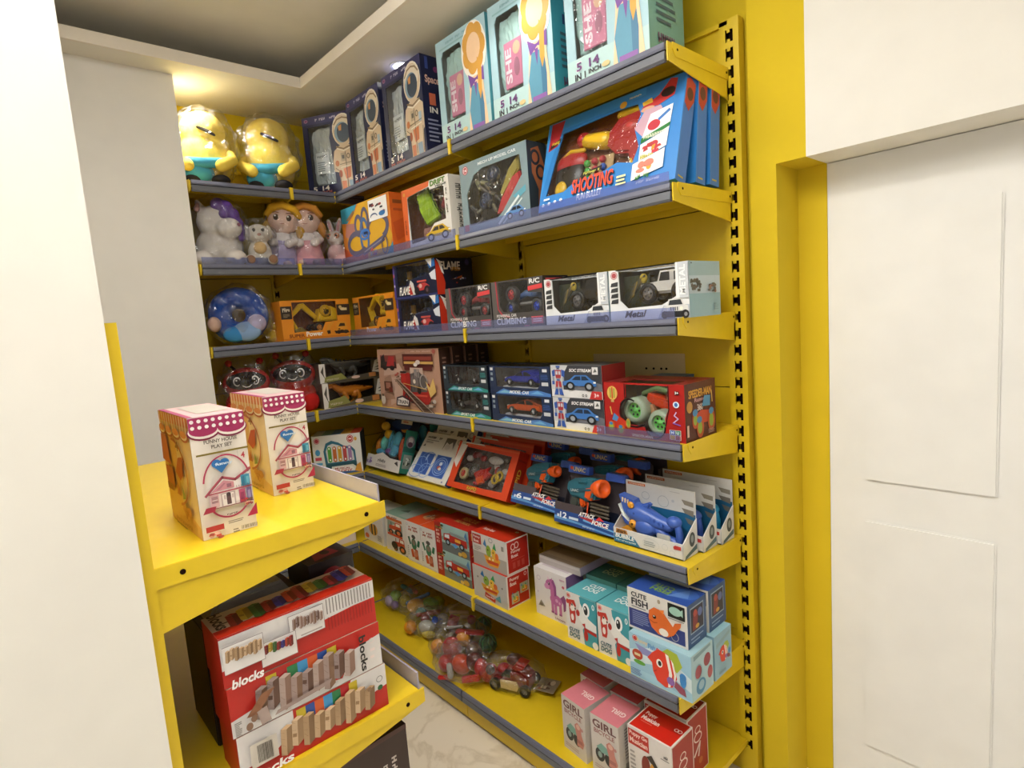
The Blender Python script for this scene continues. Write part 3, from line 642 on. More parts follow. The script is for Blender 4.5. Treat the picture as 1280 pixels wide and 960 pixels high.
def clear_bag(parent, pts, rs, seed=1, name='clear_bag', tint='#f6f7f8', amp=.012, tie=None):
    """crumpled clear film around something: ellipsoid pushed in and out by noise"""
    from mathutils import noise
    bm = bmesh.new(); bmesh.ops.create_icosphere(bm, subdivisions=4, radius=1)
    for v in bm.verts:
        p = v.co.copy(); q = V((p.x*rs[0], p.y*rs[1], p.z*rs[2]))
        n = noise.noise(p*3.1+V((seed, 0, 0)))+.9*abs(noise.noise(p*6.3+V((0, seed, 0))))
        v.co = V(pts)+q+p*amp*n
    mb = MB(); mb.bm(bm, M(tint, 'bag'), False)
    o = mb.build(name, parent); o['label'] = 'crumpled clear bag'; return o
# ================================================================== top shelf
FY = -.302
def craft_box(x, label, rcol):
    w, d, h = .285, .172, .367; tl = '#a6c8d2'
    F = [('r', '#b4d2d2', 0, 0, 1, .2), ('r', '#8fb6ba', .08, .905, .92, .92), ('w', '#7fa8b0', 14, .22, .935, .7, .96), ('g', a_gown(), .52, .02, 1.0, .985),
         ('t', '#f6eef2', '5', .12, .1, .2, .17), ('t', '#6a4478', '5', .125, .102, .197, .166), ('t', '#342c38', 'IN 1', .1, .035, .24, .085),
         ('t', '#6a4478', '14', .29, .1, .42, .165), ('t', '#342c38', 'INCH', .28, .05, .44, .085), ('e', '#d8c08c', .5, .07, .05, .02)]
    R = [('t', '#e8eef0', '1', .34, .7, .56, .86), ('t', '#20386c', '1', .36, .705, .55, .855), ('t', '#20386c', 'IN', .28, .6, .62, .68), ('g', a_lines('#46606c', 6, 3, .45), .2, .24, .85, .56),
         ('w', '#70486c', 4, .22, .105, .72, .175)]
    o = wbox('craft_set_box', label, 'aqua craft set boxes', x, FY, Z1, w, d, h, {'*': tl, 'R': rcol, 'T': '#7fb0b8'}, {'F': F, 'R': R},
             [(.12, .2), (.1, .84), (.14, .885), (.5, .885), (.54, .8), (.52, .2)], '#9aa6a4')
    # inside: a bagged teal kit with a pink card
    crumple(-.128, .02, .072, .03, .1, .335, M('#b9dcd4', 'foil'), x*31).build('craft_bag', o)
    mb = MB(); mb.box(-.085, .008, .09, .0, .014, .235, M('#d98aa6'), .002)
    draw(mb, V((-.085, .008, .09)), V((.085, 0, 0)), V((0, 0, .145)), V((0, -1, 0)), [('t', '#f7e9ee', 'SHE', .08, .1, .42, .85, 90), ('e', '#e8c0a0', .72, .8, .2, .14), ('e', '#b0788c', .7, .4, .16, .2)]); mb.build('pink_card', o)
    return o
craft_box(-.21, 'aqua craft set box with a gown picture, nearest the open end of the top shelf', '#6d9e94')
craft_box(-.548, 'aqua craft set box with a gown picture, in the middle of the three', '#3f9aac')
craft_box(-.848, 'aqua craft set box with a gown picture, beside the dark space boxes', '#4f97a4')
def space_box(x, y, rz, label):
    w, d, h = .288, .1, .37; nv = '#262a4c'
    F = [('r', '#3a3a68', 0, .9, 1, 1), ('w', '#d8d4e8', 10, .26, .93, .66, .965), ('g', a_badge('#8c3c74', ''), .04, .93, .12, .975), ('g', a_astro(), .52, .02, .995, .97),
         ('t', '#e8e2dc', '5', .1, .05, .18, .11), ('t', '#c06a5a', 'IN 1', .1, .015, .26, .045), ('t', '#e8e2dc', '14', .28, .05, .42, .11), ('t', '#c06a5a', 'INCH', .28, .015, .46, .045)]
    R = [('t', '#d8b0a0', 'Space', .16, .7, .84, .8), ('t', '#c4684c', '1', .3, .5, .6, .62), ('t', '#d8d4cc', 'IN', .28, .42, .66, .48), ('g', a_lines('#8c90ac', 6, 8, .4), .15, .12, .85, .38), ('r', '#3a4a8c', .2, .86, .34, .98), ('e', '#7a3468', .7, .87, .12, .03)]
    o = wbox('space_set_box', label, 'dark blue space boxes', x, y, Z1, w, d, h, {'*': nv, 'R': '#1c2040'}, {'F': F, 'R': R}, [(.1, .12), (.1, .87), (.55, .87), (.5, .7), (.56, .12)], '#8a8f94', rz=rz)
    crumple(-.12, .018, .04, .01, .082, .325, M('#c2ccd2', 'foil'), x*17).build('kit_bag', o)
    mb = MB(); mb.box(-.09, .006, .1, -.015, .011, .2, M('#dfe6ea'), .002)
    draw(mb, V((-.09, .006, .1)), V((.075, 0, 0)), V((0, 0, .1)), V((0, -1, 0)), [('w', '#7a8894', 6, .1, .74, .9, .88), ('g', a_lines('#9aa6b0', 5, 4), .1, .1, .9, .6)]); mb.build('kit_card', o)
    return o
space_box(-1.226, -.312, 0, 'dark blue space box with an astronaut picture, next to the aqua boxes')
space_box(-1.545, -.312, 0, 'dark blue space box with an astronaut picture, middle one of the three')
space_box(-1.852, -.328, 30, 'dark blue space box with an astronaut picture, in the corner by the yellow soft toy')
# yellow soft toys in clear bags
def yellow_plush(x, y, z, rz, label, s=1):
    r = empty('yellow_plush', label, 'soft toy', 'yellow soft toys in clear bags'); Y = FB('#ecce58'); B = FB('#4a9cb4')
    mb = MB(); mb.ell((0, 0, .115), (.1, .085, .115), Y); mb.ell((0, -.0, .225), (.085, .075, .08), Y); b = mb.build('body', r)
    m = b.modifiers.new('blend', 'REMESH'); m.mode = 'VOXEL'; m.voxel_size = .008; m.use_smooth_shade = True
    mb = MB(); mb.chain([(-.1, -.03, .1), (-.05, -.082, .085), (0, -.092, .08), (.05, -.082, .085), (.1, -.03, .1)], [.017, .02, .021, .02, .017], B); mb.ell((-.03, -.06, .05), (.06, .04, .045), B); mb.build('blue_overalls', r)
    mb = MB(); mb.chain([(-.01, -.08, .22), (.02, -.078, .208), (.045, -.068, .196)], [.006, .007, .005], FB('#2b241c'), 8); mb.build('closed_eye', r)
    for sx in (-1, 1):
        MB().chain([(sx*.09, -.02, .13), (sx*.1, -.06, .1), (sx*.06, -.098, .07)], [.022, .022, .024], Y).build('arm', r)
        MB().ell((sx*.05, -.06, .02), (.035, .045, .022), FB('#2c2a2c')).build('foot', r)
    clear_bag(r, (0, 0, .155), (.122, .112, .165), 3.1*s, amp=.02)
    r.scale = (s, s, s)
    return put(r, x, y, z, rz)
yellow_plush(-1.985, -.575, Z1, 62, 'bagged yellow soft toy with closed eye and blue overalls, beside the dark space box', 1.13)
yellow_plush(-1.99, -.855, Z1, 70, 'bagged yellow soft toy with blue overalls, farther from the dark space box', 1.08)

# ================================================================== second shelf
def shooting_box(x, y, rx, label, d=.05):
    w, h = .505, .298; bl = '#2f7fc8'
    F = [('p', '#3a8fd6', [(0, .12), (.06, .6), (.12, .88), (.6, .9), (.75, .92), (.75, 1), (0, 1)]), ('p', '#b02a34', [(.02, .68), (.1, .72), (.14, .99), (.03, .99)]), ('p', '#2a2018', [(.035, .7), (.12, .75), (.125, .8), (.04, .75)]), ('w', '#e8c840', 4, .05, .735, .115, .775),
         ('g', [('p', '#c23030', [(0, .2), (.5, .5), (.8, 1), (1, .9), (.95, .3), (.5, .1)]), ('e', '#2a1c1c', .76, .5, .2, .18), ('e', '#d8a888', .2, .1, .2, .1), ('p', '#e0b43c', [(.02, .42), (.3, .5), (.34, .3), (.06, .26)])], .73, .74, .95, .99),
         ('p', '#caa4b4', [(.7, .6), (.76, .76), (.86, .76), (.88, .7), (.8, .66), (.76, .5)]), ('e', '#d8a030', .6, .9, .025, .035), ('w', '#f0e8d0', 8, .64, .93, .72, .95),
         ('p', '#f2f4f6', [(.755, .46), (.8, .7), (.94, .73), (.93, .5)]), ('p', '#1f7a34', [(.755, .43), (.755, .48), (.935, .56), (.93, .52)]), ('e', '#c23040', .83, .58, .04, .05), ('l', '#3c78c0', [(.86, .62), (.92, .68)], .03), ('w', '#e8f0d8', 10, .77, .46, .92, .5),
         ('p', '#f0f0ee', [(.755, .26), (.755, .42), (.93, .5), (.925, .34)]), ('g', a_scribble(['#c23040', '#d8a030', '#b83838'], 9, 5, .4), .77, .29, .91, .45), ('w', '#c8c020', 9, .765, .27, .92, .31),
         ('p', '#f0efe8', [(.72, .08), (.72, .24), (.92, .32), (.92, .14)]), ('g', a_scribble(['#d07c68', '#d8a030', '#c84838'], 8, 6, .45), .74, .12, .9, .28), ('w', '#3a8a2c', 6, .73, .07, .84, .12), ('w', '#f6f6f6', 9, .76, .03, .91, .06),
         ('p', '#241c1c', [(.34, .26), (.35, .3), (.5, .335), (.5, .29)]), ('w', '#d8d860', 9, .36, .278, .485, .31),
         ('t', '#3a1414', 'SHOOTING', .285, .095, .595, .25), ('t', '#e05038', 'SHOOTING', .28, .105, .59, .26), ('t', '#f0f2f8', 'FUN BULLET', .33, .02, .52, .09), ('g', a_lines('#e8e4a0', 3, 4, .5), .62, .06, .71, .18),
         ('e', '#f4f6fa', .05, .06, .012, .018), ('e', '#f4f6fa', .1, .065, .012, .018), ('e', '#f4f6fa', .15, .07, .012, .018), ('e', '#f4f6fa', .2, .075, .012, .018), ('r', '#eef2f8', .05, .11, .1, .13)]
    R = [('p', '#b83a30', [(.05, .72), (.5, .66), (.95, .78), (.95, .94), (.4, .97), (.05, .93)]), ('e', '#5c2c2c', .5, .82, .3, .06), ('r', '#4a8ed0', 0, 0, .06, 1), ('r', '#c8b040', .2, .04, .7, .055)]
    win = [(.05, .17), (.1, .6), (.135, .84), (.55, .87), (.7, .86), (.73, .74), (.7, .6), (.74, .42), (.71, .27), (.6, .32), (.5, .27), (.28, .24), (.2, .17)]
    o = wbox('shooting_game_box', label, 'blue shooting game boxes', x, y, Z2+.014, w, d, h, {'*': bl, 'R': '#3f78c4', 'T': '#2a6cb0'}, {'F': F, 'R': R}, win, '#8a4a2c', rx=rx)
    return o
def shooter_toy(o):
    mb = MB(); rd = PL('#b02a2c'); ye = PL('#e0b428')
    mb.prism([(.0, .2), (.03, .235), (.1, .24), (.12, .2), (.12, .1), (.09, .085), (.07, .13), (.03, .14), (.0, .17)], .006, .04, rd, 'y', .006)
    mb.chain([(-.07, .02, .205), (-.01, .02, .19)], [.02, .024], ye, 14); mb.chain([(.03, .02, .245), (.1, .02, .24)], [.012, .014], ye); mb.ell((-.085, .02, .212), (.022, .02, .022), rd); mb.ell((.07, .012, .2), (.03, .012, .016), PL('#c24a44'))
    mb.prism([(.075, .115), (.1, .115), (.11, .07), (.085, .065)], .008, .034, ye, 'y', .004); sh = mb.build('toy_shooter', o); sh.scale = (1.2, 1.1, 1.14); sh.location = (-.006, .0, -.026)
    mb = MB(); mb.ell((-.155, .025, .115), (.06, .018, .075), PL('#25201f')); mb.ell((-.155, .026, .155), (.064, .02, .042), rd); mb.ell((-.175, .014, .07), (.026, .012, .026), ye); mb.chain([(-.2, .02, .165), (-.15, .012, .185), (-.1, .015, .18)], .007, ye); mb.build('toy_mask', o)
    mb = MB(); mb.box(-.1, .03, .06, .01, .034, .15, M('#c8a878'), .003); mb.build('ball_tray', o)
    for i, c in enumerate(['#4fae4a', '#b83240', '#b83240', '#4fae4a', '#b83240', '#3a62b8', '#4fae4a', '#c84a3c', '#3a62b8', '#c23a3a']):
        MB().ell((-.085+.03*(i % 3)+.006*(i//3), .022, .135-.026*(i//3)), .011, PL(c), 12, 8).build('toy_ball', o)
for k, (y, rx) in enumerate(((-.302, -16), (-.205, -7), (-.135, -5))):
    o = shooting_box(-.262+.004*k, y, rx, ['blue shooting game box with red toy behind the window, at the front', 'blue shooting game box standing directly behind the front one', 'blue shooting game box at the back, against the yellow panel'][k])
    if k == 0: shooter_toy(o)
# grey building-car box and the dark one behind it
def build_box(x, y, label, d=.09):
    w, h = .358, .255; g = '#7f9499'
    F = [('t', '#dfe6e6', 'MECH UP MODEL CAR', .3, .91, .86, .95), ('g', a_badge('#b84a50', '16'), .05, .84, .14, .96), ('p', '#5fa0b4', [(.78, .36), (.96, .46), (.96, .38), (.84, .3)]), ('l', '#d8e4e4', [(.56, .05), (.86, .34)], .035), ('l', '#c8dada', [(.62, .04), (.9, .3)], .02),
         ('g', a_car('#5f8cc0'), .66, .06, .95, .26), ('r', '#b85058', .03, .05, .1, .14)]
    R = [('p', '#a8623c', [(.2, .9), (.6, .95), (.9, .7), (.7, .5), (.8, .2), (.4, .02), (.5, .4), (.2, .6)]), ('o', '#30343a', .4, .8, .25, .1, .1), ('o', '#30343a', .65, .62, .25, .1, .1), ('t', '#d8dcd8', 'BUILD', .62, .02, .92, .3, 90)]
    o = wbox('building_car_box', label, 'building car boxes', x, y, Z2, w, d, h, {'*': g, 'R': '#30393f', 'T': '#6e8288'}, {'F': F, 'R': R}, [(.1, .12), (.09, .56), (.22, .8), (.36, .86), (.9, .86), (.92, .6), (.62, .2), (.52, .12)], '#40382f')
    return o
o = build_box(-.728, FY, 'grey building car box with wheels and red parts behind the window')
mb = MB(); r_ = random.Random(5)
for i in range(26):
    x, z = -.13+r_.random()*.25, .05+r_.random()*.14
    if x > .03 and z < .1+(.0-x)*-.3: continue
    c = r_.choice(['#3a3432', '#4a443c', '#2c2a2e', '#6a6450', '#8a8660', '#3c4048']); mb.chain([(x, .03, z), (x+.03*r_.uniform(-1, 1), .02, z+.03*r_.uniform(-1, 1))], .008, PL(c), 8)
mb.build('toy_parts', o)
for x, z in ((-.01, .185), (.0, .19), (-.06, .1), (-.05, .11)): wheel(o, (x, .012, z), .024, .02, '#5f6c90', '#2c3446')
mb = MB(); mb.prism([(.0, .05), (.03, .1), (.09, .16), (.13, .17), (.13, .13), (.08, .09), (.05, .05)], .008, .026, PL('#c23a3c'), 'y', .004); mb.prism([(.07, .19), (.12, .225), (.12, .18), (.03, .1), (.02, .12)], .012, .03, PL('#a89a48'), 'y', .004); mb.build('toy_body_shell', o)
build_box(-.722, -.2, 'dark building car box just behind the grey window box', .12)
# drift car box
w, d, h = .33, .105, .245
o = wbox('drift_car_box', 'orange and white drift car box with a lime green car in the window', None, -1.145, FY, Z2, w, d, h, {'*': '#e8e4de', 'R': '#dcd6cc', 'T': '#d8d4cc'},
    {'F': [('p', '#e2692c', [(0, 0), (0, 1), (.62, 1), (.6, .92), (.12, .86), (.1, 0)]), ('t', '#1f2a18', 'DRIFT', .64, .9, .94, .98), ('t', '#5c8c28', 'DRIFT', .635, .905, .935, .985), ('w', '#30402c', 6, .74, .86, .96, .895), ('e', '#e0a040', .06, .92, .025, .03),
           ('g', a_car('#d8b02c', '#3a3430'), .46, .03, .99, .32), ('w', '#6a645c', 8, .93, .42, .965, .8), ('w', '#a8431c', 6, .03, .2, .07, .5)],
     'R': [('w', '#6a675f', 11, .3, .2, .6, .88)]}, [(.13, .08), (.11, .84), (.15, .87), (.6, .91), (.62, .86), (.9, .86), (.9, .34), (.66, .32), (.46, .1)], '#7a4c3a')
toy_car(o, (-.03, .05, .155), .15, .045, .07, '#9cc02c', 'coupe', '#a8a830', rot=(65, 62, 0), name='toy_drift_car')
MB().box(-.09, .045, .025, .03, .05, .08, M('#b88478'), .004).build('insert_card', o)
mb = MB(); mb.chain([(.06, .05, .15), (.1, .05, .2)], .012, PL('#a03a44')); mb.chain([(.07, .05, .12), (.11, .05, .17)], .01, PL('#3c4a3c')); mb.build('toy_parts', o)
# track set boxes
def track_box(x, y, label):
    w, d, h = .45, .075, .262; ring = '#5d5a70'
    F = [('p', '#d8a62c', [(.1, 0), (.1, .6), (.4, 1), (.8, 1), (1, .3), (.9, 0)]), ('p', '#3c94ac', [(0, .75), (.0, 1), (.36, 1), (.28, .86), (.12, .72)]), ('p', '#3c94ac', [(.86, 0), (1, .2), (1, 0)]), ('p', '#c0542c', [(0, 0), (0, .3), (.2, .16), (.5, .12), (.5, 0)]), ('p', '#8a6a48', [(.1, .78), (.28, .92), (.3, .86), (.16, .76)]),
         ('p', '#b0786c', [(.06, .5), (.1, .72), (.28, .68), (.26, .52), (.14, .44)]), ('o', ring, .36, .62, .09, .2, .075), ('o', ring, .5, .66, .085, .25, .07), ('o', '#4a6c9c', .47, .42, .1, .32, .07),
         ('o', ring, .3, .32, .21, .23, .1, 60, 330), ('o', ring, .74, .5, .22, .25, .1, -60, 210), ('l', ring, [(.42, .13), (.84, .29)], .1), ('l', '#8a88a0', [(.44, .14), (.82, .285)], .02), ('e', '#3c6cb4', .48, .46, .06, .07), ('o', '#3c78c4', .48, .44, .1, .1, .04), ('r', '#28304c', .46, .44, .54, .48),
         ('r', '#f2f2f0', .6, .62, .96, .97), ('r', '#4a2c34', .62, .86, .7, .91), ('g', a_scribble(['#3c4048', '#8c3c3c', '#5a5a60'], 9, 3, .22), .62, .7, .94, .9), ('e', '#3c78b4', .86, .7, .06, .04), ('o', '#3c5c8c', .7, .68, .07, .06, .02, 0, 180),
         ('g', a_scribble(['#7c4c78', '#c05858', '#a8a89c'], 8, 8, .4), .56, .02, .76, .2), ('o', ring, .86, .18, .06, .16, .03)]
    return pbox('race_track_box', label, 'orange race track boxes', x, y, Z2, w, d, h, {'*': '#d8822c', 'R': '#cf5f1e', 'T': '#c8581c'}, {'F': F, 'R': [('r', '#a84a20', .2, .7, .8, .74), ('p', '#c0501c', [(.1, .5), (.9, .6), (.9, .3), (.3, .2)]), ('r', '#8a4a20', .2, .82, .8, .88)]})
track_box(-1.62, -.312, 'orange race track box with looped tracks printed on the front')
track_box(-1.60, -.225, 'orange race track box behind the other one, mostly hidden')
def blend(o, vs=.007):
    m = o.modifiers.new('blend', 'REMESH'); m.mode = 'VOXEL'; m.voxel_size = vs; m.use_smooth_shade = True; return o
# soft toys on the second corner shelf: local front is -y
def unicorn(x, y, z, rz):
    r = empty('unicorn_plush', 'large white unicorn soft toy with a purple mane, at the end of the second shelf', 'soft toy'); W = FB('#ddd6cf'); P = FB('#6c4a9c')
    mb = MB(); mb.ell((0, .02, .09), (.1, .085, .09), W); mb.ell((.0, 0, .2), (.08, .075, .075), W); mb.ell((.055, -.055, .165), (.055, .05, .045), W); mb.ell((-.06, -.06, .035), (.05, .06, .035), W); mb.ell((.07, -.06, .035), (.045, .06, .035), W)
    mb.chain([(-.05, 0, .25), (-.065, -.01, .29)], [.024, .01], W); blend(mb.build('body', r))
    mb = MB()
    for i, (a, b, c, q) in enumerate([(.02, -.04, .27, .03), (.05, -.045, .255, .032), (.07, -.035, .225, .034), (.085, -.03, .19, .03), (.095, -.03, .155, .024), (.1, -.03, .125, .016), (.045, -.07, .225, .022)]): mb.ell((a, b, c), q, P)
    blend(mb.build('mane', r), .006)
    MB().chain([(-.062, -.02, .275), (-.066, -.03, .255)], [.008, .012], FB('#d8a8a8')).build('ear_lining', r)
    MB().ell((.1, -.085, .175), (.008, .004, .008), FB('#8a5c6c')).build('nostril', r)
    clear_bag(r, (.01, 0, .15), (.125, .115, .165), 8.2, amp=.02)
    return put(r, x, y, z, rz)
unicorn(-1.985, -.848, Z2, 66)
def puppy(x, y, z, rz, s):
    r = empty('puppy_plush', 'small pale puppy soft toy in a clear bag, between the unicorn and the lilac doll', 'soft toy'); W = FB('#d6cfc4'); B = FB('#8a6a54')
    mb = MB(); mb.ell((0, 0, .065), (.055, .05, .065), W); mb.ell((0, -.01, .155), (.055, .05, .05), W); mb.ell((0, -.055, .14), (.026, .022, .02), W)
    for sx in (-1, 1): mb.ell((sx*.05, -.05, .025), (.026, .045, .026), W)
    blend(mb.build('body', r), .006)
    for sx in (-1, 1):
        MB().ell((sx*.05, -.0, .165), (.016, .02, .038), FB('#c8beb0')).build('ear', r)
        MB().ell((sx*.02, -.054, .17), (.008, .005, .009), PL('#2c2622')).build('eye', r)
        MB().ell((sx*.05, -.093, .025), (.02, .006, .02), B).build('paw_pad', r)
    MB().ell((0, -.076, .145), (.009, .006, .007), FB('#b07c74')).build('nose', r)
    MB().ell((0, -.048, .085), (.03, .014, .03), FB('#d8b47c')).build('bib', r)
    clear_bag(r, (0, -.02, .11), (.082, .08, .122), 4.4, amp=.016)
    r.scale = (s,)*3; return put(r, x, y, z, rz)
puppy(-1.92, -.695, Z2, 74, .92)
def doll(x, y, z, rz, dress, hair, label, ry=0):
    r = empty('rag_doll', label, 'doll', 'rag dolls on the second corner shelf'); S = FB('#e2bfae'); W = FB('#e3dcdc'); Dm = FB(dress); Hm = FB(hair)
    mb = MB(); mb.ell((0, 0, .205), (.066, .055, .06), S, 24, 16); mb.build('head', r)
    mb = MB(); mb.ell((0, .014, .215), (.074, .056, .066), Hm); mb.ell((-.07, .0, .16), (.018, .022, .035), Hm); mb.ell((.07, .0, .16), (.018, .022, .035), Hm)
    mb.chain([(-.066, -.022, .222), (-.045, -.043, .248), (0, -.05, .262), (.045, -.043, .248), (.066, -.022, .222)], [.013, .017, .017, .017, .013], Hm); blend(mb.build('hair', r), .006)
    for sx in (-1, 1):
        e = MB().ell((sx*.026, -.051, .208), (.011, .006, .013), PL('#3c2a22'), 14, 9).build('eye', r)
        MB().ell((sx*.026-.003, -.0565, .213), (.0035, .002, .004), PL('#f4f4f4'), 8, 6).build('eye_shine', e)
        MB().chain([(sx*.04, -.048, .226), (sx*.028, -.053, .229), (sx*.016, -.053, .227)], .0018, PL('#8a5c3c'), 6).build('eyebrow', r)
        MB().chain([(sx*.04, -.01, .14), (sx*.056, -.04, .115), (sx*.03, -.058, .1)], [.016, .016, .018], W).build('arm', r)
        MB().ell((sx*.03, -.06, .014), (.018, .03, .014), S).build('foot', r)
    MB().chain([(-.008, -.056, .183), (0, -.0575, .181), (.008, -.056, .183)], .0014, PL('#b0685c'), 6).build('mouth', r)
    MB().lathe([(.02, .15), (.04, .145), (.046, .12), (.044, .1)], W).build('bodice', r)
    mb = MB(); mb.lathe([(.044, .108), (.05, .1), (.058, .07), (.066, .03), (.066, .01), (.05, .002)], Dm, 28); mb.lathe([(.046, .112), (.056, .104), (.056, .096), (.046, .092)], Dm, 28); mb.build('skirt', r)
    clear_bag(r, (0, -.005, .135), (.08, .08, .14), len(label)*.7, amp=.014)
    r.scale = (1.1,)*3; return put(r, x, y, z, rz, 0, ry)
doll(-1.985, -.575, Z2, 62, '#b3a9cf', '#dca82c', 'rag doll with yellow hair and a lilac skirt in a clear bag', 8)
doll(-1.955, -.45, Z2, 66, '#e0a4ae', '#c98a3a', 'rag doll with golden hair and a pink skirt in a clear bag')
def bunny(x, y, z, rz, body, label, s):
    r = empty('bunny_plush', label, 'soft toy', 'bunny soft toys by the corner'); W = FB('#e0d2ca'); P = FB(body); O = FB('#c07c58')
    mb = MB(); mb.ell((0, 0, .06), (.05, .046, .06), P); mb.ell((.04, -.03, .03), (.05, .04, .03), P); blend(mb.build('body', r), .006)
    mb = MB(); mb.ell((0, -.005, .14), (.042, .038, .04), W); mb.ell((0, -.036, .128), (.016, .014, .013), W); blend(mb.build('head', r), .005)
    for sx in (-1, 1):
        e = MB().ell((sx*.022, 0, .2), (.014, .009, .042), W, 14, 10, Mx.Rotation(sx*.25, 3, 'Y')).build('ear', r)
        MB().ell((sx*.022, -.006, .2), (.008, .006, .032), FB('#d8a0a0'), 12, 8, Mx.Rotation(sx*.25, 3, 'Y')).build('ear_lining', e)
        MB().ell((sx*.02, -.034, .15), (.015, .008, .015), O).build('eye_patch', r)
        MB().ell((sx*.02, -.041, .151), (.006, .004, .006), PL('#241a16')).build('eye', r)
    clear_bag(r, (0, 0, .12), (.07, .065, .125), s*9, amp=.016)
    r.scale = (s,)*3; return put(r, x, y, z, rz)
bunny(-1.94, -.305, Z2, 40, '#e3b8ba', 'pink bunny soft toy with orange eye patches, next to the pink doll', 1.0)
bunny(-1.90, -.20, Z2, 30, '#ddd4cc', 'white bunny soft toy with orange eye patches, against the race track boxes', 1.08)

# ================================================================== third shelf
# neck pillow and a bagged yellow item at the far end
r = empty('neck_pillow', 'shiny blue patterned neck pillow in a clear bag, at the end of the third shelf', 'pillow')
mb = MB(); pts = [(.078*sin(a), 0, .135+.08*cos(a)) for a in [rad(q) for q in range(0, 360, 15)]]; mb.chain(pts, .05, M('#2450a4', 'fabric'), 18, closed=True); o = mb.build('cushion', r)
mb = MB(); mb.ell((.03, -.055, .06), (.06, .02, .045), FB('#86a4cc')); mb.ell((.075, -.045, .095), (.04, .03, .04), FB('#b8b0d0')); mb.ell((-.02, -.058, .05), (.05, .016, .035), FB('#3f86c0')); mb.ell((-.1, -.04, .1), (.03, .03, .035), FB('#cfae9c')); mb.build('printed_patch', o)
clear_bag(r, (0, 0, .135), (.142, .085, .14), 5.5, amp=.018); put(r, -1.99, -.80, Z3, 68)
r = empty('yellow_toy_bag', 'small clear bag with a yellow toy, between the blue pillow and yellow digger', 'toy')
MB().ell((0, 0, .035), (.035, .03, .034), FB('#c8a83c')).build('toy_duck_body', r); MB().ell((.01, -.015, .072), (.02, .018, .018), FB('#c8a83c')).build('toy_duck_head', r)
clear_bag(r, (0, 0, .06), (.05, .045, .065), 2.2, amp=.02); put(r, -1.985, -.655, Z3, 70)
# digger boxes
def digger_box(x, y, rz, w, label):
    d, h = .115, .187; og = '#dd8a1f'
    F = [('r', '#2e241c', 0, .54, .15, .86), ('w', '#e8dcc0', 4, .025, .72, .13, .82), ('g', a_lines('#8a7a60', 3, 2), .03, .58, .12, .68), ('r', '#c8781c', 0, .0, 1, .06), ('g', a_excav('#d8922a'), .62, .08, .98, .44),
         ('t', '#8a4a14', 'SUPER', .08, .07, .3, .16), ('t', '#f6f0e4', 'Power', .32, .08, .56, .2), ('r', '#3a2c20', .8, .58, 1, .86), ('g', a_scribble(['#e0cf9c', '#c8b070'], 6, 3, .5), .83, .66, .97, .86), ('g', a_scribble(['#3a2818', '#5c3c1c'], 5, 7, .3), .72, .1, .98, .24)]
    o = wbox('digger_box', label, 'orange digger boxes', x, y, Z3, w, d, h, {'*': og}, {'F': F, 'R': [('r', '#2e241c', .1, .6, .9, .85), ('g', a_excav('#b86f1c'), .1, .15, .9, .5)]},
             [(.16, .2), (.16, .955), (.8, .955), (.8, .44), (.62, .42), (.56, .22)], '#6e3c1c', topwin=(.1, .03, .88, .9), rz=rz)
    Y = PL('#e6b81c'); K = PL('#2b2723'); c = V((-.01, .05, 0))
    b = MB(); b.prism([(.0, .075), (.02, .13), (.07, .14), (.11, .12), (.12, .075)], .03, .085, Y, 'y', .006); o1 = b.build('toy_digger', o); o1.scale = (w/.31,)*3; o1.location = (.01, -.012, .0)
    b = MB(); b.box(.03, .026, .095, .065, .089, .13, K, .004); b.build('cab_window', o1)
    b = MB(); b.prism([(0, .085), (.01, .1), (-.045, .158), (-.065, .155), (-.12, .1), (-.11, .09), (-.055, .135)], .05, .068, Y, 'y', .003); b.build('boom', o1)
    b = MB(); b.prism([(-.12, .11), (-.105, .1), (-.075, .04), (-.09, .035)], .046, .072, Y, 'y', .003); b.prism([(-.1, .045), (-.07, .055), (-.04, .03), (-.06, .012), (-.09, .02)], .036, .082, PL('#8a7a34'), 'y', .003); b.build('bucket', o1)
    b = MB(); b.prism([(-.02, .035), (-.03, .05), (-.02, .065), (.12, .065), (.13, .05), (.12, .035)], .022, .045, K, 'y', .004); b.prism([(-.02, .035), (-.03, .05), (-.02, .065), (.12, .065), (.13, .05), (.12, .035)], .07, .093, K, 'y', .004); b.build('track', o1)
    wheel(o1, (.0, .02, .05), .02, .012, '#c87f28'); wheel(o1, (.09, .02, .05), .02, .012, '#c87f28'); wheel(o1, (.04, .03, .12), .026, .01, '#d6a81c', '#c89a1c')
    MB().box(-.13, .03, .012, .13, .1, .03, K).build('display_tray', o1)
    return o
digger_box(-1.868, -.482, 90, .345, 'orange window box with a yellow digger, on the corner shelf')
digger_box(-1.648, FY, 0, .385, 'orange window box with a yellow digger, beside the flame racer boxes')
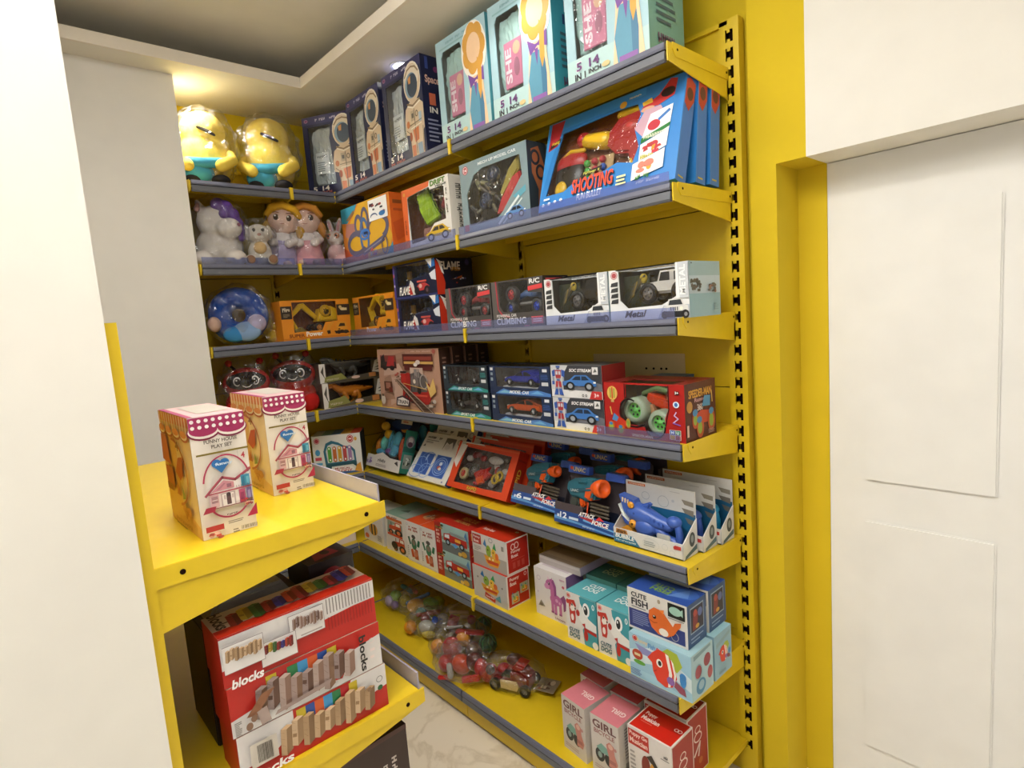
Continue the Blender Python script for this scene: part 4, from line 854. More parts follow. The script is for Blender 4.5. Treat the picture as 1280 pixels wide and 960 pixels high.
# flame racer boxes, two high
def flame_box(z, label, y=FY, x=-1.268):
    w, d, h = .326, .19, .148; k = '#171d38'
    ra = [('p', '#c8341c', [(.0, .95), (.3, .8), (.55, .3), (.45, 0), (0, 0)]), ('p', '#e6e0dc', [(.06, .98), (.34, .9), (.5, .55), (.36, .6), (.2, .85)])]
    F = [('r', '#4c3f86', 0, 0, .045, 1), ('e', '#c85a50', .022, .7, .015, .05), ('e', '#d8c8d8', .022, .4, .012, .04), ('r', '#30386c', 0, 0, 1, .06), ('p', '#d8d4d0', [(.36, .3), (.42, .5), (.48, .4), (.52, .08), (.4, .06)]), ('p', '#b83024', [(.34, .1), (.4, .4), (.46, .08)]), ('t', '#f4efe6', 'FLAME', .13, .1, .38, .34, 0, .02),
         ('g', [('p', '#b83a38', [(.05, .4), (.3, .7), (.7, .75), (.95, .5), (.9, .3), (.1, .25)]), ('e', '#241f24', .15, .28, .16, .26), ('e', '#241f24', .8, .26, .18, .28), ('e', '#d8a8a0', .4, .55, .1, .14), ('e', '#5c4450', .8, .26, .08, .12), ('r', '#c05048', .2, .78, .8, .9)], .5, .05, .86, .5),
         ('p', '#d8dce4', [(.86, .6), (1, .7), (1, .4), (.9, .44)]), ('p', '#2c6cb0', [(.84, .9), (1, 1), (1, .78), (.88, .74)]), ('p', '#e8e4e0', [(.8, 1), (.94, 1), (.92, .76)])]
    R = [('g', ra, 0, 0, .42, 1), ('t', '#e0d6c8', 'FLAME', .12, .68, .66, .9), ('t', '#c08a3c', 'SPEED', .4, .64, .66, .74), ('p', '#b0542c', [(.4, .4), (.7, .52), (.68, .44)]), ('g', a_scribble(['#d0ccd4', '#4c4c80', '#a83c2c'], 8, 3, .14), .4, .1, .95, .5), ('e', '#3c3460', .85, .88, .06, .08)]
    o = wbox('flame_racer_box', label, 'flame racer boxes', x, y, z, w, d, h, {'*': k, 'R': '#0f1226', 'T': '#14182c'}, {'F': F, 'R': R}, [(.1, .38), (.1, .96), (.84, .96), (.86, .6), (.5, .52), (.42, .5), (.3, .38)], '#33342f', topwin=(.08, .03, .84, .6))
    toy_car(o, (-.02, .07, .055), .2, .06, .075, '#2a4468', 'racer', '#5c6470', name='toy_racing_car'); MB().box(-.13, .05, .03, -.1, .06, .12, M('#a8803c'), .002).build('insert_card', o)
    MB().box(-.12, .12, .004, .1, .125, .13, M('#5a5f58')).build('backing_card', o)
    return o
flame_box(Z3, 'dark blue flame racer box, lower one of the pair'); flame_box(Z3+.149, 'dark blue flame racer box stacked on top of another', x=-1.275)
# climbing car boxes
def climb_box(x, label, y=FY, hubs=('#b8343c', '#b8343c'), body='#b0343c', w=.262, window=True):
    d, h = .125, .165; g = '#4b4744'
    F = [('r', '#5e5a56', 0, 0, .1, 1), ('l', '#b83848', [(.1, 1), (.12, .4), (.2, .26), (.34, .22)], .035), ('t', '#f2f0ec', 'CLIMBING', .07, .06, .66, .2), ('t', '#d8d4d0', 'POWERFUL CAR', .08, .22, .48, .285), ('r', '#c8565c', .76, .05, .97, .2), ('g', a_lines('#f0d8d8', 2, 2), .79, .08, .95, .17),
         ('t', '#f2f2f2', 'R/C', .76, .87, .95, .97), ('p', '#d8484a', [(.73, .73), (.99, .76), (.99, .85), (.73, .82)]), ('r', '#c85c7c', .62, .0, .72, .03)]
    R = [('g', a_lines('#77726c', 5, 2), .2, .3, .8, .8), ('r', '#c8484c', .1, .85, .9, .95)]
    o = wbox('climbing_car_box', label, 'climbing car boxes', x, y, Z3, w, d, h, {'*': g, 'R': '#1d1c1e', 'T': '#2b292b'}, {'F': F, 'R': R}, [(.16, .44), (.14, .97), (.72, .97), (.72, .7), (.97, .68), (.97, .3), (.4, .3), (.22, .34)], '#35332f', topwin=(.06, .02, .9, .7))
    if window:
        b = MB(); c = PL(body)
        b.chain([(-.045, .05, .1), (.0, .05, .115), (.06, .05, .11), (.085, .05, .09)], [.008, .012, .012, .008], c); b.chain([(.0, .05, .11), (.02, .05, .14), (.06, .05, .14), (.08, .05, .11)], .004, PL('#2c2a2c')); b.box(.02, .035, .1, .07, .065, .12, c, .004); b.chain([(-.03, .05, .08), (.06, .05, .08)], .006, PL('#8c8a88')); b.build('toy_chassis', o)
        for p, r0, hb in (((-.05, .03, .115), .03, hubs[0]), ((-.045, .02, .068), .022, hubs[1]), ((.085, .02, .068), .026, hubs[1]), ((.08, .08, .1), .026, hubs[0])): wheel(o, p, r0, .024, hb, '#3a3a3c')
    return o
climb_box(-.922, 'grey climbing car box with red wheels in the window', w=.275)
climb_box(-.647, 'grey climbing car box with blue and red wheels in the window', hubs=('#b8343c', '#2c48b8'), body='#4a6ca4')
climb_box(-.56, 'dark climbing car box standing behind the others', y=-.13, window=False)
# metal off-road car boxes
def metal_box(x, label, body):
    w, d, h = .262, .165, .149
    F = [('g', a_badge('#a8484c', ''), .03, .82, .12, .97)]+[('p', '#3a3c3e', [(.02, y), (.035, y+.07), (.125, y+.09), (.12, y)]) for y in (.68, .57, .46, .35)]
    F += [('p', '#b4bac4', [(.62, .0), (.7, .24), (1, .24), (1, 0)]), ('t', '#141416', 'Metal', .2, .06, .46, .19, 0, .03), ('g', a_jeep(), .68, .02, 1.06 if 0 else 1.0, .38), ('r', '#c4c9ce', .86, .36, 1, 1), ('t', '#eef0f0', 'METAL', .9, .42, .97, .95, 90), ('p', '#eceeee', [(.86, .36), (.9, .36), (.88, 1), (.86, 1)])]
    R = [('r', '#8fb0b8', 0, 0, 1, .42), ('r', '#b8c8d0', 0, .42, 1, .78), ('r', '#9ab4b8', 0, .74, 1, 1), ('g', a_scribble(['#4c4a40', '#5a564c', '#6c5c50'], 16, 5, .3), .02, .42, .42, .76), ('g', a_scribble(['#5a564c', '#6c6058', '#8a6a5c'], 12, 6, .3), .52, .42, .95, .64), ('g', a_lines('#7f9ca4', 4, 3), .72, .1, .9, .24), ('r', '#2c3034', .02, .95, .06, .97)]
    o = wbox('metal_car_box', label, 'white off-road car boxes', x, FY, Z3, w, d, h, {'*': '#e2e4e4', 'R': '#9fb8bf'}, {'F': F, 'R': R}, [(.14, .4), (.13, .97), (.85, .97), (.85, .4), (.68, .26), (.24, .24)], '#4a463c', topwin=(.1, .0, .86, .66))
    toy_car(o, (.035, .075, .045), .17, .09, .08, body, 'jeep', '#6a6664', wr=.03, name='toy_jeep')
    b = MB()
    for i in range(7): b.chain([(-.085+.008*i, .03, .05+.01*i), (-.06+.006*i, .025, .1+.004*i)], .004, PL(['#3a3c30', '#5a5440', '#8a7434'][i % 3]), 6)
    b.ell((-.03, .03, .118), (.012, .008, .014), PL('#b8a030')); b.build('toy_accessories', o)
    MB().box(-.12, .06, .01, -.03, .065, .13, M('#3c4436')).build('backing_card', o)
    return o
metal_box(-.379, 'white metal car box with a dark off-road car, beside the climbing car boxes', '#34312c')
metal_box(-.112, 'white metal car box with a white off-road car, nearest the open shelf end', '#dcd8d0')
# ================================================================== fourth shelf
def ladybug(x, y, z, rz, label, s=1):
    r = empty('ladybird_plush', label, 'soft toy', 'red ladybird soft toys'); R = FB('#b3211c'); K = FB('#1d1b1d')
    mb = MB(); mb.ell((0, .02, .07), (.098, .08, .072), R); mb.ell((0, 0, .165), (.1, .075, .07), R)
    for sx in (-1, 1): mb.ell((sx*.06, -.055, .045), (.044, .04, .046), R)
    blend(mb.build('body', r))
    MB().ell((0, -.022, .172), (.086, .062, .05), K, 24, 16).build('face', r)
    for sx in (-1, 1):
        e = MB().ell((sx*.036, -.073, .178), (.017, .01, .021), FB('#eceae6')).build('eye', r)
        MB().ell((sx*.036, -.079, .178), (.012, .007, .015), PL('#161416')).build('pupil', e)
        MB().ell((sx*.036-.003, -.084, .184), (.004, .003, .004), PL('#f6f6f6'), 8, 6).build('eye_shine', e)
        a = MB().chain([(sx*.04, .0, .225), (sx*.06, -.005, .25)], .006, K).build('antenna', r); MB().ell((sx*.064, -.006, .258), .015, R).build('antenna_tip', a)
    MB().chain([(-.016, -.082, .158), (-.004, -.084, .151), (.01, -.084, .152), (.02, -.081, .16)], .0022, FB('#e8e4de'), 6).build('smile', r)
    MB().box(-.006, -.075, .055, .012, -.065, .09, K, .002).build('tummy_seam', r)
    clear_bag(r, (0, 0, .135), (.118, .105, .148), 6.6*s, amp=.016)
    r.scale = (s,)*3; return put(r, x, y, z, rz)
ladybug(-1.985, -.805, Z4, 72, 'red ladybird soft toy with a black smiling face, farther from the corner', 1.03)
ladybug(-1.985, -.585, Z4, 66, 'red ladybird soft toy with a black smiling face, next to the dinosaur boxes', 1.08)
# dinosaur boxes on the corner shelf, facing the aisle
def dino_box(x, z, label, c1, h):
    w, d = .34, .14
    F = [('r', '#dcd8d0', 0, 0, .09, 1), ('p', '#4a463c', [(.02, .6), (.07, .9), (.06, .5), (.08, .2)]), ('p', '#8a8a4c', [(.06, .02), (.08, .3), (.34, .42), (.42, .1)]), ('w', '#c8bca0', 5, .1, .1, .3, .2), ('p', '#e4e0d8', [(.84, .3), (.9, .9), (1, 1), (1, .2)]), ('p', '#2c2a28', [(.88, .5), (.98, .62), (.97, .52)]), ('p', '#2c2a28', [(.88, .38), (.98, .48), (.97, .38)]), ('p', '#2c2a28', [(.92, .72), (.99, .82), (.98, .7)]),
         ('r', '#c8844c', .78, .02, .9, .26), ('e', '#e0c0b0', .56, .12, .07, .08), ('r', '#6a5a34', .42, .0, 1, .04)]
    o = wbox('dinosaur_box', label, 'dinosaur window boxes', x, -.325, z, w, d, h, {'*': '#5a5246'}, {'F': F}, [(.1, .08), (.1, .96), (.84, .96), (.83, .26), (.5, .2), (.44, .12), (.2, .06)][:6], '#3b3a34', topwin=(.03, .03, .9, .9), rz=90)
    O = PL(c1[0]); K = PL(c1[1])
    b = MB(); b.chain([(.13, .06, .07), (.08, .055, .07), (.03, .05, .072), (-.03, .05, .07), (-.065, .05, .085), (-.09, .048, .105)], [.006, .014, .024, .026, .018, .015], O, 14); b.ell((-.115, .048, .112), (.026, .015, .013), O); b.ell((-.112, .048, .097), (.02, .012, .006), O); b.ell((.02, .05, .055), (.022, .03, .026), O)
    bd = b.build('toy_dinosaur', o)
    for px, py in ((.03, .03), (.03, .075), (-.04, .03), (-.04, .075)): MB().chain([(px, py, .06), (px+.012, py, .035), (px-.004, py, .01), (px-.014, py, .008)], [.014, .01, .007, .008], O).build('leg', bd)
    b = MB()
    for i in range(7): b.prism([(-.06+.022*i, .094-.002*i), (-.052+.022*i, .112-.004*i), (-.044+.022*i, .09-.002*i)], .044, .056, K, 'y')
    b.build('back_stripe', bd)
    return o
dino_box(-1.872, Z4, 'dinosaur window box with an orange dinosaur, lower of the pair', ('#d07a22', '#5c2f14'), .125)
dino_box(-1.885, Z4+.126, 'dinosaur window box with a grey dinosaur, on top of the orange one', ('#4a4a44', '#2c2c28'), .095)
# train set boxes, one behind the other
def train_box(y, label):
    w, d, h = .505, .058, .276
    F = [('g', a_scribble(['#b8907c', '#c0a090', '#a07c68', '#94705c'], 24, 11, .4), 0, 0, 1, 1), ('r', '#7c3c34', .06, .68, .34, .9), ('g', [('p', '#2a2422', [(.0, .1), (.1, .8), (.3, 1), (.34, .5), (1, .5), (1, .1)]), ('p', '#a02c2c', [(.4, .2), (.9, .2), (.9, .8), (.6, .9)]), ('e', '#2a2422', .3, .1, .14, .16), ('e', '#2a2422', .75, .1, .14, .16)], .05, .66, .33, .92),
         ('r', '#4c1c18', .45, .72, .92, .92), ('r', '#8a3a30', .47, .82, .9, .88), ('r', '#c8a058', .47, .76, .92, .8), ('r', '#5c2420', .47, .66, .9, .72), ('e', '#b05c50', .94, .96, .025, .035), ('w', '#d8b8a8', 14, .6, .95, .9, .97),
         ('r', '#c4aa9a', .56, .5, .76, .7), ('p', '#a02420', [(.4, .2), (.44, .58), (.52, .62), (.84, .45), (.86, .24), (.8, .1), (.7, .06)]), ('p', '#5c5654', [(.54, .3), (.56, .6), (.7, .64), (.82, .5), (.8, .32)]), ('r', '#8c8482', .62, .54, .67, .68), ('r', '#8c8482', .68, .54, .7, .68), ('e', '#746c6a', .62, .48, .06, .1), ('o', '#a8a09c', .76, .48, .06, .12, .02), ('e', '#2a2422', .68, .34, .03, .06), ('r', '#b02c24', .4, .42, .48, .6),
         ('r', '#c84838', .5, .24, .8, .27), ('l', '#3c3434', [(.56, .6), (.56, .32)], .012), ('l', '#3c3434', [(.61, .63), (.61, .34)], .012), ('l', '#c8a058', [(.44, .44), (.8, .36)], .012), ('e', '#3a3230', .47, .22, .035, .055), ('e', '#8a2420', .47, .22, .02, .03), ('e', '#3a3230', .56, .18, .035, .055), ('e', '#8a2420', .56, .18, .02, .03), ('e', '#d8ccb8', .62, .48, .02, .035), ('r', '#2a2422', .4, .61, .5, .64), ('e', '#e0d8d0', .66, .75, .03, .03), ('e', '#d0c4bc', .7, .79, .035, .035), ('g', a_scribble(['#6c5448', '#8c6c58', '#d0b8a8', '#a44c40'], 12, 21, .35), .3, .48, .44, .64), ('p', '#5a4438', [(.3, .5), (.36, .5), (.9, .0), (.7, .0)]), *[('l', '#3a2a20', [(.315+.042*i, .47-.047*i), (.37+.053*i, .47-.047*i)], .012) for i in range(10)], ('l', '#a08c7c', [(.32, .5), (.74, .0)], .02), ('l', '#a08c7c', [(.36, .5), (.88, .0)], .02), ('p', '#d8b468', [(.8, .5), (.86, .4), (.92, .55), (.95, .34), (.86, .24)]), ('g', a_scribble(['#8c8078', '#b8aca0', '#6c5c50'], 8, 4, .4), .78, .06, .97, .24),
         ('r', '#5c3a2c', .12, .3, .26, .46), ('r', '#a06c58', .15, .34, .23, .44), ('r', '#6c2c24', .2, .28, .26, .36), ('p', '#3c3038', [(.3, .06), (.32, .2), (.42, .24), (.54, .18), (.52, .06)]), ('p', '#e0d8d0', [(.32, .08), (.34, .18), (.42, .21), (.52, .16), (.5, .08)]), ('t', '#2c2430', 'TRAIN', .335, .1, .5, .165), ('e', '#d0c4b8', .08, .14, .04, .08), ('r', '#5a4c40', .06, .2, .1, .24)]
    return pbox('train_set_box', label, 'brown train set boxes', -1.391, y, Z4, w, d, h, {'*': '#b48c76', 'R': '#3a241c', 'T': '#6a4a3c'}, {'F': F, 'R': [('g', a_lines('#86685a', 12, 4, .4), .25, .1, .75, .9)]})
for i, y in enumerate((-.305, -.235, -.165, -.095)):
    train_box(y, ['brown train set box with a red locomotive, the front one', 'brown train set box second in the row, its dark end showing behind the front box', 'brown train set box third in the row, behind the grey speed car boxes', 'brown train set box at the back of the row, against the yellow panel'][i])
def speed_box(x, z, label, col, kind, w, group, blue):
    d, h = .13, .103; k = '#26323c' if not blue else '#1c2c4c'; t = '#2c8c84' if not blue else '#4c7cc0'
    F = [('r', '#e0e0e0', .02, .84, .07, .94), ('r', '#8a9aa4', .025, .66, .065, .76), ('r', '#8a9aa4', .025, .46, .065, .58), ('p', t, [(.1, .02), (.24, .2), (.46, .08), (.8, .2), (1, .1), (1, 0), (.1, 0)]), ('p', '#7cb4cc', [(.14, .04), (.26, .15), (.42, .05)]), ('p', '#6ca8d8', [(.68, .06), (.8, .17), (.9, .06)]), ('t', '#e8f0f4', 'SPORT CAR' if not blue else 'MODEL CAR', .34, .04, .66, .15, 0, .015),
         ('r', '#d8dce0', .89, .82, .96, .92), ('r', '#c8ccd0', .87, .36, .97, .48), ('g', a_lines('#3c8c8c' if not blue else '#3c5c9c', 5, 5), .86, .55, .98, .75)]
    o = wbox('sport_car_box', label, group, x, FY, z, w, d, h, {'*': k, 'R': '#141a28', 'T': '#1c2430'}, {'F': F, 'R': [('g', a_lines('#44546c', 5, 4), .2, .3, .8, .8)]}, [(.12, .26), (.1, .95), (.84, .95), (.84, .4), (.8, .24)], '#6a6660' if blue else '#3c3c3a', topwin=(.06, .02, .86, .7))
    toy_car(o, (-.015, .06, .03), w*.58, .055, .07, col, kind, '#d8d8d8', name='toy_sport_car')
    MB().box(-w*.4, .035, .012, w*.36, .1, .024, PL('#caccd0' if blue else '#4c5050'), .002).build('display_base', o)
    return o
speed_box(-.978, Z4, 'dark teal sport car box with a grey car, lower of its stack', '#4b4440', 'racer', .283, 'dark teal sport car boxes', 0)
speed_box(-.982, Z4+.104, 'dark teal sport car box with a dark car, upper of its stack', '#33302e', 'coupe', .283, 'dark teal sport car boxes', 0)
speed_box(-.667, Z4, 'blue sport car box with an orange car in the window', '#d8581a', 'coupe', .316, 'blue sport car boxes', 1)
speed_box(-.669, Z4+.104, 'blue sport car box with a deep blue car in the window', '#1f2fa0', 'coupe', .316, 'blue sport car boxes', 1)
def stream_box(z, label, x=-.396):
    w, d, h = .216, .12, .106
    F = [('r', '#3a3c42', 0, .24, 1, 1), ('p', '#6c6e76', [(.3, .24), (.6, .6), (1, .45), (1, .24)]), ('p', '#c8cacc', [(.25, .24), (.25, .7), (.36, 1), (0, 1), (0, .24)]), ('t', '#f0f0f0', 'SOC STREAM', .38, .8, .8, .9, 0, .01), ('g', a_robot(), .02, .06, .3, .98), ('g', a_car('#3f74b8', '#23344c', '#1e2024', '#9aa0a8'), .26, .22, .92, .8), ('r', '#d8d8d8', .84, .74, .95, .96), ('p', '#5a5c5c', [(.86, .8), (.9, .92), (.93, .82)]), ('p', '#c03434', [(.77, 0), (.82, .24), (1, .24), (1, 0)]), ('t', '#f0e0e0', '3+', .86, .06, .95, .18), ('o', '#3a3a3c', .65, .1, .02, .04, .02), ('o', '#3a3a3c', .71, .1, .02, .04, .02)]
    return pbox('robot_car_box', label, 'robot car boxes', x, FY, z, w, d, h, {'*': '#dedede', 'R': '#8c1f22', 'T': '#55585e'}, {'F': F, 'R': [('o', '#c86060', .4, .3, .14, .16, .04), ('o', '#c86060', .6, .3, .14, .16, .04)]})
stream_box(Z4, 'white robot car box with a blue car, lower of the two'); stream_box(Z4+.1075, 'white robot car box with a blue car, stacked on top', -.398)
pbox('blue_toy_box', 'small blue and grey box lying behind the red stunt car box', None, -.20, -.11, Z4, .12, .09, .158, {'*': '#2c4c74', 'T': '#3c6c9c', 'F': '#8a8a80'}, {'F': [('p', '#2c5c9c', [(0, .9), (1, .8), (1, 1), (0, 1)])]})
# cream panel at the back of the bay
mb = MB(); mb.box(-.565, -.006, 1.2, -.18, -.002, 1.406, M('#d6c492', 'plastic'), .0015)
for x in (-.33, -.30, -.27, -.25): mb.lathe([(.004, -.0075), (.004, -.006)], HOLE_SHADE, 10, 'y', (x, 0, 1.355))
tag(mb.build('cream_panel'), 'cream plastic panel fixed to the back behind the red stunt car box', 'panel')
# red stunt car box
w, d, h = .277, .168, .164
F = [('e', '#dcb45c', .115, .8, .07, .13), ('l', '#8a9c3c', [(.09, .88), (.09, .72)], .03), ('l', '#8a9c3c', [(.14, .88), (.14, .72)], .03), ('l', '#c4482c', [(.115, .9), (.115, .7)], .03), ('r', '#c8a060', .095, .63, .135, .67),
     ('g', [('p', '#c0341e', [(.2, .4), (.4, .7), (.8, .5), (.9, .3), (.4, .2)]), ('p', '#4a84b8', [(.2, .5), (.3, .75), (.5, .6), (.4, .45)]), ('l', '#d8b45c', [(.2, .7), (.14, .96)], .05), ('e', '#c85c20', .16, .25, .16, .2), ('e', '#98b03c', .15, .25, .1, .13), ('e', '#3c78b0', .14, .36, .08, .06), ('e', '#c85c20', .6, .16, .18, .2), ('e', '#98b03c', .58, .16, .11, .13), ('e', '#3c78b0', .57, .27, .08, .06), ('e', '#b08c3c', .92, .42, .1, .18), ('e', '#7c9c3c', .92, .42, .06, .11)], .04, .04, .34, .56),
     ('t', '#f0d8a0', 'SPEEDER-MAN', .36, .025, .62, .075), ('r', '#30181c', .895, .83, .945, .89), ('t', '#f0f0f0', '3+', .9, .84, .94, .885), ('e', '#d8e4f0', .91, .66, .035, .055), ('e', '#3c6cb0', .91, .66, .02, .035), ('l', '#c8b4e0', [(.91, .53), (.885, .47), (.93, .42), (.87, .34)], .02), ('l', '#7c5cb8', [(.87, .34), (.95, .31)], .02),
     ('r', '#e8e4dc', .825, .05, .955, .22), ('r', '#2c4c9c', .83, .135, .888, .215), ('r', '#3a7c4c', .893, .135, .95, .215), ('r', '#d8a838', .83, .055, .888, .13), ('r', '#b02c2c', .893, .055, .95, .13), ('t', '#e8f0f8', 'H', .845, .15, .873, .2), ('t', '#e8f0f8', 'U', .907, .15, .935, .2)]
F = [('o', '#1c1014', .335, .46, .137, .256, .03, 60, 270), ('o', '#1c1014', .65, .25, .128, .236, .03, 180, 360), ('l', '#1c1014', [(.335, .21), (.42, .2), (.52, .25)], .03), ('l', '#1c1014', [(.775, .27), (.8, .45), (.82, .56), (.82, .98)], .02), ('l', '#1c1014', [(.28, .98), (.28, .72)], .02)]+F
R = [('t', '#d8a040', 'SPEEDER-MAN', .12, .74, .86, .88, 0, 0), ('t', '#c89aa0', 'Runner', .3, .66, .7, .73), ('e', '#b8843c', .14, .6, .09, .1), ('t', '#d8c8c0', '360', .38, .5, .56, .62), ('p', '#b83a24', [(.2, .4), (.5, .5), (.8, .46), (.7, .26), (.3, .28)]), ('e', '#b04a24', .3, .36, .1, .16), ('e', '#8aa43c', .3, .36, .06, .1), ('e', '#3c7cac', .3, .48, .08, .06), ('e', '#b04a24', .45, .2, .12, .18), ('e', '#8aa43c', .44, .2, .07, .11), ('e', '#3c7cac', .43, .34, .08, .06), ('e', '#b04a24', .82, .28, .12, .2), ('e', '#8aa43c', .82, .28, .07, .12), ('e', '#3c7cac', .82, .44, .08, .06), ('p', '#4a8cb4', [(.52, .56), (.6, .74), (.8, .72), (.78, .54)]), ('l', '#c8a860', [(.86, .6), (.84, .8)], .03), ('g', a_lines('#9c8278', 3, 3), .7, .05, .95, .14), ('r', '#d8b8a8', .02, .1, .08, .3)]
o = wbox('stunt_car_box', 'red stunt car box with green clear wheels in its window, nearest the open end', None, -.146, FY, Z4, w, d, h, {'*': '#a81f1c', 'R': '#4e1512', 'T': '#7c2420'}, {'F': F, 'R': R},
         [(.29, .97), (.29, .73), (.21, .62), (.21, .36), (.3, .23), (.42, .23), (.53, .2), (.58, .06), (.72, .06), (.77, .2), (.77, .4), (.81, .56), (.81, .97)], '#a89c90', topwin=(.2, .02, .85, .5))
GT = M('#cfe8c8', 'film')
for p, r0 in (((-.045, .045, .077), .04), ((.042, .04, .047), .038), ((.03, .125, .07), .036), ((-.05, .125, .09), .036)):
    wheel(o, p, r0, .05, '#6fd060', '#a8b8a0', name='wheel', spokes=6)
b = MB(); b.prism([(-.03, .1), (-.02, .125), (.02, .118), (.1, .09), (.1, .065), (.03, .08), (-.0, .09)], .055, .1, PL('#cf3f22'), 'y', .006); b.chain([(-.05, .085, .12), (.0, .08, .138), (.035, .075, .132)], .009, PL('#6c8458')); b.prism([(-.02, .09), (.0, .095), (.01, .07), (.0, .06)], .05, .1, PL('#c8946c'), 'y'); bd = b.build('toy_stunt_car', o)
MB().ell((.065, .078, .115), (.034, .028, .028), M('#dfe2e4', 'film')).build('clear_dome', bd); MB().ell((.06, .085, .108), (.02, .018, .018), PL('#b8bcc0')).build('dome_insert', bd)
# ================================================================== fifth shelf
F = [('g', a_badge('#c44c5c', ''), .04, .8, .16, .95), ('e', '#4a9ccc', .1, .58, .05, .08), ('r', '#c44c5c', .04, .38, .17, .46), ('r', '#5ca4cc', .05, .26, .18, .32), ('r', '#d8b058', .06, .16, .19, .24), ('e', '#b8342c', .79, .87, .07, .1), ('o', '#f0e0dc', .79, .87, .055, .08, .01), ('r', '#f0d0cc', .76, .85, .82, .89), ('e', '#d8a848', .9, .86, .03, .05),
     ('p', '#2f6c84', [(.24, .22), (.22, .6), (.28, .8), (.4, .86), (.54, .8), (.66, .7), (.8, .68), (.87, .58), (.88, .26)]), ('p', '#cfd4d4', [(.29, .3), (.27, .6), (.32, .74), (.42, .78), (.54, .73), (.66, .64), (.78, .62), (.83, .54), (.84, .32)]), ('p', '#235260', [(.24, .1), (.24, .26), (.88, .3), (.88, .14), (.8, .22), (.36, .2), (.34, .08)])]
for i, c in enumerate(['#4c9c3c', '#c06a34', '#d0a02c', '#b84848', '#a07cac']):
    x = .34+.105*i; F += [('r', c, x-.035, .36-.0*i, x+.04, .66), ('e', c, x+.002, .66, .038, .05), ('e', c, x+.002, .36, .038, .05), ('e', '#f4f4ec', x, .66, .015, .025), ('e', '#f4f4ec', x+.005, .37, .015, .025)]
F += [('p', '#f0ece8', [(.3, .02), (.34, .14), (.44, .2), (.78, .18), (.84, .08), (.8, .02)]), ('t', '#9c3c4c', 'MUSICAL', .42, .12, .74, .165), ('t', '#7c2c4c', 'MELODY', .36, .04, .78, .11), ('t', '#d86c7c', 'MELODY', .357, .044, .777, .113), ('p', '#d89c3c', [(.82, .02), (.88, .2), (.96, .26), (.98, .02)]), ('e', '#3c64a0', .6, -.0+.03, .3, .03)]
pbox('xylophone_box', 'white toy xylophone box with coloured bars, in the corner of the fifth shelf', None, -1.945, -.42, Z5, .243, .15, .205, {'*': '#dedfda', 'R': '#3c4c5c'},
     {'F': F, 'T': a_stripes(['#cfd4d0', '#7fb0a4', '#4c84b4', '#d8a83c', '#c8442c']), 'R': [('r', '#2c3a44', 0, 0, 1, 1), ('l', '#8a948c', [(.6, .0), (.64, 1)], .03)]}, rz=54)
pbox('green_toy_box', 'narrow green and grey toy box beside the xylophone box, half behind the play house box', None, -2.03, -.60, Z5, .1, .12, .2, {'*': '#5f6a58', 'F': '#7c8470'}, {'F': [('r', '#c8a0b4', .1, .84, .7, 1), ('r', '#3c3a34', .0, .4, .6, .8), ('p', '#8aa47c', [(.1, .05), (.9, .1), (.7, .4)])]}, rz=80)
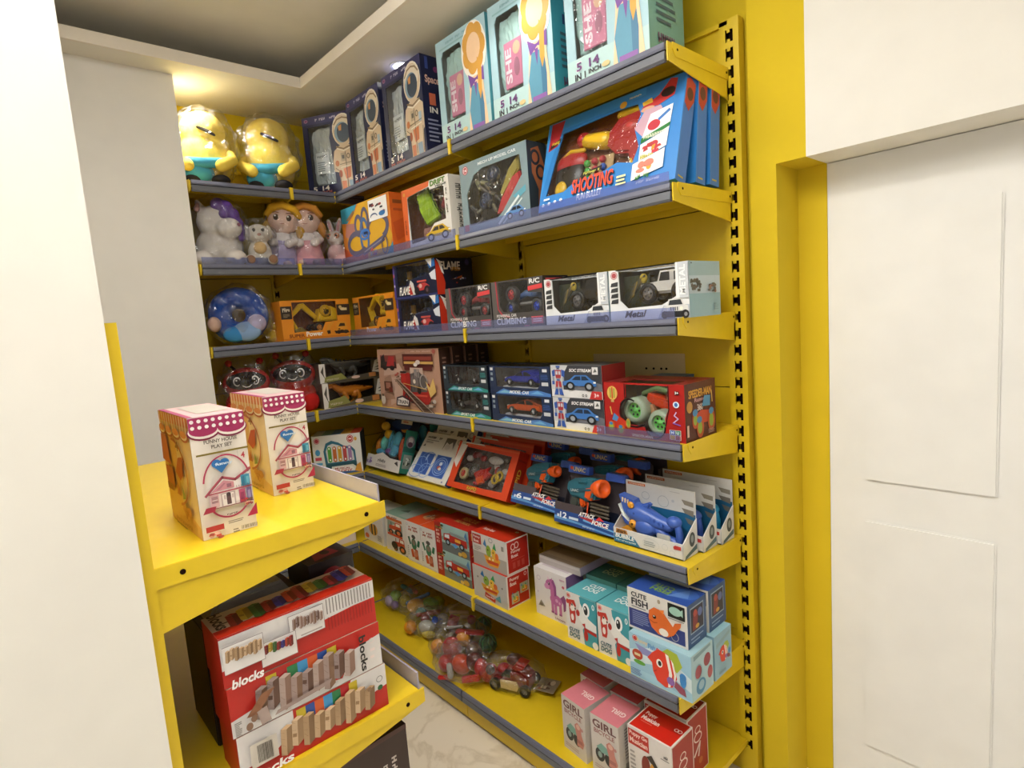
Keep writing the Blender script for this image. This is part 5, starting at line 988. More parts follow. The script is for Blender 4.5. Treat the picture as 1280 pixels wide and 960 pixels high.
# blue accessory set packs
def accessory_pack(x, y, rx, rz, label):
    w, h, d = .32, .262, .07
    r = empty('accessory_pack', label, 'toy pack', 'teal accessory packs')
    mb = MB(); mb.box(-w/2, d-.004, 0, w/2, d, h, M('#1c2a48')); mb.box(w/2-.003, 0, 0, w/2, d, h*.82, M('#2c7c70')); mb.box(-w/2, 0, 0, w/2, d, .003, M('#2c7c70'))
    draw(mb, V((w/2, 0, 0)), V((0, d, 0)), V((0, 0, h*.82)), V((1, 0, 0)), [('r', '#1f5c54', 0, .5, 1, .62), ('e', '#8a8a98', .5, .74, .36, .14), ('e', '#d8d0d4', .5, .78, .2, .07), ('e', '#5c3c54', .5, .68, .2, .06), ('r', '#8a9490', .15, .12, .85, .44), ('g', a_scribble(['#2c3c38', '#c8d0cc'], 8, 2, .3), .2, .14, .8, .42)])
    draw(mb, V((-w/2, d-.004, 0)), V((w, 0, 0)), V((0, 0, h)), V((0, -1, 0)), [('e', '#20346c', .5, .6, .4, .3), ('e', '#d8943c', .62, .82, .1, .06), ('p', '#a04838', [(.78, .1), (.9, .5), (.96, .1)]), ('e', '#2c4c8c', .5, .9, .3, .09)]); mb.build('card_tray', r)
    mb = MB(); mb.box(-w/2, -.001, 0, w/2, .002, .062, M('#e0dcd8')); mb.prism([(-w*.3, .06), (-.02, .082), (w*.2, .06)], -.001, .002, M('#e0dcd8'), 'y')
    draw(mb, V((-w/2, -.001, 0)), V((w, 0, 0)), V((0, 0, .062)), V((0, -1, 0)), [('w', '#4a4848', 5, .34, .5, .58, .8), ('g', a_lines('#a8a0a0', 2, 2), .3, .15, .62, .4), ('g', a_scribble(['#8c74b0', '#b0a0cc'], 6, 2, .4), .02, .1, .2, .95), ('p', '#3a3a3c', [(.84, .7), (.92, .9), (.96, .5)])]); mb.build('front_lip', r)
    mb = MB(); mb.box(-w*.36, .03, h-.005, -w*.06, .033, h+.05, M('#dfd6cf'))
    draw(mb, V((-w*.36, .03, h)), V((w*.3, 0, 0)), V((0, 0, .05)), V((0, -1, 0)), [('p', '#3c3430', [(.3, .1), (.5, .8), (.7, .15)])]); mb.build('header_tab', r)
    mb = MB(); mb.box(w*.16, .03, h-.02, w*.46, .033, h+.035, M('#dfd6cf')); draw(mb, V((w*.16, .03, h-.02)), V((w*.3, 0, 0)), V((0, 0, .055)), V((0, -1, 0)), [('r', '#3c3c3c', .2, .6, .7, .78), ('g', a_lines('#c86a5c', 2, 3), .2, .1, .8, .5)]); mb.build('header_tab', r)
    B = PL('#55aacb'); T = PL('#6cc4b8'); Yl = PL('#d8a82c')
    for k, (x0, z0, q, c) in enumerate([(-.06, .2, (.026, .015, .018), Yl), (-.03, .165, (.026, .015, .018), Yl), (-.045, .12, (.02, .016, .03), T), (.035, .15, (.026, .015, .03), B), (.03, .1, (.024, .016, .024), B), (-.08, .1, (.014, .012, .03), PL('#d8842c')), (.0, .085, (.03, .016, .014), PL('#8a5c9c')), (-.06, .075, (.03, .015, .014), B), (.07, .11, (.01, .012, .045), PL('#c8562c')), (.085, .09, (.008, .01, .05), PL('#b83c3c')), (.02, .08, (.026, .014, .016), B)]):
        MB().ell((x0*1.45, .03, z0*1.08), [1.3*k_ for k_ in q], c, 14, 9).build('toy_piece', r)
    MB().chain([(-.02, .03, .1), (-.015, .028, .16), (.0, .028, .195), (.015, .028, .17), (.01, .028, .11)], .008, B).build('toy_piece', r)
    mb = MB(); mb.prism([(0, .004), (.0, .1), (.05, .2), (.067, .2), (.067, .004)], -w*.42, w*.38, M('#eef2f6', 'film'), 'x'); o = mb.build('blister', r); o['label'] = 'clear plastic blister'
    return put(r, x, y, Z5+.022, rz, rx)
accessory_pack(-1.75, -.285, -19, 0, 'teal pack of blue and yellow play pieces, front one beside the xylophone box')
accessory_pack(-1.70, -.125, -4, 0, 'teal pack of blue play pieces, behind the playing card sets')
# playing card sets, leaning back
def card_set(x, y, rx, z, label, d=.028):
    w, h = .312, .238; b = '#2f55a4'
    ring = [('r', '#8aa4d4', 0, 0, 1, 1), ('r', b, .03, .02, .97, .98)]
    c1 = ring+[('o', '#8fb0e0', .3, .4, .5, .4, .03), ('o', '#6c90cc', .7, .7, .5, .36, .03), ('p', '#a8c0e4', [(.5, .9), (.62, .96), (.56, .6), (.5, .7)]), ('o', '#6c90cc', .2, .1, .5, .3, .03), ('o', '#8fb0e0', .8, .2, .4, .34, .03)]
    c2 = ring+[('o', '#7fa0d8', .5, .5, .46, .42, .04), ('o', '#9ab8e4', .5, .5, .36, .32, .03), ('o', '#6c90cc', .5, .5, .27, .24, .03), ('e', '#c8d4e4', .5, .62, .1, .08), ('e', '#b85848', .46, .45, .12, .08), ('e', '#d8d0c8', .55, .4, .1, .07)]
    F = [('g', c1, .1, .1, .46, .56), ('g', c2, .52, .1, .88, .56), ('w', '#3c3c40', 10, .08, .865, .5, .915), ('r', '#8a8a8c', .08, .82, .4, .835), ('g', a_lines('#8c8c90', 2, 5), .08, .76, .3, .81), ('r', '#6a6664', .56, .66, .8, .93), ('p', '#d8d4ce', [(.56, .66), (.6, .84), (.68, .8), (.74, .86), (.8, .72), (.8, .66)]), ('e', '#c8c4c0', .66, .74, .07, .06), ('o', '#5a5a5c', .9, .88, .05, .06, .012), ('p', '#4c4c50', [(.06, .68), (.1, .74), (.12, .68)]), ('r', '#6a78a4', .9, .03, .93, .06)]
    r = empty('playing_card_set', label, 'card game', 'white playing card sets')
    carton_mesh(w, d, h, {'*': '#dcdad2', 'R': '#1f3f80', 'T': '#bfb9a4'}, {'F': F}).build('carton', r)
    mb = MB(); mb.box(-w/2+.002, d, .004, w/2-.002, d+.012, h-.03, M('#22386c')); mb.build('card_tray', r)
    return put(r, x, y, z, 0, rx)
card_set(-1.388, -.27, -39, Z5+.018, 'white playing card set with two blue card backs, the front one')
card_set(-1.36, -.185, -27, Z5+.02, 'white playing card set, second of the three, only its top edge showing')
card_set(-1.31, -.085, -10, Z5+.008, 'white playing card set, the rearmost of the three')
# red rapid racer sets, leaning back
def rapid_box(x, y, rx, label, toy=True):
    w, d, h = .39, .055, .205; o_ = '#d0431c'
    F = [('p', '#d8d4cc', [(0, .55), (.05, 1), (.42, 1), (.5, .93), (.16, .93), (.07, .42)]), ('t', '#2a2420', 'RAPID', .36, .03, .52, .1), ('t', '#d8b02c', 'RAPID', .355, .035, .515, .105), ('r', '#e0a078', .36, .01, .52, .02), ('r', '#d8572c', .12, .93, 1, .97), ('g', a_lines('#8a8478', 2, 2), .06, .94, .14, .98)]
    R = [('t', '#241814', 'RAPID', .24, .12, .7, .66, 90), ('t', '#d8a838', 'RAPID', .28, .13, .66, .655, 90), ('r', '#8a1c10', .1, .8, .9, .84)]
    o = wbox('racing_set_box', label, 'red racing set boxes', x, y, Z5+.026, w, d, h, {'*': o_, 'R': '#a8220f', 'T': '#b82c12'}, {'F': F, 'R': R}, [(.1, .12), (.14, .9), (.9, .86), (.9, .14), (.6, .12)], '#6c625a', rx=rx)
    if toy:
        b = MB(); g = random.Random(9)
        for i in range(24):
            x0, z0 = -.14+.27*g.random(), .035+.135*g.random(); b.ell((x0, .035, z0), (.012+.014*g.random(), .01, .008+.012*g.random()), PL(g.choice(['#8a8480', '#a8a29a', '#5c5854', '#b83a3c', '#8c2c30', '#c8c2bc', '#6a5c50'])), 10, 7)
        b.build('toy_parts', o)
        b = MB(); b.prism([(-.06, .075), (-.05, .09), (.0, .105), (.03, .12), (.02, .1), (.05, .09), (.02, .06), (-.02, .05)], .012, .03, PL('#b82c24'), 'y', .004); b.prism([(-.035, .06), (.005, .08), (.02, .05), (-.01, .035)], .008, .024, PL('#d8582c'), 'y', .003); b.build('toy_racer', o)
        wheel(o, (-.125, .02, .07), .026, .018, '#c83c2c', '#b8a878'); wheel(o, (-.07, .024, .09), .03, .02, '#7c7a74', '#4c4c44')
        for x0, z0 in ((.08, .075), (.1, .09)): MB().chain([(x0+.018*cos(t), .016, z0+.018*sin(t)) for t in [i*2*pi/12 for i in range(12)]], .005, PL('#c8a82c'), 8, closed=True).build('toy_ring', o)
        MB().ell((.05, .02, .15), (.045, .012, .018), PL('#c4c0ba')).build('toy_shell', o)
    return o
rapid_box(-1.014, -.275, -28, 'red racing set box with grey and red parts behind the window, the front one')
rapid_box(-1.0, -.185, -20, 'red racing set box just behind the front one, beside the foam blasters', False)
rapid_box(-.985, -.115, -14, 'red racing set box at the back, against the yellow panel', False)
# foam blaster packs
def blaster_pack(x, y, rx, rz, label, n='12', tray=True, w=.262, dz=.012, big=True):
    h, d = .2, .075; bl = '#2c55a0'
    r = empty('foam_blaster_pack', label, 'toy pack', 'foam blaster packs')
    mb = MB(); mb.prism([(-w/2, 0), (-w/2, h*.93), (-w*.44, h), (-w*.12, h), (-w*.08, h*.9), (w*.14, h*.9), (w*.2, h*.98), (w*.42, h*.98), (w/2, h*.9), (w/2, 0)], d-.004, d, M('#4a4348')); mb.box(w/2-.003, .02, 0, w/2, d-.004, h*.7, M('#3c363a')); mb.box(-w/2, 0, 0, w/2, d-.004, .003, M(bl))
    draw(mb, V((-w/2, d-.004, 0)), V((w, 0, 0)), V((0, 0, h)), V((0, -1, 0)), [('r', '#544c50', .08, .3, .62, .86), ('r', '#1e2436', .0, .0, 1, .3)]); mb.build('card_back', r)
    MB().box(w*.18, d-.03, h*.84, w*.47, d-.004, h*.97, M('#3a5cb8'), .002).build('header_flap', r)
    mb = MB(); mb.box(-w*.46, d-.03, h*.86, -w*.1, d-.004, h*1.0, M('#3a5cb8'), .002)
    draw(mb, V((-w*.46, d-.03, h*.86)), V((w*.36, 0, 0)), V((0, 0, h*.14)), V((0, -1, 0)), [('e', '#c8442c', .18, .62, .08, .22), ('t', '#17171f', 'UNAC', .26, .2, .86, .78), ('t', '#c8bc98', 'UNAC', .25, .24, .85, .82)]); mb.build('header_card', r)
    te = PL('#2c6c7e'); gr = PL('#4c524c'); og = PL('#e25a1c'); bk = PL('#23242a')
    b = MB(); b.prism([(-.105, .125), (-.1, .15), (-.06, .165), (.02, .172), (.055, .17), (.06, .13), (.05, .1), (.0, .09), (-.04, .1), (-.08, .1)], .018, .058, te, 'y', .007); b.prism([(-.06, .13), (.04, .138), (.05, .132), (.04, .125), (-.06, .118)], .012, .064, PL('#24586a'), 'y', .003); b.box(-.03, .012, .15, .02, .064, .158, te, .003)
    g = b.build('toy_blaster', r)
    dm = MB(); draw(dm, V((-.07, .0115, .119)), V((.05, 0, 0)), V((0, 0, .012)), V((0, -1, 0)), [('t', '#b8c4c4', 'UNAC', .05, .1, .95, .9)]); dm.build('maker_mark', g)
    b = MB(); b.prism([(-.085, .105), (-.05, .105), (-.045, .08), (-.06, .04), (-.09, .04), (-.095, .08)], .024, .052, gr, 'y', .006); b.build('grip', g)
    MB().prism([(-.04, .1), (-.015, .1), (-.012, .075), (-.03, .065), (-.04, .08)], .026, .05, og, 'y', .004).build('trigger', g)
    b = MB(); b.chain([(-.045, .038, .07), (-.02, .038, .06), (.0, .038, .075), (.0, .038, .095)], .004, gr, 8); b.build('trigger_guard', g)
    m = MB(); R_ = .03 if big else .021; cx = .085
    m.lathe([(R_*.55, cx-.045), (R_*.8, cx-.03), (R_, cx-.012), (R_, cx+.006), (R_*.82, cx+.01), (R_*.5, cx+.002), (R_*.3, cx-.004)], og, 24, 'x', (0, .03, .138)); m.build('muzzle', g)
    m = MB(); m.prism([(.0, .1), (.035, .095), (.05, .125), (.04, .145), (.01, .14)], .014, .062, og, 'y', .006); m.build('orange_panel', g)
    g.rotation_euler = (0, rad(-6), rad(-13)); g.location = (-.004, -.012, 0)
    if tray:
        mb = MB(); mb.box(-w/2, -.003, 0, w/2, 0, .045, M('#23488c')); mb.box(-w/2, -.003, .045, -w*.02, 0, .072, M('#4c4246'))
        draw(mb, V((-w/2, -.003, 0)), V((w, 0, 0)), V((0, 0, .06)), V((0, -1, 0)), [('p', '#5c94cc', [(0, .4), (.4, .3), (1, .1), (1, .02), (.4, .18), (0, .2)]), ('p', '#6ca8d8', [(.5, .56), (1, .34), (1, .26), (.5, .44)]), ('r', '#d8e4f0', .05, .34, .09, .5), ('t', '#f0f4f8', n, .1, .32, .22, .66), ('r', '#d0e0f0', .26, .36, .42, .5), ('p', '#a82c30', [(.42, .62), (.62, .7), (.9, .44), (.9, .34), (.6, .5)]), ('t', '#f4f2ee', 'ATTACK', .42, .66, .68, .92, 0, .02), ('t', '#f4f2ee', 'FORCE', .64, .38, .9, .64, 0, .02), ('p', '#c83438', [(.7, .66), (.76, .9), (.84, .7)]), ('w', '#c0d0e4', 9, .5, .1, .7, .2)]); mb.build('front_tray', r)
        mb = MB()
        for i in range(4): mb.chain([(.02, .012, .052+.012*i), (.085, .02, .048+.012*i)], .005, PL('#4c4438'), 8)
        mb.build('foam_darts', r)
        MB().chain([(.005, .006, .02), (.005, .012, .085)], .0025, PL('#d8481c'), 6).build('orange_tie', r)
    return put(r, x, y, Z5+dz, rz, rx)
blaster_pack(-.672, -.268, -23, 0, 'foam blaster pack leaning far back, beside the red racing set', '6', w=.25, big=False, dz=.03)
blaster_pack(-.417, -.288, -10, 0, 'foam blaster pack with a big orange muzzle, front one beside the shark toys')
blaster_pack(-.665, -.115, -3, 0, 'foam blaster pack standing behind the one that leans far back', big=False, dz=.03)
blaster_pack(-.40, -.172, -5, 0, 'foam blaster pack second in line behind the big orange muzzle', dz=.03)
blaster_pack(-.395, -.08, 0, 0, 'foam blaster pack at the very back, third in line behind the big orange muzzle', dz=.045)
# bubble sharks in open trays
def shark_pack(x, y, label, c, rz=0, h=.185):
    w, d = .246, .078
    r = empty('bubble_shark_pack', label, 'toy pack', 'bubble shark packs')
    mb = MB(); mb.box(-w/2, d-.003, 0, w/2, d, h, M('#d2d2d0')); draw(mb, V((-w/2, d-.003, 0)), V((w, 0, 0)), V((0, 0, h)), V((0, -1, 0)), [('p', '#1f5f88', [(0, 0), (0, .5), (.3, .62), (1, .62), (1, 0)]), ('r', '#c8642c', .03, .93, .3, .975), ('w', '#f0dcc8', 12, .045, .94, .285, .965), ('o', '#aab0b4', .3, .78, .06, .07, .01), ('o', '#aab0b4', .56, .74, .08, .1, .01), ('e', '#b8bec2', .7, .78, .02, .025), ('r', '#b4b4b4', .66, .93, .8, .94), ('p', '#8a8478', [(.82, .84), (.98, .82), (.98, .74), (.86, .76)]), ('p', '#7c766c', [(.82, .7), (.98, .68), (.98, .58), (.86, .62)]), ('p', '#6c6a64', [(.86, .55), (.98, .52), (.98, .42), (.9, .46)])]); mb.build('card_back', r)
    mb = MB(); mb.box(-w/2, 0, 0, w/2, .003, .048, M('#d6d6d4')); mb.box(-w/2, 0, 0, w/2, d, .003, M('#cacaca'))
    for s in (-1, 1): mb.prism([(0, 0), (d, 0), (d, .105), (.0, .048)], s*w/2-.0015, s*w/2+.0015, M('#d6d6d4'), 'x')
    draw(mb, V((-w/2, 0, 0)), V((w, 0, 0)), V((0, 0, .048)), V((0, -1, 0)), [('p', '#2c7498', [(0, .05), (0, .62), (.3, .66), (.4, .05)]), ('p', '#b07a3c', [(.03, .66), (.04, .98), (.2, .96), (.22, .7)]), ('t', '#3a2414', 'shark', .05, .72, .2, .95), ('t', '#f0f4f4', 'BUBBLE', .02, .36, .31, .64, 0, .01), ('w', '#e0ecf0', 11, .03, .16, .34, .27), ('g', a_lines('#9ca4a4', 3, 3), .46, .3, .66, .7), ('o', '#a4acac', .56, .5, .12, .34, .01), ('o', '#b4bcc0', .76, .56, .04, .2, .02), ('e', '#b83434', .91, .72, .035, .12), ('p', '#b83434', [(.88, .6), (.98, .62), (.98, .84), (.9, .86)]), ('o', '#b4bcc0', .86, .3, .04, .18, .02)])
    draw(mb, V((w/2+.0015, 0, 0)), V((0, d, 0)), V((0, 0, .1)), V((1, 0, 0)), [('p', '#4a6874', [(.1, .0), (.95, .14), (.95, .3), (.14, .1)]), ('e', '#3c4448', .62, .5, .2, .22), ('e', '#8a9498', .62, .52, .1, .12)]); mb.build('card_tray', r)
    B = PL(c); Y = PL('#d8952c'); b = MB()
    b.prism([(-.115, .15), (-.06, .14), (-.045, .11), (-.05, .085), (-.075, .075), (-.1, .098)], .016, .062, B, 'y', .008); b.prism([(-.112, .085), (-.08, .075), (-.05, .08), (-.045, .06), (-.07, .05), (-.098, .058)], .02, .058, B, 'y', .006)
    b.chain([(-.06, .038, .1), (-.03, .038, .095), (.02, .038, .082), (.055, .038, .078)], [.032, .03, .024, .018], B, 16); b.prism([(-.04, .1), (-.038, .128), (-.01, .14), (.0, .135), (-.012, .12), (-.015, .1)], .03, .046, B, 'y', .005)
    for i in range(6): b.box(-.028+.014*i, .012, .098-.004*i, -.02+.014*i, .064, .112-.005*i, B, .003)
    b.ell((.075, .036, .095), (.024, .02, .017), B); b.ell((-.02, .03, .062), (.04, .028, .03), B, 18, 12); b.ell((-.052, .012, .1), (.012, .005, .012), PL('#2c4484'))
    g = b.build('toy_shark', r)
    b = MB(); b.chain([(.085, .036, .09), (.092, .036, .06), (.09, .036, .03)], [.011, .011, .013], B); b.chain([(.02, .036, .06), (.05, .036, .035), (.088, .036, .03)], [.018, .016, .014], B); b.build('handle', g)
    MB().lathe([(.004, .008), (.012, .009), (.014, .013), (.011, .018)], Y, 18, 'y', (-.058, 0, .068)).build('yellow_cap', g)
    b = MB(); b.ell((-.062, .012, .128), (.012, .006, .011), Y)
    for i in range(3): b.box(-.098+.01*i, .0155, .132-.002*i, -.093+.01*i, .018, .146-.002*i, PL('#d8c0a0'))
    b.build('eye', g); MB().prism([(-.115, .12), (-.1, .085), (-.078, .07), (-.096, .1)], .014, .064, PL('#dfe4dc'), 'y', .003).build('teeth', g)
    MB().box(.03, .008, .012, .075, .014, .06, M('#b4b4ac'), .002).build('instruction_leaf', r)
    MB().prism([(-.12, .035), (-.085, .055), (-.06, .035)], .02, .06, Y, 'y').build('tray_insert', r)
    return put(r, x, y, Z5+.002, rz)
shark_pack(-.162, -.29, 'bubble shark pack, front one, with the whole blue shark in view', '#3f5fb0')
shark_pack(-.146, -.205, 'bubble shark pack, middle one, showing a dark blue handle', '#3a58ac')
shark_pack(-.133, -.122, 'bubble shark pack, rearmost one, with a light blue handle', '#1f8cbc')
# ================================================================== sixth shelf
tr = lambda s: {'F': [('r', '#c8642c', .1, .84, .8, .92), ('w', '#3c3428', 5, .2, .92, .6, .96), ('p', '#8aa090', [(.1, .5), (.15, .84), (.8, .8), (.8, .5)]), ('e', '#e0dccc', .5, .66, .2, .1), ('g', a_tractor(), .12, .46, .82, .84), ('g', a_tractor(), .3, .04, .92, .44), ('r', '#d0502c', .12, .44, .8, .5), ('e', '#2c2420', .4, .2, .14, .1), ('r', '#8a9490', .9, .02, .96, .05)], 'T': [('r', '#96a49a', .55, .08, .95, .9), ('p', '#4c5c50', [(.3, .3), (.5, .5), (.6, .34)])], 'R': [('r', '#d8d4cc', 0, 0, 1, 1), ('w', '#8a8478', 12, .35, .1, .6, .9)]}
pbox('tractor_box', 'tall white tractor box with a green top, at the far end of the sixth shelf', 'farm tractor boxes', -1.563, -.345, Z6, .2, .19, .187, {'*': '#dcd8d0', 'T': '#7f9c88'}, tr(0))
pbox('bee_toy_box', 'white toy box with a striped bee picture, in the corner of the sixth shelf', None, -1.79, -.345, Z6, .2, .15, .165, {'*': '#dcd8d2', 'T': '#c8c8c0', 'R': '#d4d0ca'}, {'F': [('e', '#d8a030', .5, .42, .22, .2), ('p', '#2c2824', [(.4, .24), (.47, .23), (.47, .61), (.4, .6)]), ('p', '#2c2824', [(.56, .24), (.63, .28), (.63, .56), (.56, .6)]), ('e', '#d8dce0', .5, .68, .14, .1), ('e', '#d86a3c', .16, .14, .1, .08), ('g', a_lines('#9c948c', 4, 3), .7, .1, .95, .3), ('r', '#c8642c', .06, .84, .5, .92)], 'R': [('g', a_lines('#8c8480', 6, 5), .2, .2, .8, .8)]})
pbox('pink_toy_box', 'white and pink toy box facing the aisle, on the sixth corner shelf', None, -1.90, -.47, Z6, .16, .14, .15, {'*': '#d8ccc8', 'T': '#b8a8a4'}, {'F': [('p', '#c88a94', [(.1, .1), (.5, .2), (.45, .6), (.12, .5)]), ('e', '#d8a050', .7, .4, .16, .2), ('g', a_lines('#8c8480', 3, 5), .1, .7, .8, .9)]}, rz=90)
def cactus_box(x, label):
    F = [('w', '#b8442c', 5, .2, .84, .8, .9), ('w', '#b8442c', 6, .16, .77, .84, .83), ('e', '#5c5450', .5, .64, .14, .05), ('p', '#2c6c4c', [(.08, .6), (.2, .62), (.3, .44), (.2, .42)]), ('p', '#2c6c4c', [(.7, .44), (.8, .6), (.94, .58), (.86, .42)]), ('e', '#3c7c58', .5, .46, .18, .14), ('e', '#8a7c6c', .5, .5, .12, .07), ('p', '#d0582c', [(.3, .12), (.24, .3), (.4, .34), (.5, .14)]), ('p', '#a8482c', [(.5, .1), (.54, .36), (.74, .34), (.76, .1)]), ('e', '#c87c5c', .6, .24, .12, .08), ('o', '#7c8ca4', .1, .92, .06, .03, .01), ('r', '#d8d0d0', .05, .02, .95, .05), ('g', a_lines('#a09890', 5, 4), .04, .14, .14, .4)]
    return pbox('cactus_toy_box', label, 'dancing cactus boxes', x, -.352, Z6, .116, .17, .193, {'*': '#e2dfda', 'T': '#cf4c22', 'R': '#d6d2cc'}, {'F': F, 'T': [('e', '#d8a878', .6, .5, .3, .14), ('g', a_scribble(['#d8c8b0', '#c86a4c', '#8a8478'], 8, 3, .4), .35, .3, .9, .8)], 'R': [('g', a_lines('#8a8480', 9, 3), .15, .2, .85, .9)]})
cactus_box(-1.397, 'white cactus toy box with an orange top, next to the tractor box'); cactus_box(-1.279, 'white cactus toy box with an orange top, next to the fire engine boxes')
def fire_box(z, label, x=-1.1):
    F = [('r', '#9cbcb8', .2, 0, 1, 1), ('r', '#6c7474', .2, 0, 1, .3), ('p', '#7c9c90', [(.2, .5), (.4, .64), (.7, .58), (1, .66), (1, .44), (.2, .4)]), ('r', '#a82420', 0, 0, .2, 1), ('g', a_scribble(['#c8a85c', '#3c4c34', '#8a6c34'], 10, 4, .4), .02, .74, .34, .99)]+[('t', '#e0b8a8', c, .05, .62-.13*i, .15, .71-.13*i) for i, c in enumerate('FIRE')]+[('g', a_truck(), .26, .22, .98, .82), ('e', '#c89c3c', .86, .14, .08, .1), ('e', '#d8b45c', .74, .1, .05, .07), ('p', '#4c7cac', [(.9, .8), (.96, .98), (1, .6)])]
    return pbox('fire_engine_box', label, 'fire engine boxes', x, -.35, z, .238, .13, .121, {'*': '#b0261c', 'R': '#a82018'}, {'F': F, 'T': [('t', '#d8a860', 'RESCUE', .4, .58, .82, .82, 0), ('t', '#d8a860', 'FIRE TRUCK', .36, .34, .78, .5)], 'R': [('t', '#e0a840', 'Rescue', .1, .66, .9, .9), ('p', '#d8a848', [(.05, .1), (.4, .3), (.9, .2), (.7, .05)]), ('r', '#7c1410', .05, .4, .95, .5)]})
fire_box(Z6, 'red fire engine box, lower of the two'); fire_box(Z6+.1215, 'red fire engine box stacked on top, next to the boat boxes', -1.1)
def boat_box(z, x, y, label, F0, Rx):
    F = [('r', '#a8a29a', 0, 0, 1, .42), ('r', '#bcb8b0', 0, .42, 1, 1)]+F0
    return pbox('boat_toy_box', label, 'funny boat boxes', x, y, z, .2, .115, .131, {'*': '#e6e2dc', 'T': '#c23018'}, {'F': F, 'R': [('r', '#b3241a', .05, .04, .96, .96)]+Rx, 'T': [('r', '#c23018', .03, .06, .97, .97), ('t', '#f0d8d0', 'Funny Boat', .1, .3, .42, .52), ('e', '#e8c8bc', .82, .82, .05, .06)]})
top = [('r', '#d0ccc6', 0, .42, 1, 1), ('r', '#a82c20', .02, .66, .28, .95), ('t', '#f0dcd4', 'Funny', .05, .82, .25, .91), ('t', '#f0dcd4', 'Boat', .05, .7, .21, .79), ('g', a_boat(), .34, .1, .84, .9), ('o', '#8a8c94', .58, .9, .06, .07, .02), ('r', '#8a8680', .88, .7, .95, .84), ('g', a_lines('#9c9890', 3, 2), .06, .46, .28, .62)]
boat_box(Z6+.1315, -.84, -.362, 'red and white funny boat box stacked on top of another', top, [('o', '#f0d8d0', .3, .78, .1, .1, .03), ('o', '#f0d8d0', .46, .8, .1, .1, .03), ('t', '#f0dcd4', 'Funny', .2, .58, .62, .68), ('t', '#f0dcd4', 'Boat', .2, .46, .5, .56), ('r', '#c8584c', .2, .38, .8, .395)]+[('r', '#c04c40', .24+.2*i, .14, .36+.2*i, .32) for i in range(3)])
low = [('r', '#b6b2ac', 0, 0, 1, 1), ('g', a_boat(), .24, .26, .8, .92), ('p', '#b8341f', [(.34, .12), (.36, .28), (.66, .16), (.64, .04)]), ('t', '#f0d8d0', 'Funny Boat', .38, .12, .62, .19), ('p', '#5c9ca8', [(.66, .2), (.8, .34), (.82, .12)]), ('e', '#6a6660', .16, .66, .02, .03), ('e', '#6a6660', .88, .6, .02, .03)]
boat_box(Z6, -.84, -.372, 'red and white funny boat box at the bottom, standing on the shelf', low, [('t', '#f0dcd4', 'Funny', .14, .78, .56, .9), ('t', '#f0dcd4', 'Boat', .14, .66, .42, .77), ('o', '#f0d8d0', .84, .86, .06, .06, .02), ('g', a_boat(), .18, .16, .54, .48), ('r', '#a8a890', .16, .12, .5, .42), ('g', a_boat(), .2, .14, .48, .4), ('r', '#9ca08c', .54, .34, .92, .64), ('g', a_boat(), .58, .36, .9, .62)])
def pony_box(x, y, label, z=Z6):
    F = [('g', a_pony(), .26, .14, .98, .9), ('o', '#b49cb0', .16, .8, .06, .05, .012), ('r', '#c8a0b8', .82, .9, .97, .93), ('e', '#c85c74', .92, .78, .04, .03), ('p', '#8a8478', [(.1, .2), (.2, .34), (.32, .22)]), ('e', '#6c645c', .2, .24, .05, .03), ('t', '#8a6480', 'Unicorn', .62, .05, .92, .1), ('e', '#c8b4c4', .12, .5, .02, .02)]
    return pbox('pony_toy_box', label, 'white pony boxes', x, y, z, .158, .09, .18, {'*': '#d9d4d4', 'T': '#dcd8d8', 'R': '#8c6ca0'}, {'F': F, 'T': [('r', '#c4b8c0', .1, .3, .9, .8)], 'R': [('r', '#a888b4', .1, .1, .9, .5)]})
pony_box(-.57, -.312, 'white box with a purple pony, front one beside the dog boxes'); pony_box(-.565, -.215, 'white box with a pony, standing behind the front pony box')
pbox('clear_lid_box', 'flat grey carton lying on top of the pony boxes', None, -.555, -.275, Z6+.181, .2, .2, .03, {'*': '#b0a8a4', 'T': '#8f7d6c', 'R': '#a394ac'}, {'T': [('r', '#a8947c', .05, .1, .95, .25), ('r', '#7c6854', .05, .45, .95, .5), ('r', '#a08a74', .05, .62, .95, .74)], 'F': [('r', '#c4bcb8', .02, .6, .98, .9)]})
def dog_box(x, y, label, w=.13, z=Z6):
    F = [('r', '#dbd8d4', 0, 0, .58, 1), ('r', '#7cb4bc', .5, .9, 1, 1), ('g', a_badge('#c85c54', ''), .03, .87, .17, .97), ('g', a_pup(), .03, .36, .38, .86), ('g', a_dog(), .34, .03, 1.0, .98), ('t', '#2f5f70', 'CUTE', .07, .19, .42, .27, 0, .02), ('t', '#2f5f70', 'DOG', .08, .07, .42, .17, 0, .02)]
    return pbox('dog_toy_box', label, 'cute dog boxes', x, y, z, w, .112, .168, {'*': '#4aa0ac', 'T': '#5aaab4', 'R': '#3f8c98'}, {'F': F, 'T': [('t', '#eef2f2', 'CUTE', .34, .62, .8, .8), ('t', '#eef2f2', 'DOG', .3, .36, .76, .58)], 'R': [('g', a_dog(), .1, .2, .9, .9)]})
dog_box(-.384, -.361, 'teal cute dog box at the front, beside the pony box'); dog_box(-.252, -.361, 'teal cute dog box at the front, beside the fish boxes', .126)
def dogback(x, label): return pbox('dog_toy_box', label, 'cute dog boxes', x, -.235, Z6, .13, .112, .175, {'*': '#4a7c74', 'T': '#2f6660', 'F': '#5c9c94', 'R': '#3c7c78'}, {'T': [('t', '#a8b48c', 'CUTE', .34, .62, .8, .8), ('t', '#a8b48c', 'DOG', .3, .36, .76, .58)]})
dogback(-.40, 'dark green topped dog box in the back row, behind the pony side'); dogback(-.265, 'dark green topped dog box in the back row, behind the fish side')
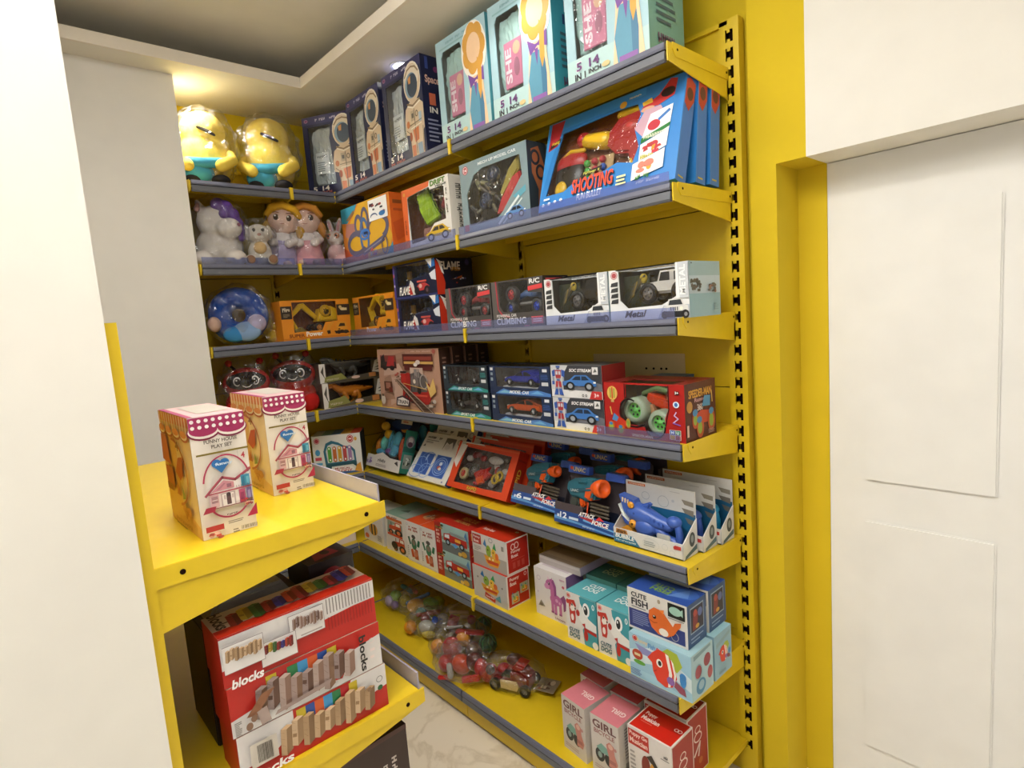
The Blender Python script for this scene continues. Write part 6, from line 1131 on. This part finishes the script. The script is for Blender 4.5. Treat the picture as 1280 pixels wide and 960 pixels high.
def whale_box(x, y, z, label):
    F = [('t', '#20242c', 'CUTE', .07, .8, .34, .92, 0, .0), ('t', '#20242c', 'FISH', .07, .6, .36, .77, 0, .0), ('r', '#5a5c64', .07, .55, .32, .57), ('p', '#34407c', [(.02, .06), (.02, .5), (.5, .52), (.56, .4), (.96, .4), (.96, .06)]), ('g', a_lines('#7c88b4', 7, 5), .08, .14, .38, .48), ('r', '#1c201e', .7, .64, .97, .96), ('e', '#9cc4b4', .82, .8, .1, .1), ('p', '#9cc4b4', [(.86, .8), (.94, .9), (.94, .72)]), ('o', '#c8c4bc', .8, .2, .06, .1, .01), ('g', a_whale(), .36, .1, .92, .74), ('e', '#a89c88', .56, .9, .025, .05), ('r', '#8a8a8c', .7, .6, .96, .62)]
    R = [('r', '#2c4c78', .02, .02, .98, .98), ('r', '#8aa0b4', .14, .3, .86, .9), ('r', '#1c1c30', .17, .33, .83, .87), ('p', '#7c2c2c', [(.25, .36), (.3, .7), (.55, .74), (.5, .36)]), ('e', '#5c6ca0', .66, .7, .12, .1), ('e', '#a8443c', .4, .74, .1, .08), ('e', '#c89438', .5, .42, .1, .05), ('r', '#8aa0bc', .14, .18, .8, .21), ('r', '#8aa0bc', .14, .1, .6, .13)]
    return pbox('fish_toy_box', label, 'cute fish boxes', x, y, z, .2, .1, .128, {'*': '#dcdad4', 'T': '#2a4c9c', 'R': '#3a5c88'}, {'F': F, 'R': R, 'T': [('e', '#3c64b4', .8, .6, .2, .3), ('p', '#5c84c8', [(.6, .2), (.9, .4), (.8, .9)]), ('t', '#7ca03c', 'CUTE', .3, .5, .62, .72, 180), ('t', '#7ca03c', 'FISH', .3, .26, .62, .48, 180)]})
def clown_box(x, y, z, label):
    F = [('r', '#9cc4d8', 0, 0, 1, 1), ('p', '#cfe0e6', [(0, .6), (.5, .9), (1, .5), (1, .2), (.5, .5), (0, .3)]), ('p', '#a8d0e0', [(0, .2), (.4, .2), (1, 0), (0, 0)]), ('p', '#8c90c4', [(.1, .8), (.4, .74), (.46, .6), (.2, .6)]), ('g', a_badge('#b83c3c', ''), .06, .84, .16, .98), ('t', '#dcc89c', 'Funny', .14, .82, .32, .94), ('t', '#5c98cc', 'Fish', .33, .8, .45, .92), ('t', '#c04c7c', 'Go', .46, .78, .54, .9),
         ('e', '#b0442c', .14, .55, .09, .12), ('e', '#5c9c3c', .17, .38, .1, .05), ('r', '#d8c89c', .09, .52, .19, .58), ('g', a_fish(), .3, .06, .92, .98), ('g', a_lines('#6c84ac', 4, 4), .02, .06, .26, .22), ('e', '#3c80c0', .88, .5, .05, .08)]
    R = [('r', '#a9c8cf', 0, 0, 1, 1), ('p', '#7c9ca8', [(.1, .86), (.9, .92), (.9, .98), (.1, .96)]), ('e', '#9c4450', .3, .56, .15, .14), ('e', '#9c4450', .72, .68, .16, .14), ('e', '#b05458', .84, .36, .12, .14), ('e', '#4c8cb4', .4, .22, .22, .17), ('e', '#9cc0d0', .42, .24, .13, .1), ('o', '#8ab0bc', .3, .56, .18, .17, .03)]
    return pbox('fish_toy_box', label, 'funny fish boxes', x, y, z, .205, .115, .135, {'*': '#9cc0cc', 'T': '#9cc0cc'}, {'F': F, 'R': R})
clown_box(-.07, -.388, Z6, 'pale blue box with an orange striped fish, front one at the shelf end')
whale_box(-.088, -.365, Z6+.136, 'cute fish box with an orange whale, on top of the front striped fish box')
pbox('fish_toy_box', 'pale blue box with a small red striped fish, behind the orange striped fish box', 'funny fish boxes', -.07, -.262, Z6, .205, .1, .135, {'*': '#8fb4c4', 'T': '#9cc8d4'}, {'R': [('p', '#8aa8b0', [(.1, .7), (.9, .84), (.9, .92), (.1, .8)]), ('g', a_fish(), .2, .28, .9, .72), ('r', '#7c98a8', .2, .08, .6, .14)]})
whale_box(-.088, -.25, Z6+.136, 'cute fish box in the back row, half hidden by the bracket above')
# ================================================================== bottom deck: bagged play food and boxes
def food_bag(x, y, rz, label, items, rs=(.1, .085, .06), seed=1, z=ZB):
    r = empty('play_food_bag', label, 'toy bag', 'bagged play food')
    for it in items:
        k, c, p = it[0], it[1], it[2]
        if k == 'ball': MB().ell(p, it[3], PL(c), 20, 12).build('toy_fruit', r)
        elif k == 'melon':
            b = MB(); b.ell(p, it[3], PL('#1d5234'), 24, 14); q = it[3]
            o = b.build('toy_watermelon', r); s = MB()
            for i in range(7):
                a = 2*pi*i/7; s.chain([(p[0]+q*1.005*sin(t)*cos(a+.12*sin(5*t)), p[1]+q*1.005*sin(t)*sin(a+.12*sin(5*t)), p[2]+q*1.005*cos(t)) for t in [.35+2.4*j/8 for j in range(9)]], .0028, PL('#3d8a50'), 6)
            s.build('rind_stripe', o)
        elif k == 'bar': MB().chain([p, it[3]], it[4], PL(c), 10).build('toy_piece', r)
        elif k == 'block':
            b = MB(); b.box(-it[3][0]/2, -it[3][1]/2, -it[3][2]/2, it[3][0]/2, it[3][1]/2, it[3][2]/2, PL(c), .003); o = b.build('toy_knife' if it[3][0] > .08 else 'toy_piece', r); o.location = p; o.rotation_euler = (rad(it[4][0]), rad(it[4][1]), rad(it[4][2]))
        elif k == 'card':
            b = MB(); b.box(-it[3][0]/2, -it[3][1]/2, -.001, it[3][0]/2, it[3][1]/2, .001, M(c)); draw(b, V((-it[3][0]/2, -it[3][1]/2, .001)), V((it[3][0], 0, 0)), V((0, it[3][1], 0)), V((0, 0, 1)), [('g', a_scribble(['#c84a3c', '#3c6cb0', '#d8b44c', '#e8e0d4'], 10, 3, .35), 0, 0, 1, 1)]); o = b.build('header_card', r); o.location = p; o.rotation_euler = [rad(a) for a in it[4]]
    clear_bag(r, (0, 0, rs[2]*.98), rs, seed, amp=.02)
    return put(r, x, y, z+.006, rz)
food_bag(-1.70, -.27, -10, 'clear bag of pastel play food, at the far end of the bottom shelf', [('ball', '#8fb84c', (-.04, -.02, .04), (.035, .03, .03)), ('bar', '#3c9cac', (-.06, .03, .07), (.04, .04, .075), .012), ('ball', '#b8a8c8', (-.03, -.06, .03), (.03, .02, .028)), ('ball', '#d0c04c', (.04, 0, .04), (.035, .03, .03)), ('ball', '#8a70a0', (.02, -.05, .025), (.025, .02, .02)), ('bar', '#c86464', (0, .05, .08), (.07, .05, .08), .012)], (.11, .1, .062), 3)
food_bag(-1.525, -.265, 20, 'clear bag of green and orange play food with a blue strip', [('ball', '#d8a44c', (-.03, 0, .045), (.055, .04, .035)), ('ball', '#7cac3c', (.04, .02, .06), (.045, .03, .03)), ('ball', '#4cb0a4', (.02, -.03, .035), (.035, .02, .025)), ('bar', '#4c8ccc', (-.09, .0, .05), (.0, .06, .085), .009), ('ball', '#b8c83c', (.06, .05, .06), (.035, .03, .025)), ('block', '#b8241e', (.06, -.03, .04), (.12, .02, .02), (0, -8, 20))], (.115, .095, .07), 7)
food_bag(-1.375, -.325, 30, 'clear bag of play food with a blue and white piece and an orange ball', [('ball', '#d88c1c', (-.085, -.03, .03), .03), ('ball', '#b0b0a8', (-.0, -.03, .04), (.04, .03, .03)), ('block', '#2450a8', (.04, -.0, .05), (.05, .03, .035), (20, 20, 10)), ('ball', '#c8b43c', (.02, -.055, .02), (.035, .02, .016)), ('ball', '#8c3c3c', (-.03, .02, .05), .022), ('ball', '#a89c8c', (.05, .04, .04), .03)], (.105, .085, .055), 12)
food_bag(-1.20, -.255, 24, 'clear bag of play food with a dark green watermelon and a pink cube', [('melon', '', (.085, .03, .062), .036), ('block', '#c8404c', (-.055, .0, .07), (.045, .045, .045), (10, 20, 15)), ('bar', '#cfae84', (-.08, .03, .1), (.0, .04, .105), .009), ('bar', '#cfae84', (-.02, .02, .09), (.04, .03, .095), .008), ('ball', '#b83c6c', (.03, .02, .085), .02), ('ball', '#6a2c2c', (-.03, -.04, .04), .03), ('bar', '#d8d4cc', (-.06, -.06, .075), (.02, -.05, .09), .006), ('ball', '#8c8070', (.03, -.03, .04), .032)], (.125, .1, .078), 17)
food_bag(-1.09, -.355, 22, 'clear bag of play food with a red knife box, a watermelon and a red apple', [('melon', '', (.115, .03, .07), .037), ('block', '#b8241e', (.03, .03, .105), (.13, .022, .016), (0, -4, 6)), ('ball', '#b81e22', (-.035, -.02, .05), (.044, .04, .046)), ('ball', '#d88c1c', (.0, .02, .075), .032), ('ball', '#d88c1c', (-.115, -.01, .036), .031), ('ball', '#6a4a40', (.06, .0, .045), .035), ('bar', '#8a8474', (-.08, -.02, .04), (-.06, .02, .08), .012), ('ball', '#c8a86c', (-.07, .03, .04), .03)], (.15, .105, .08), 23)
food_bag(-.985, -.435, 12, 'clear bag of red play food nearest the front edge of the bottom shelf', [('ball', '#b01c1e', (-.085, .0, .033), .034), ('ball', '#c84a2c', (-.01, .01, .045), (.044, .036, .04)), ('bar', '#a8a49c', (-.04, -.03, .05), (-.025, -.045, .02), .012), ('ball', '#5c2c2c', (.045, .03, .06), (.04, .034, .036)), ('ball', '#b81e22', (.085, .02, .05), (.028, .03, .04)), ('block', '#c8241e', (.07, -.03, .03), (.075, .02, .022), (0, -14, 18)), ('ball', '#4a4240', (.12, .03, .045), .022), ('block', '#c8241e', (-.05, -.055, .012), (.05, .016, .014), (0, 0, 30))], (.135, .075, .066), 29)
# bagged red car
r = empty('bagged_toy_car', 'bagged red toy car with a pale side, alone in the middle of the bottom shelf', 'toy bag')
b = MB(); b.prism([(-.08, .02), (-.082, .045), (-.03, .055), (-.01, .085), (.05, .09), (.085, .06), (.085, .02)], -.04, .04, PL('#7c1c1c'), 'y', .01); c_ = b.build('toy_car_body', r)
MB().ell((-.105, -.005, .032), (.034, .04, .034), PL('#b8201a')).build('red_nose', r)
b = MB(); b.prism([(-.03, .058), (-.012, .082), (.012, .086), (.012, .058)], -.041, .041, PL('#242c28'), 'y'); b.build('car_window', c_)
b = MB(); b.prism([(-.03, .012), (-.03, .045), (.04, .05), (.05, .03), (.04, .012)], -.05, -.041, PL('#d8c088'), 'y', .002); b.build('pale_side_panel', r)
b = MB(); b.prism([(.0, .075), (.05, .075), (.07, .105), (.03, .11)], -.03, .03, PL('#a82420'), 'y', .006); b.ell((-.03, -.01, .072), (.026, .026, .016), PL('#a81e24')); b.ell((-.0, .03, .09), (.036, .03, .02), PL('#5c2820')); b.build('red_top', r)
for sx, sy in ((.075, -.045), (.075, .045), (-.055, .045), (-.055, -.045)): wheel(r, (sx, sy, .022), .022, .02, '#8a8880')
b = MB(); b.box(.1, -.02, .02, .18, .06, .022, M('#8a7f6c')); draw(b, V((.1, -.02, .022)), V((.08, 0, 0)), V((0, .08, 0)), V((0, 0, 1)), [('g', a_scribble(['#8c3c34', '#c8b89c', '#5c4438'], 8, 4, .4), 0, 0, 1, 1)]); b.build('header_card', r)
clear_bag(r, (.0, 0, .056), (.142, .075, .066), 31, amp=.014); put(r, -.79, -.335, ZB+.004, 20)
# girl motorcycle boxes, pink tops
def girl_box(x, y, label, rz=0, pink='#d27c88'):
    w, d, h = .108, .118, .19
    F = [('t', '#6c4444', 'GIRL', .08, .8, .92, .94, 0, 0), ('t', '#9c6a68', 'BICYCLE', .12, .7, .86, .78), ('g', a_moto(), .12, .2, .96, .66), ('g', a_lines('#b8a4a0', 2, 2), .1, .08, .7, .16), ('e', '#c08c88', .88, .58, .05, .03)]
    R = [('g', a_lines('#8a8482', 10, 6, .4), .24, .36, .8, .92), ('g', a_barcode('#3a3634', 4), .24, .08, .8, .3)]
    return pbox('girl_motorcycle_box', label, 'pink topped girl motorcycle boxes', x, y, ZB, w, d, h, {'*': '#d0c9c3', 'T': pink, 'L': '#c8c0ba'}, {'F': F, 'R': R, 'T': [('t', '#f0d8d8', 'GIRL', .38, .38, .88, .56, 180)]}, rz=rz)
girl_box(-.374, -.442, 'pink topped girl motorcycle box, front one on its own side of the pair', -6); girl_box(-.244, -.444, 'pink topped girl motorcycle box, front one beside the puppy musician box')
girl_box(-.395, -.318, 'pink topped girl motorcycle box in the second row, farther from the shelf end', -4, '#b8606c'); girl_box(-.262, -.318, 'pink topped girl motorcycle box in the second row, behind the puppy musician side', 0, '#a8404c')
def puppy_box(x, y, label, side, h=.205):
    w, d = .15, .115
    F = [('r', '#b3261c', .02, .72, .5, .96), ('t', '#f0d0c8', 'Puppy Go', .05, .86, .47, .94), ('t', '#f0d0c8', 'Musician', .05, .76, .47, .84), ('w', '#3a3634', 3, .78, .78, .93, .83), ('r', '#5a5654', .76, .755, .95, .765), ('g', a_lines('#a09a96', 7, 3), .05, .2, .2, .66), ('e', '#7c2a20', .42, .5, .1, .16), ('p', '#2c2624', [(.44, .66), (.56, .72), (.78, .5), (.74, .4), (.6, .56)]), ('p', '#d89c3c', [(.4, .34), (.56, .6), (.74, .46), (.8, .1), (.4, .05)]), ('e', '#d8a848', .4, .34, .1, .08), ('p', '#d0482c', [(.74, .4), (.82, .42), (.86, .1), (.76, .1)]), ('r', '#9a9490', .8, .3, .96, .31), ('r', '#9a9490', .8, .1, .81, .3)]
    return pbox('puppy_musician_box', label, 'puppy musician boxes', x, y, ZB, w, d, h, {'*': '#ded8d4', 'T': '#e6deda', 'R': '#e0d8d4'}, {'F': F, 'T': [('r', side[0], .03, .04, .97, .96), ('r', side[1], .03, .5, .97, .96), ('t', '#f4e4de', 'Puppy', .1, .6, .36, .76), ('t', '#f4e4de', 'Musician', .1, .42, .5, .58), ('o', '#f4e4de', .83, .62, .05, .06, .02), ('o', '#f4e4de', .9, .62, .05, .06, .02), ('r', '#e08c78', .14, .34, .4, .355)], 'R': [('r', '#a02a28', .04, .02, .96, .98), ('o', '#e8d4d0', .5, .6, .2, .08, .04), ('o', '#e8d4d0', .5, .72, .14, .06, .03), ('l', '#e8d4d0', [(.3, .34), (.6, .5), (.5, .3)], .06), ('e', '#b8643c', .6, .2, .1, .05)]})
puppy_box(-.094, -.425, 'red and white puppy musician box, front one at the shelf end', ('#cc2418', '#b81e14')); puppy_box(-.118, -.302, 'red and white puppy musician box, behind the front one under the shelf bracket', ('#9c1a14', '#7c1410'))

# ================================================================== island shelves
def house_box(x, y, label):
    w, d, h = .09, .21, .214; mg = '#a02a5c'
    dots = [('r', mg, 0, .9, 1, 1)]+[('e', mg, (i+.5)/3, .905, .175, .055) for i in range(3)]+[('o', '#f0e8e4', (i+.5)/3, .905, .175, .055, .03, 180, 360) for i in range(3)]+[('r', mg, 0, .9, 1, .985)]
    dots = [('e', '#7c1c40', (i+.5)/2, .875, .29, .07) for i in range(2)]+[('e', '#ece4dc', (i+.5)/2, .882, .27, .062) for i in range(2)]+[('e', mg, (i+.5)/2, .89, .25, .05) for i in range(2)]+[('r', mg, 0, .89, 1, .995)]
    for j, v in enumerate((.965, .915)): dots += [('e', '#f2ecea', (i+.5)/8, v, .036, .015) for i in range(8)]
    F = dots+[('t', '#6a6058', 'FUNNY HOUSE', .22, .775, .82, .805), ('t', '#6a6058', 'PLAY SET', .34, .73, .72, .76), ('r', '#7c6a1c', .06, .685, 1, .7), ('t', '#b02a3c', '4', .85, .61, .92, .66), ('r', '#b0a8a4', .79, .595, .795, .68),
         ('o', '#a82c50', .54, .42, .44, .25, .03, 10, 170), ('o', '#a82c50', .54, .32, .4, .18, .035, 200, 345), ('g', a_heart('#2c6cac'), .3, .52, .62, .64), ('t', '#cfe0f0', 'funny', .36, .58, .68, .61), ('g', a_house(), .14, .2, .96, .54), ('w', '#5c4448', 5, .44, .17, .64, .185), ('p', '#a82448', [(.8, .12), (1, .22), (1, .12)]), ('r', '#b03434', .04, .07, .36, .115), ('g', a_scribble(['#c8504c', '#a8504c', '#d8a8a0'], 10, 3, .4), .04, .0, .36, .07), ('g', a_lines('#8a7f78', 2, 4), .44, .1, .84, .13), ('g', a_barcode('#5c5048', 3), .66, .03, .96, .06), ('g', a_lines('#7c7068', 2, 3), .5, .02, .64, .06)]
    og = '#c8642c'
    L = [('r', '#e0b46c', 0, 0, 1, 1), ('p', '#ecd4a4', [(.5, .2), (1, .1), (1, .85), (.5, .85)]), ('r', '#d8763c', 0, .92, 1, 1)]+[('r', '#f0dcc0', (i+.3)/11, .86, (i+.65)/11, 1) for i in range(11)]+[('e', '#b0542c', (i+.5)/4, .84, .13, .045) for i in range(4)]+[('e', '#f0e0c4', (i+.5)/4, .852, .115, .038) for i in range(4)]+[('e', '#d88a4c', (i+.5)/4, .862, .1, .03) for i in range(4)]
    L += [('o', '#b0542c', .42, .5, .42, .3, .025, -80, 90), ('p', '#c05a1c', [(.02, .56), (.06, .8), (.26, .8), (.3, .54)]), ('r', '#b0481c', .1, .34, .36, .52), ('r', '#8a3c1c', .08, .3, .3, .36), ('p', '#b84828', [(.46, .5), (.6, .64), (.74, .66), (.7, .5), (.6, .44)]), ('t', '#8a5c34', '4', .56, .7, .66, .78), ('p', '#6c8a44', [(.6, .28), (.64, .4), (.7, .3)]), ('p', '#b0542c', [(.42, .3), (.5, .42), (.56, .3)]), ('g', a_heart('#c8843c'), .56, .1, .84, .24), ('g', a_scribble(['#d8a050', '#b8742c'], 8, 2, .3), .58, .1, .82, .22), ('w', '#b8843c', 8, .3, .05, .84, .09), ('g', a_lines('#8a6c3c', 1, 3), .3, .02, .8, .04)]
    return pbox('play_house_box', label, 'funny house play set boxes', x, y, GU+.0005, w, d, h, {'*': '#e4dcd2', 'L': '#e0b46c', 'T': '#cfa8a8'}, {'F': F, 'L': L, 'T': [('r', mg, 0, 0, .1, 1), ('p', '#b8b0a4', [(.3, .2), (.9, .2), (.9, .9), (.3, .9)])]}, rz=90)
house_box(-.41, -1.233, 'play house box with a dotted awning top, standing farther along the yellow shelf'); house_box(-.243, -1.415, 'play house box with a dotted awning top, partly cut off, nearer the back panel')
def blocks_box(z, label, var, dx=0, dy=0):
    w, d, h = .288, .098, .09; rd = '#b8221a'; wt = '#dad6d4'
    if var == 0:
        F = [('p', wt, [(0, .22), (0, 1), (1, 1), (1, .62), (.68, .52), (.5, .44), (.3, .36)]), ('l', '#b0484c', [(0, .985), (1, .985)], .02), ('g', a_stripes(['#c8b02c', '#b0282c', '#2c7848', '#3c8cc0', '#c85828', '#2c4c94', '#c8b02c']), .42, .66, .84, .95)]
        F = [('r', rd, 0, 0, 1, 1), ('p', wt, [(0, .3), (0, 1), (.28, 1), (.34, .9), (.3, .5), (.2, .34)]), ('p', wt, [(.7, .72), (.74, 1), (1, 1), (1, .5), (.86, .44)]), ('r', wt, 0, .72, .34, 1), ('g', a_stripes(['#c8b02c', '#2c4c94', '#c85828', '#3c8cc0', '#2c7848', '#b0282c', '#c8b02c']), .36, .68, .78, .96), ('g', a_blocks(WOOD, 9), .24, .1, .88, .82), ('r', '#c8c0b4', .06, .3, .22, .78), ('g', a_barcode('#3a342c', 6), .1, .36, .19, .72), ('t', '#f2efec', 'blocks', .02, .06, .3, .24, 0, .01), ('o', '#4a4a48', .93, .78, .024, .07, .012), ('e', '#1f5c34', .93, .58, .02, .06), ('e', '#8a6a50', .85, .66, .016, .05)]
    elif var == 1:
        F = [('r', rd, 0, 0, 1, 1), ('p', wt, [(0, 0), (0, .34), (.12, .4), (.7, .12), (.8, .62), (1, .72), (1, 0)]), ('g', a_stripes(['#c8b02c', '#b0282c', '#2c7848', '#3c8cc0', '#c85828', '#2c4c94', '#c8b02c']), .22, .62, .68, .92), ('g', a_blocks(GREY, 9), .14, .06, .78, .84), ('p', '#8a5c40', [(.08, .34), (.18, .68), (.26, .7), (.14, .3)]), ('p', '#a8948c', [(.16, .06), (.14, .36), (.2, .4), (.22, .08)]), ('p', '#9a8680', [(.24, .12), (.26, .2), (.62, .3), (.6, .2)]), ('t', '#1d1b1c', 'blocks', .83, .1, .88, .9, -90), ('o', '#e8d4d0', .92, .7, .02, .06, .01), ('r', '#e8d8d4', .905, .46, .94, .52), ('r', '#e8d8d4', .9, .3, .93, .36), ('g', a_lines('#6a6460', 9, 2), .01, .06, .05, .36), ('e', '#7c5c48', .09, .16, .02, .08), ('e', '#7c5c48', .12, .28, .018, .07)]
    else:
        F = [('r', rd, 0, 0, 1, 1), ('p', wt, [(0, .36), (0, .97), (1, .97), (1, .62), (.6, .52), (.24, .4)]), ('r', wt, .62, .58, 1, .97)]+[('r', '#7c7674', .655+.022*i, .62, .662+.022*i, .95) for i in range(15)]+[('r', '#8a1a16', .655+.022*i, .28, .66+.022*i, .56) for i in range(15)]
        F += [('r', '#8a7c7c', .4, .38, .63, .92), ('r', '#e0dcda', .403, .39, .627, .91), ('g', a_blocks(GREY, 9), .42, .58, .61, .86), ('r', '#a8a09c', .46, .46, .6, .49), ('r', '#8a7c7c', .21, .16, .43, .64), ('r', '#e0dcda', .213, .17, .427, .63), ('g', a_blocks(RAIN, 7), .23, .38, .4, .6), ('r', '#8a7c7c', 0, .36, .23, .9), ('r', '#e0dcda', 0, .37, .227, .89), ('g', a_blocks(WOOD, 8), .01, .56, .21, .84), ('t', '#f2efec', 'blocks', .02, .08, .2, .26, 0, .01)]
    T = [('r', '#c02a18', 0, 0, 1, .3), ('p', '#c8b4a0', [(0, .3), (.7, .3), (.92, 1), (0, 1)]), ('p', wt, [(.86, 1), (1, .6), (1, 1)]), ('g', a_blocks(RAIN, 12), .1, .18, .94, .82), ('t', '#2a1c18', 'blocks', .01, .1, .09, .8, -90)]
    o = pbox('wooden_blocks_box', label, 'red wooden block boxes', -.187+dx, -1.322+dy, z, w, d, h, {'*': rd, 'T': '#c8b4a0', 'R': '#a81e18'}, {'F': F, 'T': T if var == 2 else [], 'R': [('t', '#f0e8e4', 'blocks', .1, .3, .9, .7)]}, rz=90)
    return o
blocks_box(GL+.0005, 'red wooden blocks box with pale blocks pictured, at the bottom of its stack', 0)
blocks_box(GL+.0915, 'red wooden blocks box with grey brown blocks pictured, in the middle of its stack', 1, -.001, -.004)
blocks_box(GL+.1825, 'red wooden blocks box with coloured blocks on its top face, topmost of its stack', 2, -.003, -.006)
# dark packs behind the block boxes
r = empty('black_toy_pack', 'black toy pack with a clear blister, behind the block boxes', 'toy pack')
mb = MB(); mb.box(-.1, 0, 0, .1, .16, .235, M('#1c1618'), .002); mb.build('carton', r); mb = MB(); mb.prism([(-.085, .236), (-.065, .268), (.06, .268), (.08, .236)], .02, .14, M('#8f9498'), 'y', .006); o = mb.build('grey_blister', r); put(r, -.325, -1.365, GL, 90)
r = pbox('striped_toy_box', 'black toy box with pale stripes and a red picture, behind the block boxes', None, -.315, -1.21, GL, .1, .12, .29, {'*': '#231a1e', 'T': '#2a2024'}, {'T': [('p', '#8a2430', [(.2, .1), (.8, .2), (.7, .6), (.3, .5)]), ('e', '#1a0e10', .55, .35, .1, .1)]+[('r', '#a89c94', .1+.0*i, .7+.07*i, .98, .725+.07*i) for i in range(4)], 'F': [('e', '#8a2430', .5, .8, .3, .14), ('e', '#140c0e', .55, .82, .1, .05), ('r', '#b0a49c', .7, .5, .98, .53), ('r', '#b0a49c', .7, .6, .98, .63), ('r', '#b0a49c', .7, .7, .98, .73)]}, rz=90)
pbox('dark_toy_box', 'dark brown box with white lettering, under the island shelf by the aisle', None, -.205, -1.28, .3805, .29, .13, .34, {'*': '#33201d', 'R': '#2a1a18'}, {'F': [('w', '#d8d0c8', 4, .86, .66, .9, .84), ('w', '#d8d0c8', 8, .79, .5, .83, .82), ('e', '#8a4c24', .6, .5, .1, .06), ('p', '#6a3420', [(.3, .3), (.6, .5), (.5, .2)]), ('r', '#4a2c28', 0, .97, 1, 1)]}, rz=90, rx=0)
# ================================================================== lights of the room and added fill lamps
def area(name, x, y, z, sx, sy, e, col=(1, .97, .93), rot=(0, 0, 0)):
    l = bpy.data.lights.new(name, 'AREA'); l.shape = 'RECTANGLE'; l.size = sx; l.size_y = sy; l.energy = e; l.color = col
    o = bpy.data.objects.new(name, l); o.location = (x, y, z); o.rotation_euler = [rad(a) for a in rot]; COL.objects.link(o); return o
def spot(name, x, y, e, ang=125, col=(1, .96, .9)):
    l = bpy.data.lights.new(name, 'SPOT'); l.energy = e; l.spot_size = rad(ang); l.spot_blend = .6; l.shadow_soft_size = .035; l.color = col
    o = bpy.data.objects.new(name, l); o.location = (x, y, H-.008); COL.objects.link(o); return o
spot('downlight_lamp', -1.30, -.25, 9)
spot('downlight_lamp', .15, -.42, 3)
spot('downlight_lamp', -.55, -.42, 6)
spot('downlight_lamp', -1.90, -.95, 36, 150)
area('tray_panel_lamp', -.2, -1.35, H+.13, 1.0, .3, 22)
area('tray_panel_lamp', 1.2, -1.75, H+.13, 1.0, .3, 5)
area('tray_panel_lamp', .6, -2.6, H+.13, 1.0, .3, 7)
area('shopfront_daylight', 2.56, -1.85, 1.4, 1.9, 2.5, 4, (.93, .97, 1), (0, 90, 0))  # added soft fill just inside the unseen side window
area('shopfront_daylight', .5, -3.46, 1.4, 3.2, 1.9, 7, (.93, .97, 1), (90, 0, 0))  # second added fill, at the unseen rear wall, to light the fronts
area('pendant_uplight', .55, -2.15, 2.25, 1.2, .12, 62, (.97, .97, 1), (180, 0, 0))  # added upward fill behind the camera, no fixture, lifts the ceiling
W = bpy.data.worlds.new('room_air'); SC.world = W; W.use_nodes = True; W.node_tree.nodes['Background'].inputs[0].default_value = (.9, .92, 1, 1); W.node_tree.nodes['Background'].inputs[1].default_value = .15
# ================================================================== camera
cd = bpy.data.cameras.new('camera'); co = bpy.data.objects.new('camera', cd); COL.objects.link(co)
cd.sensor_width = 36; cd.lens = 724.19/1280*36; cd.clip_start = .02
yaw, pit, rol = .8346, .1156, -.0743
f = V((-sin(yaw)*cos(pit), cos(yaw)*cos(pit), -sin(pit))); rr = V((cos(yaw), sin(yaw), 0)); uu = rr.cross(f)
r2 = rr*cos(rol)+uu*sin(rol); u2 = -rr*sin(rol)+uu*cos(rol)
m = Mx((r2, u2, -f)).transposed().to_4x4(); m.translation = V((.8391, -1.7001, 1.5681)); co.matrix_world = m
SC.camera = co
vs = SC.view_settings; vs.view_transform = 'Standard'; vs.look = 'None'; vs.gamma = 1; vs.use_curve_mapping = False; vs.exposure = -.1
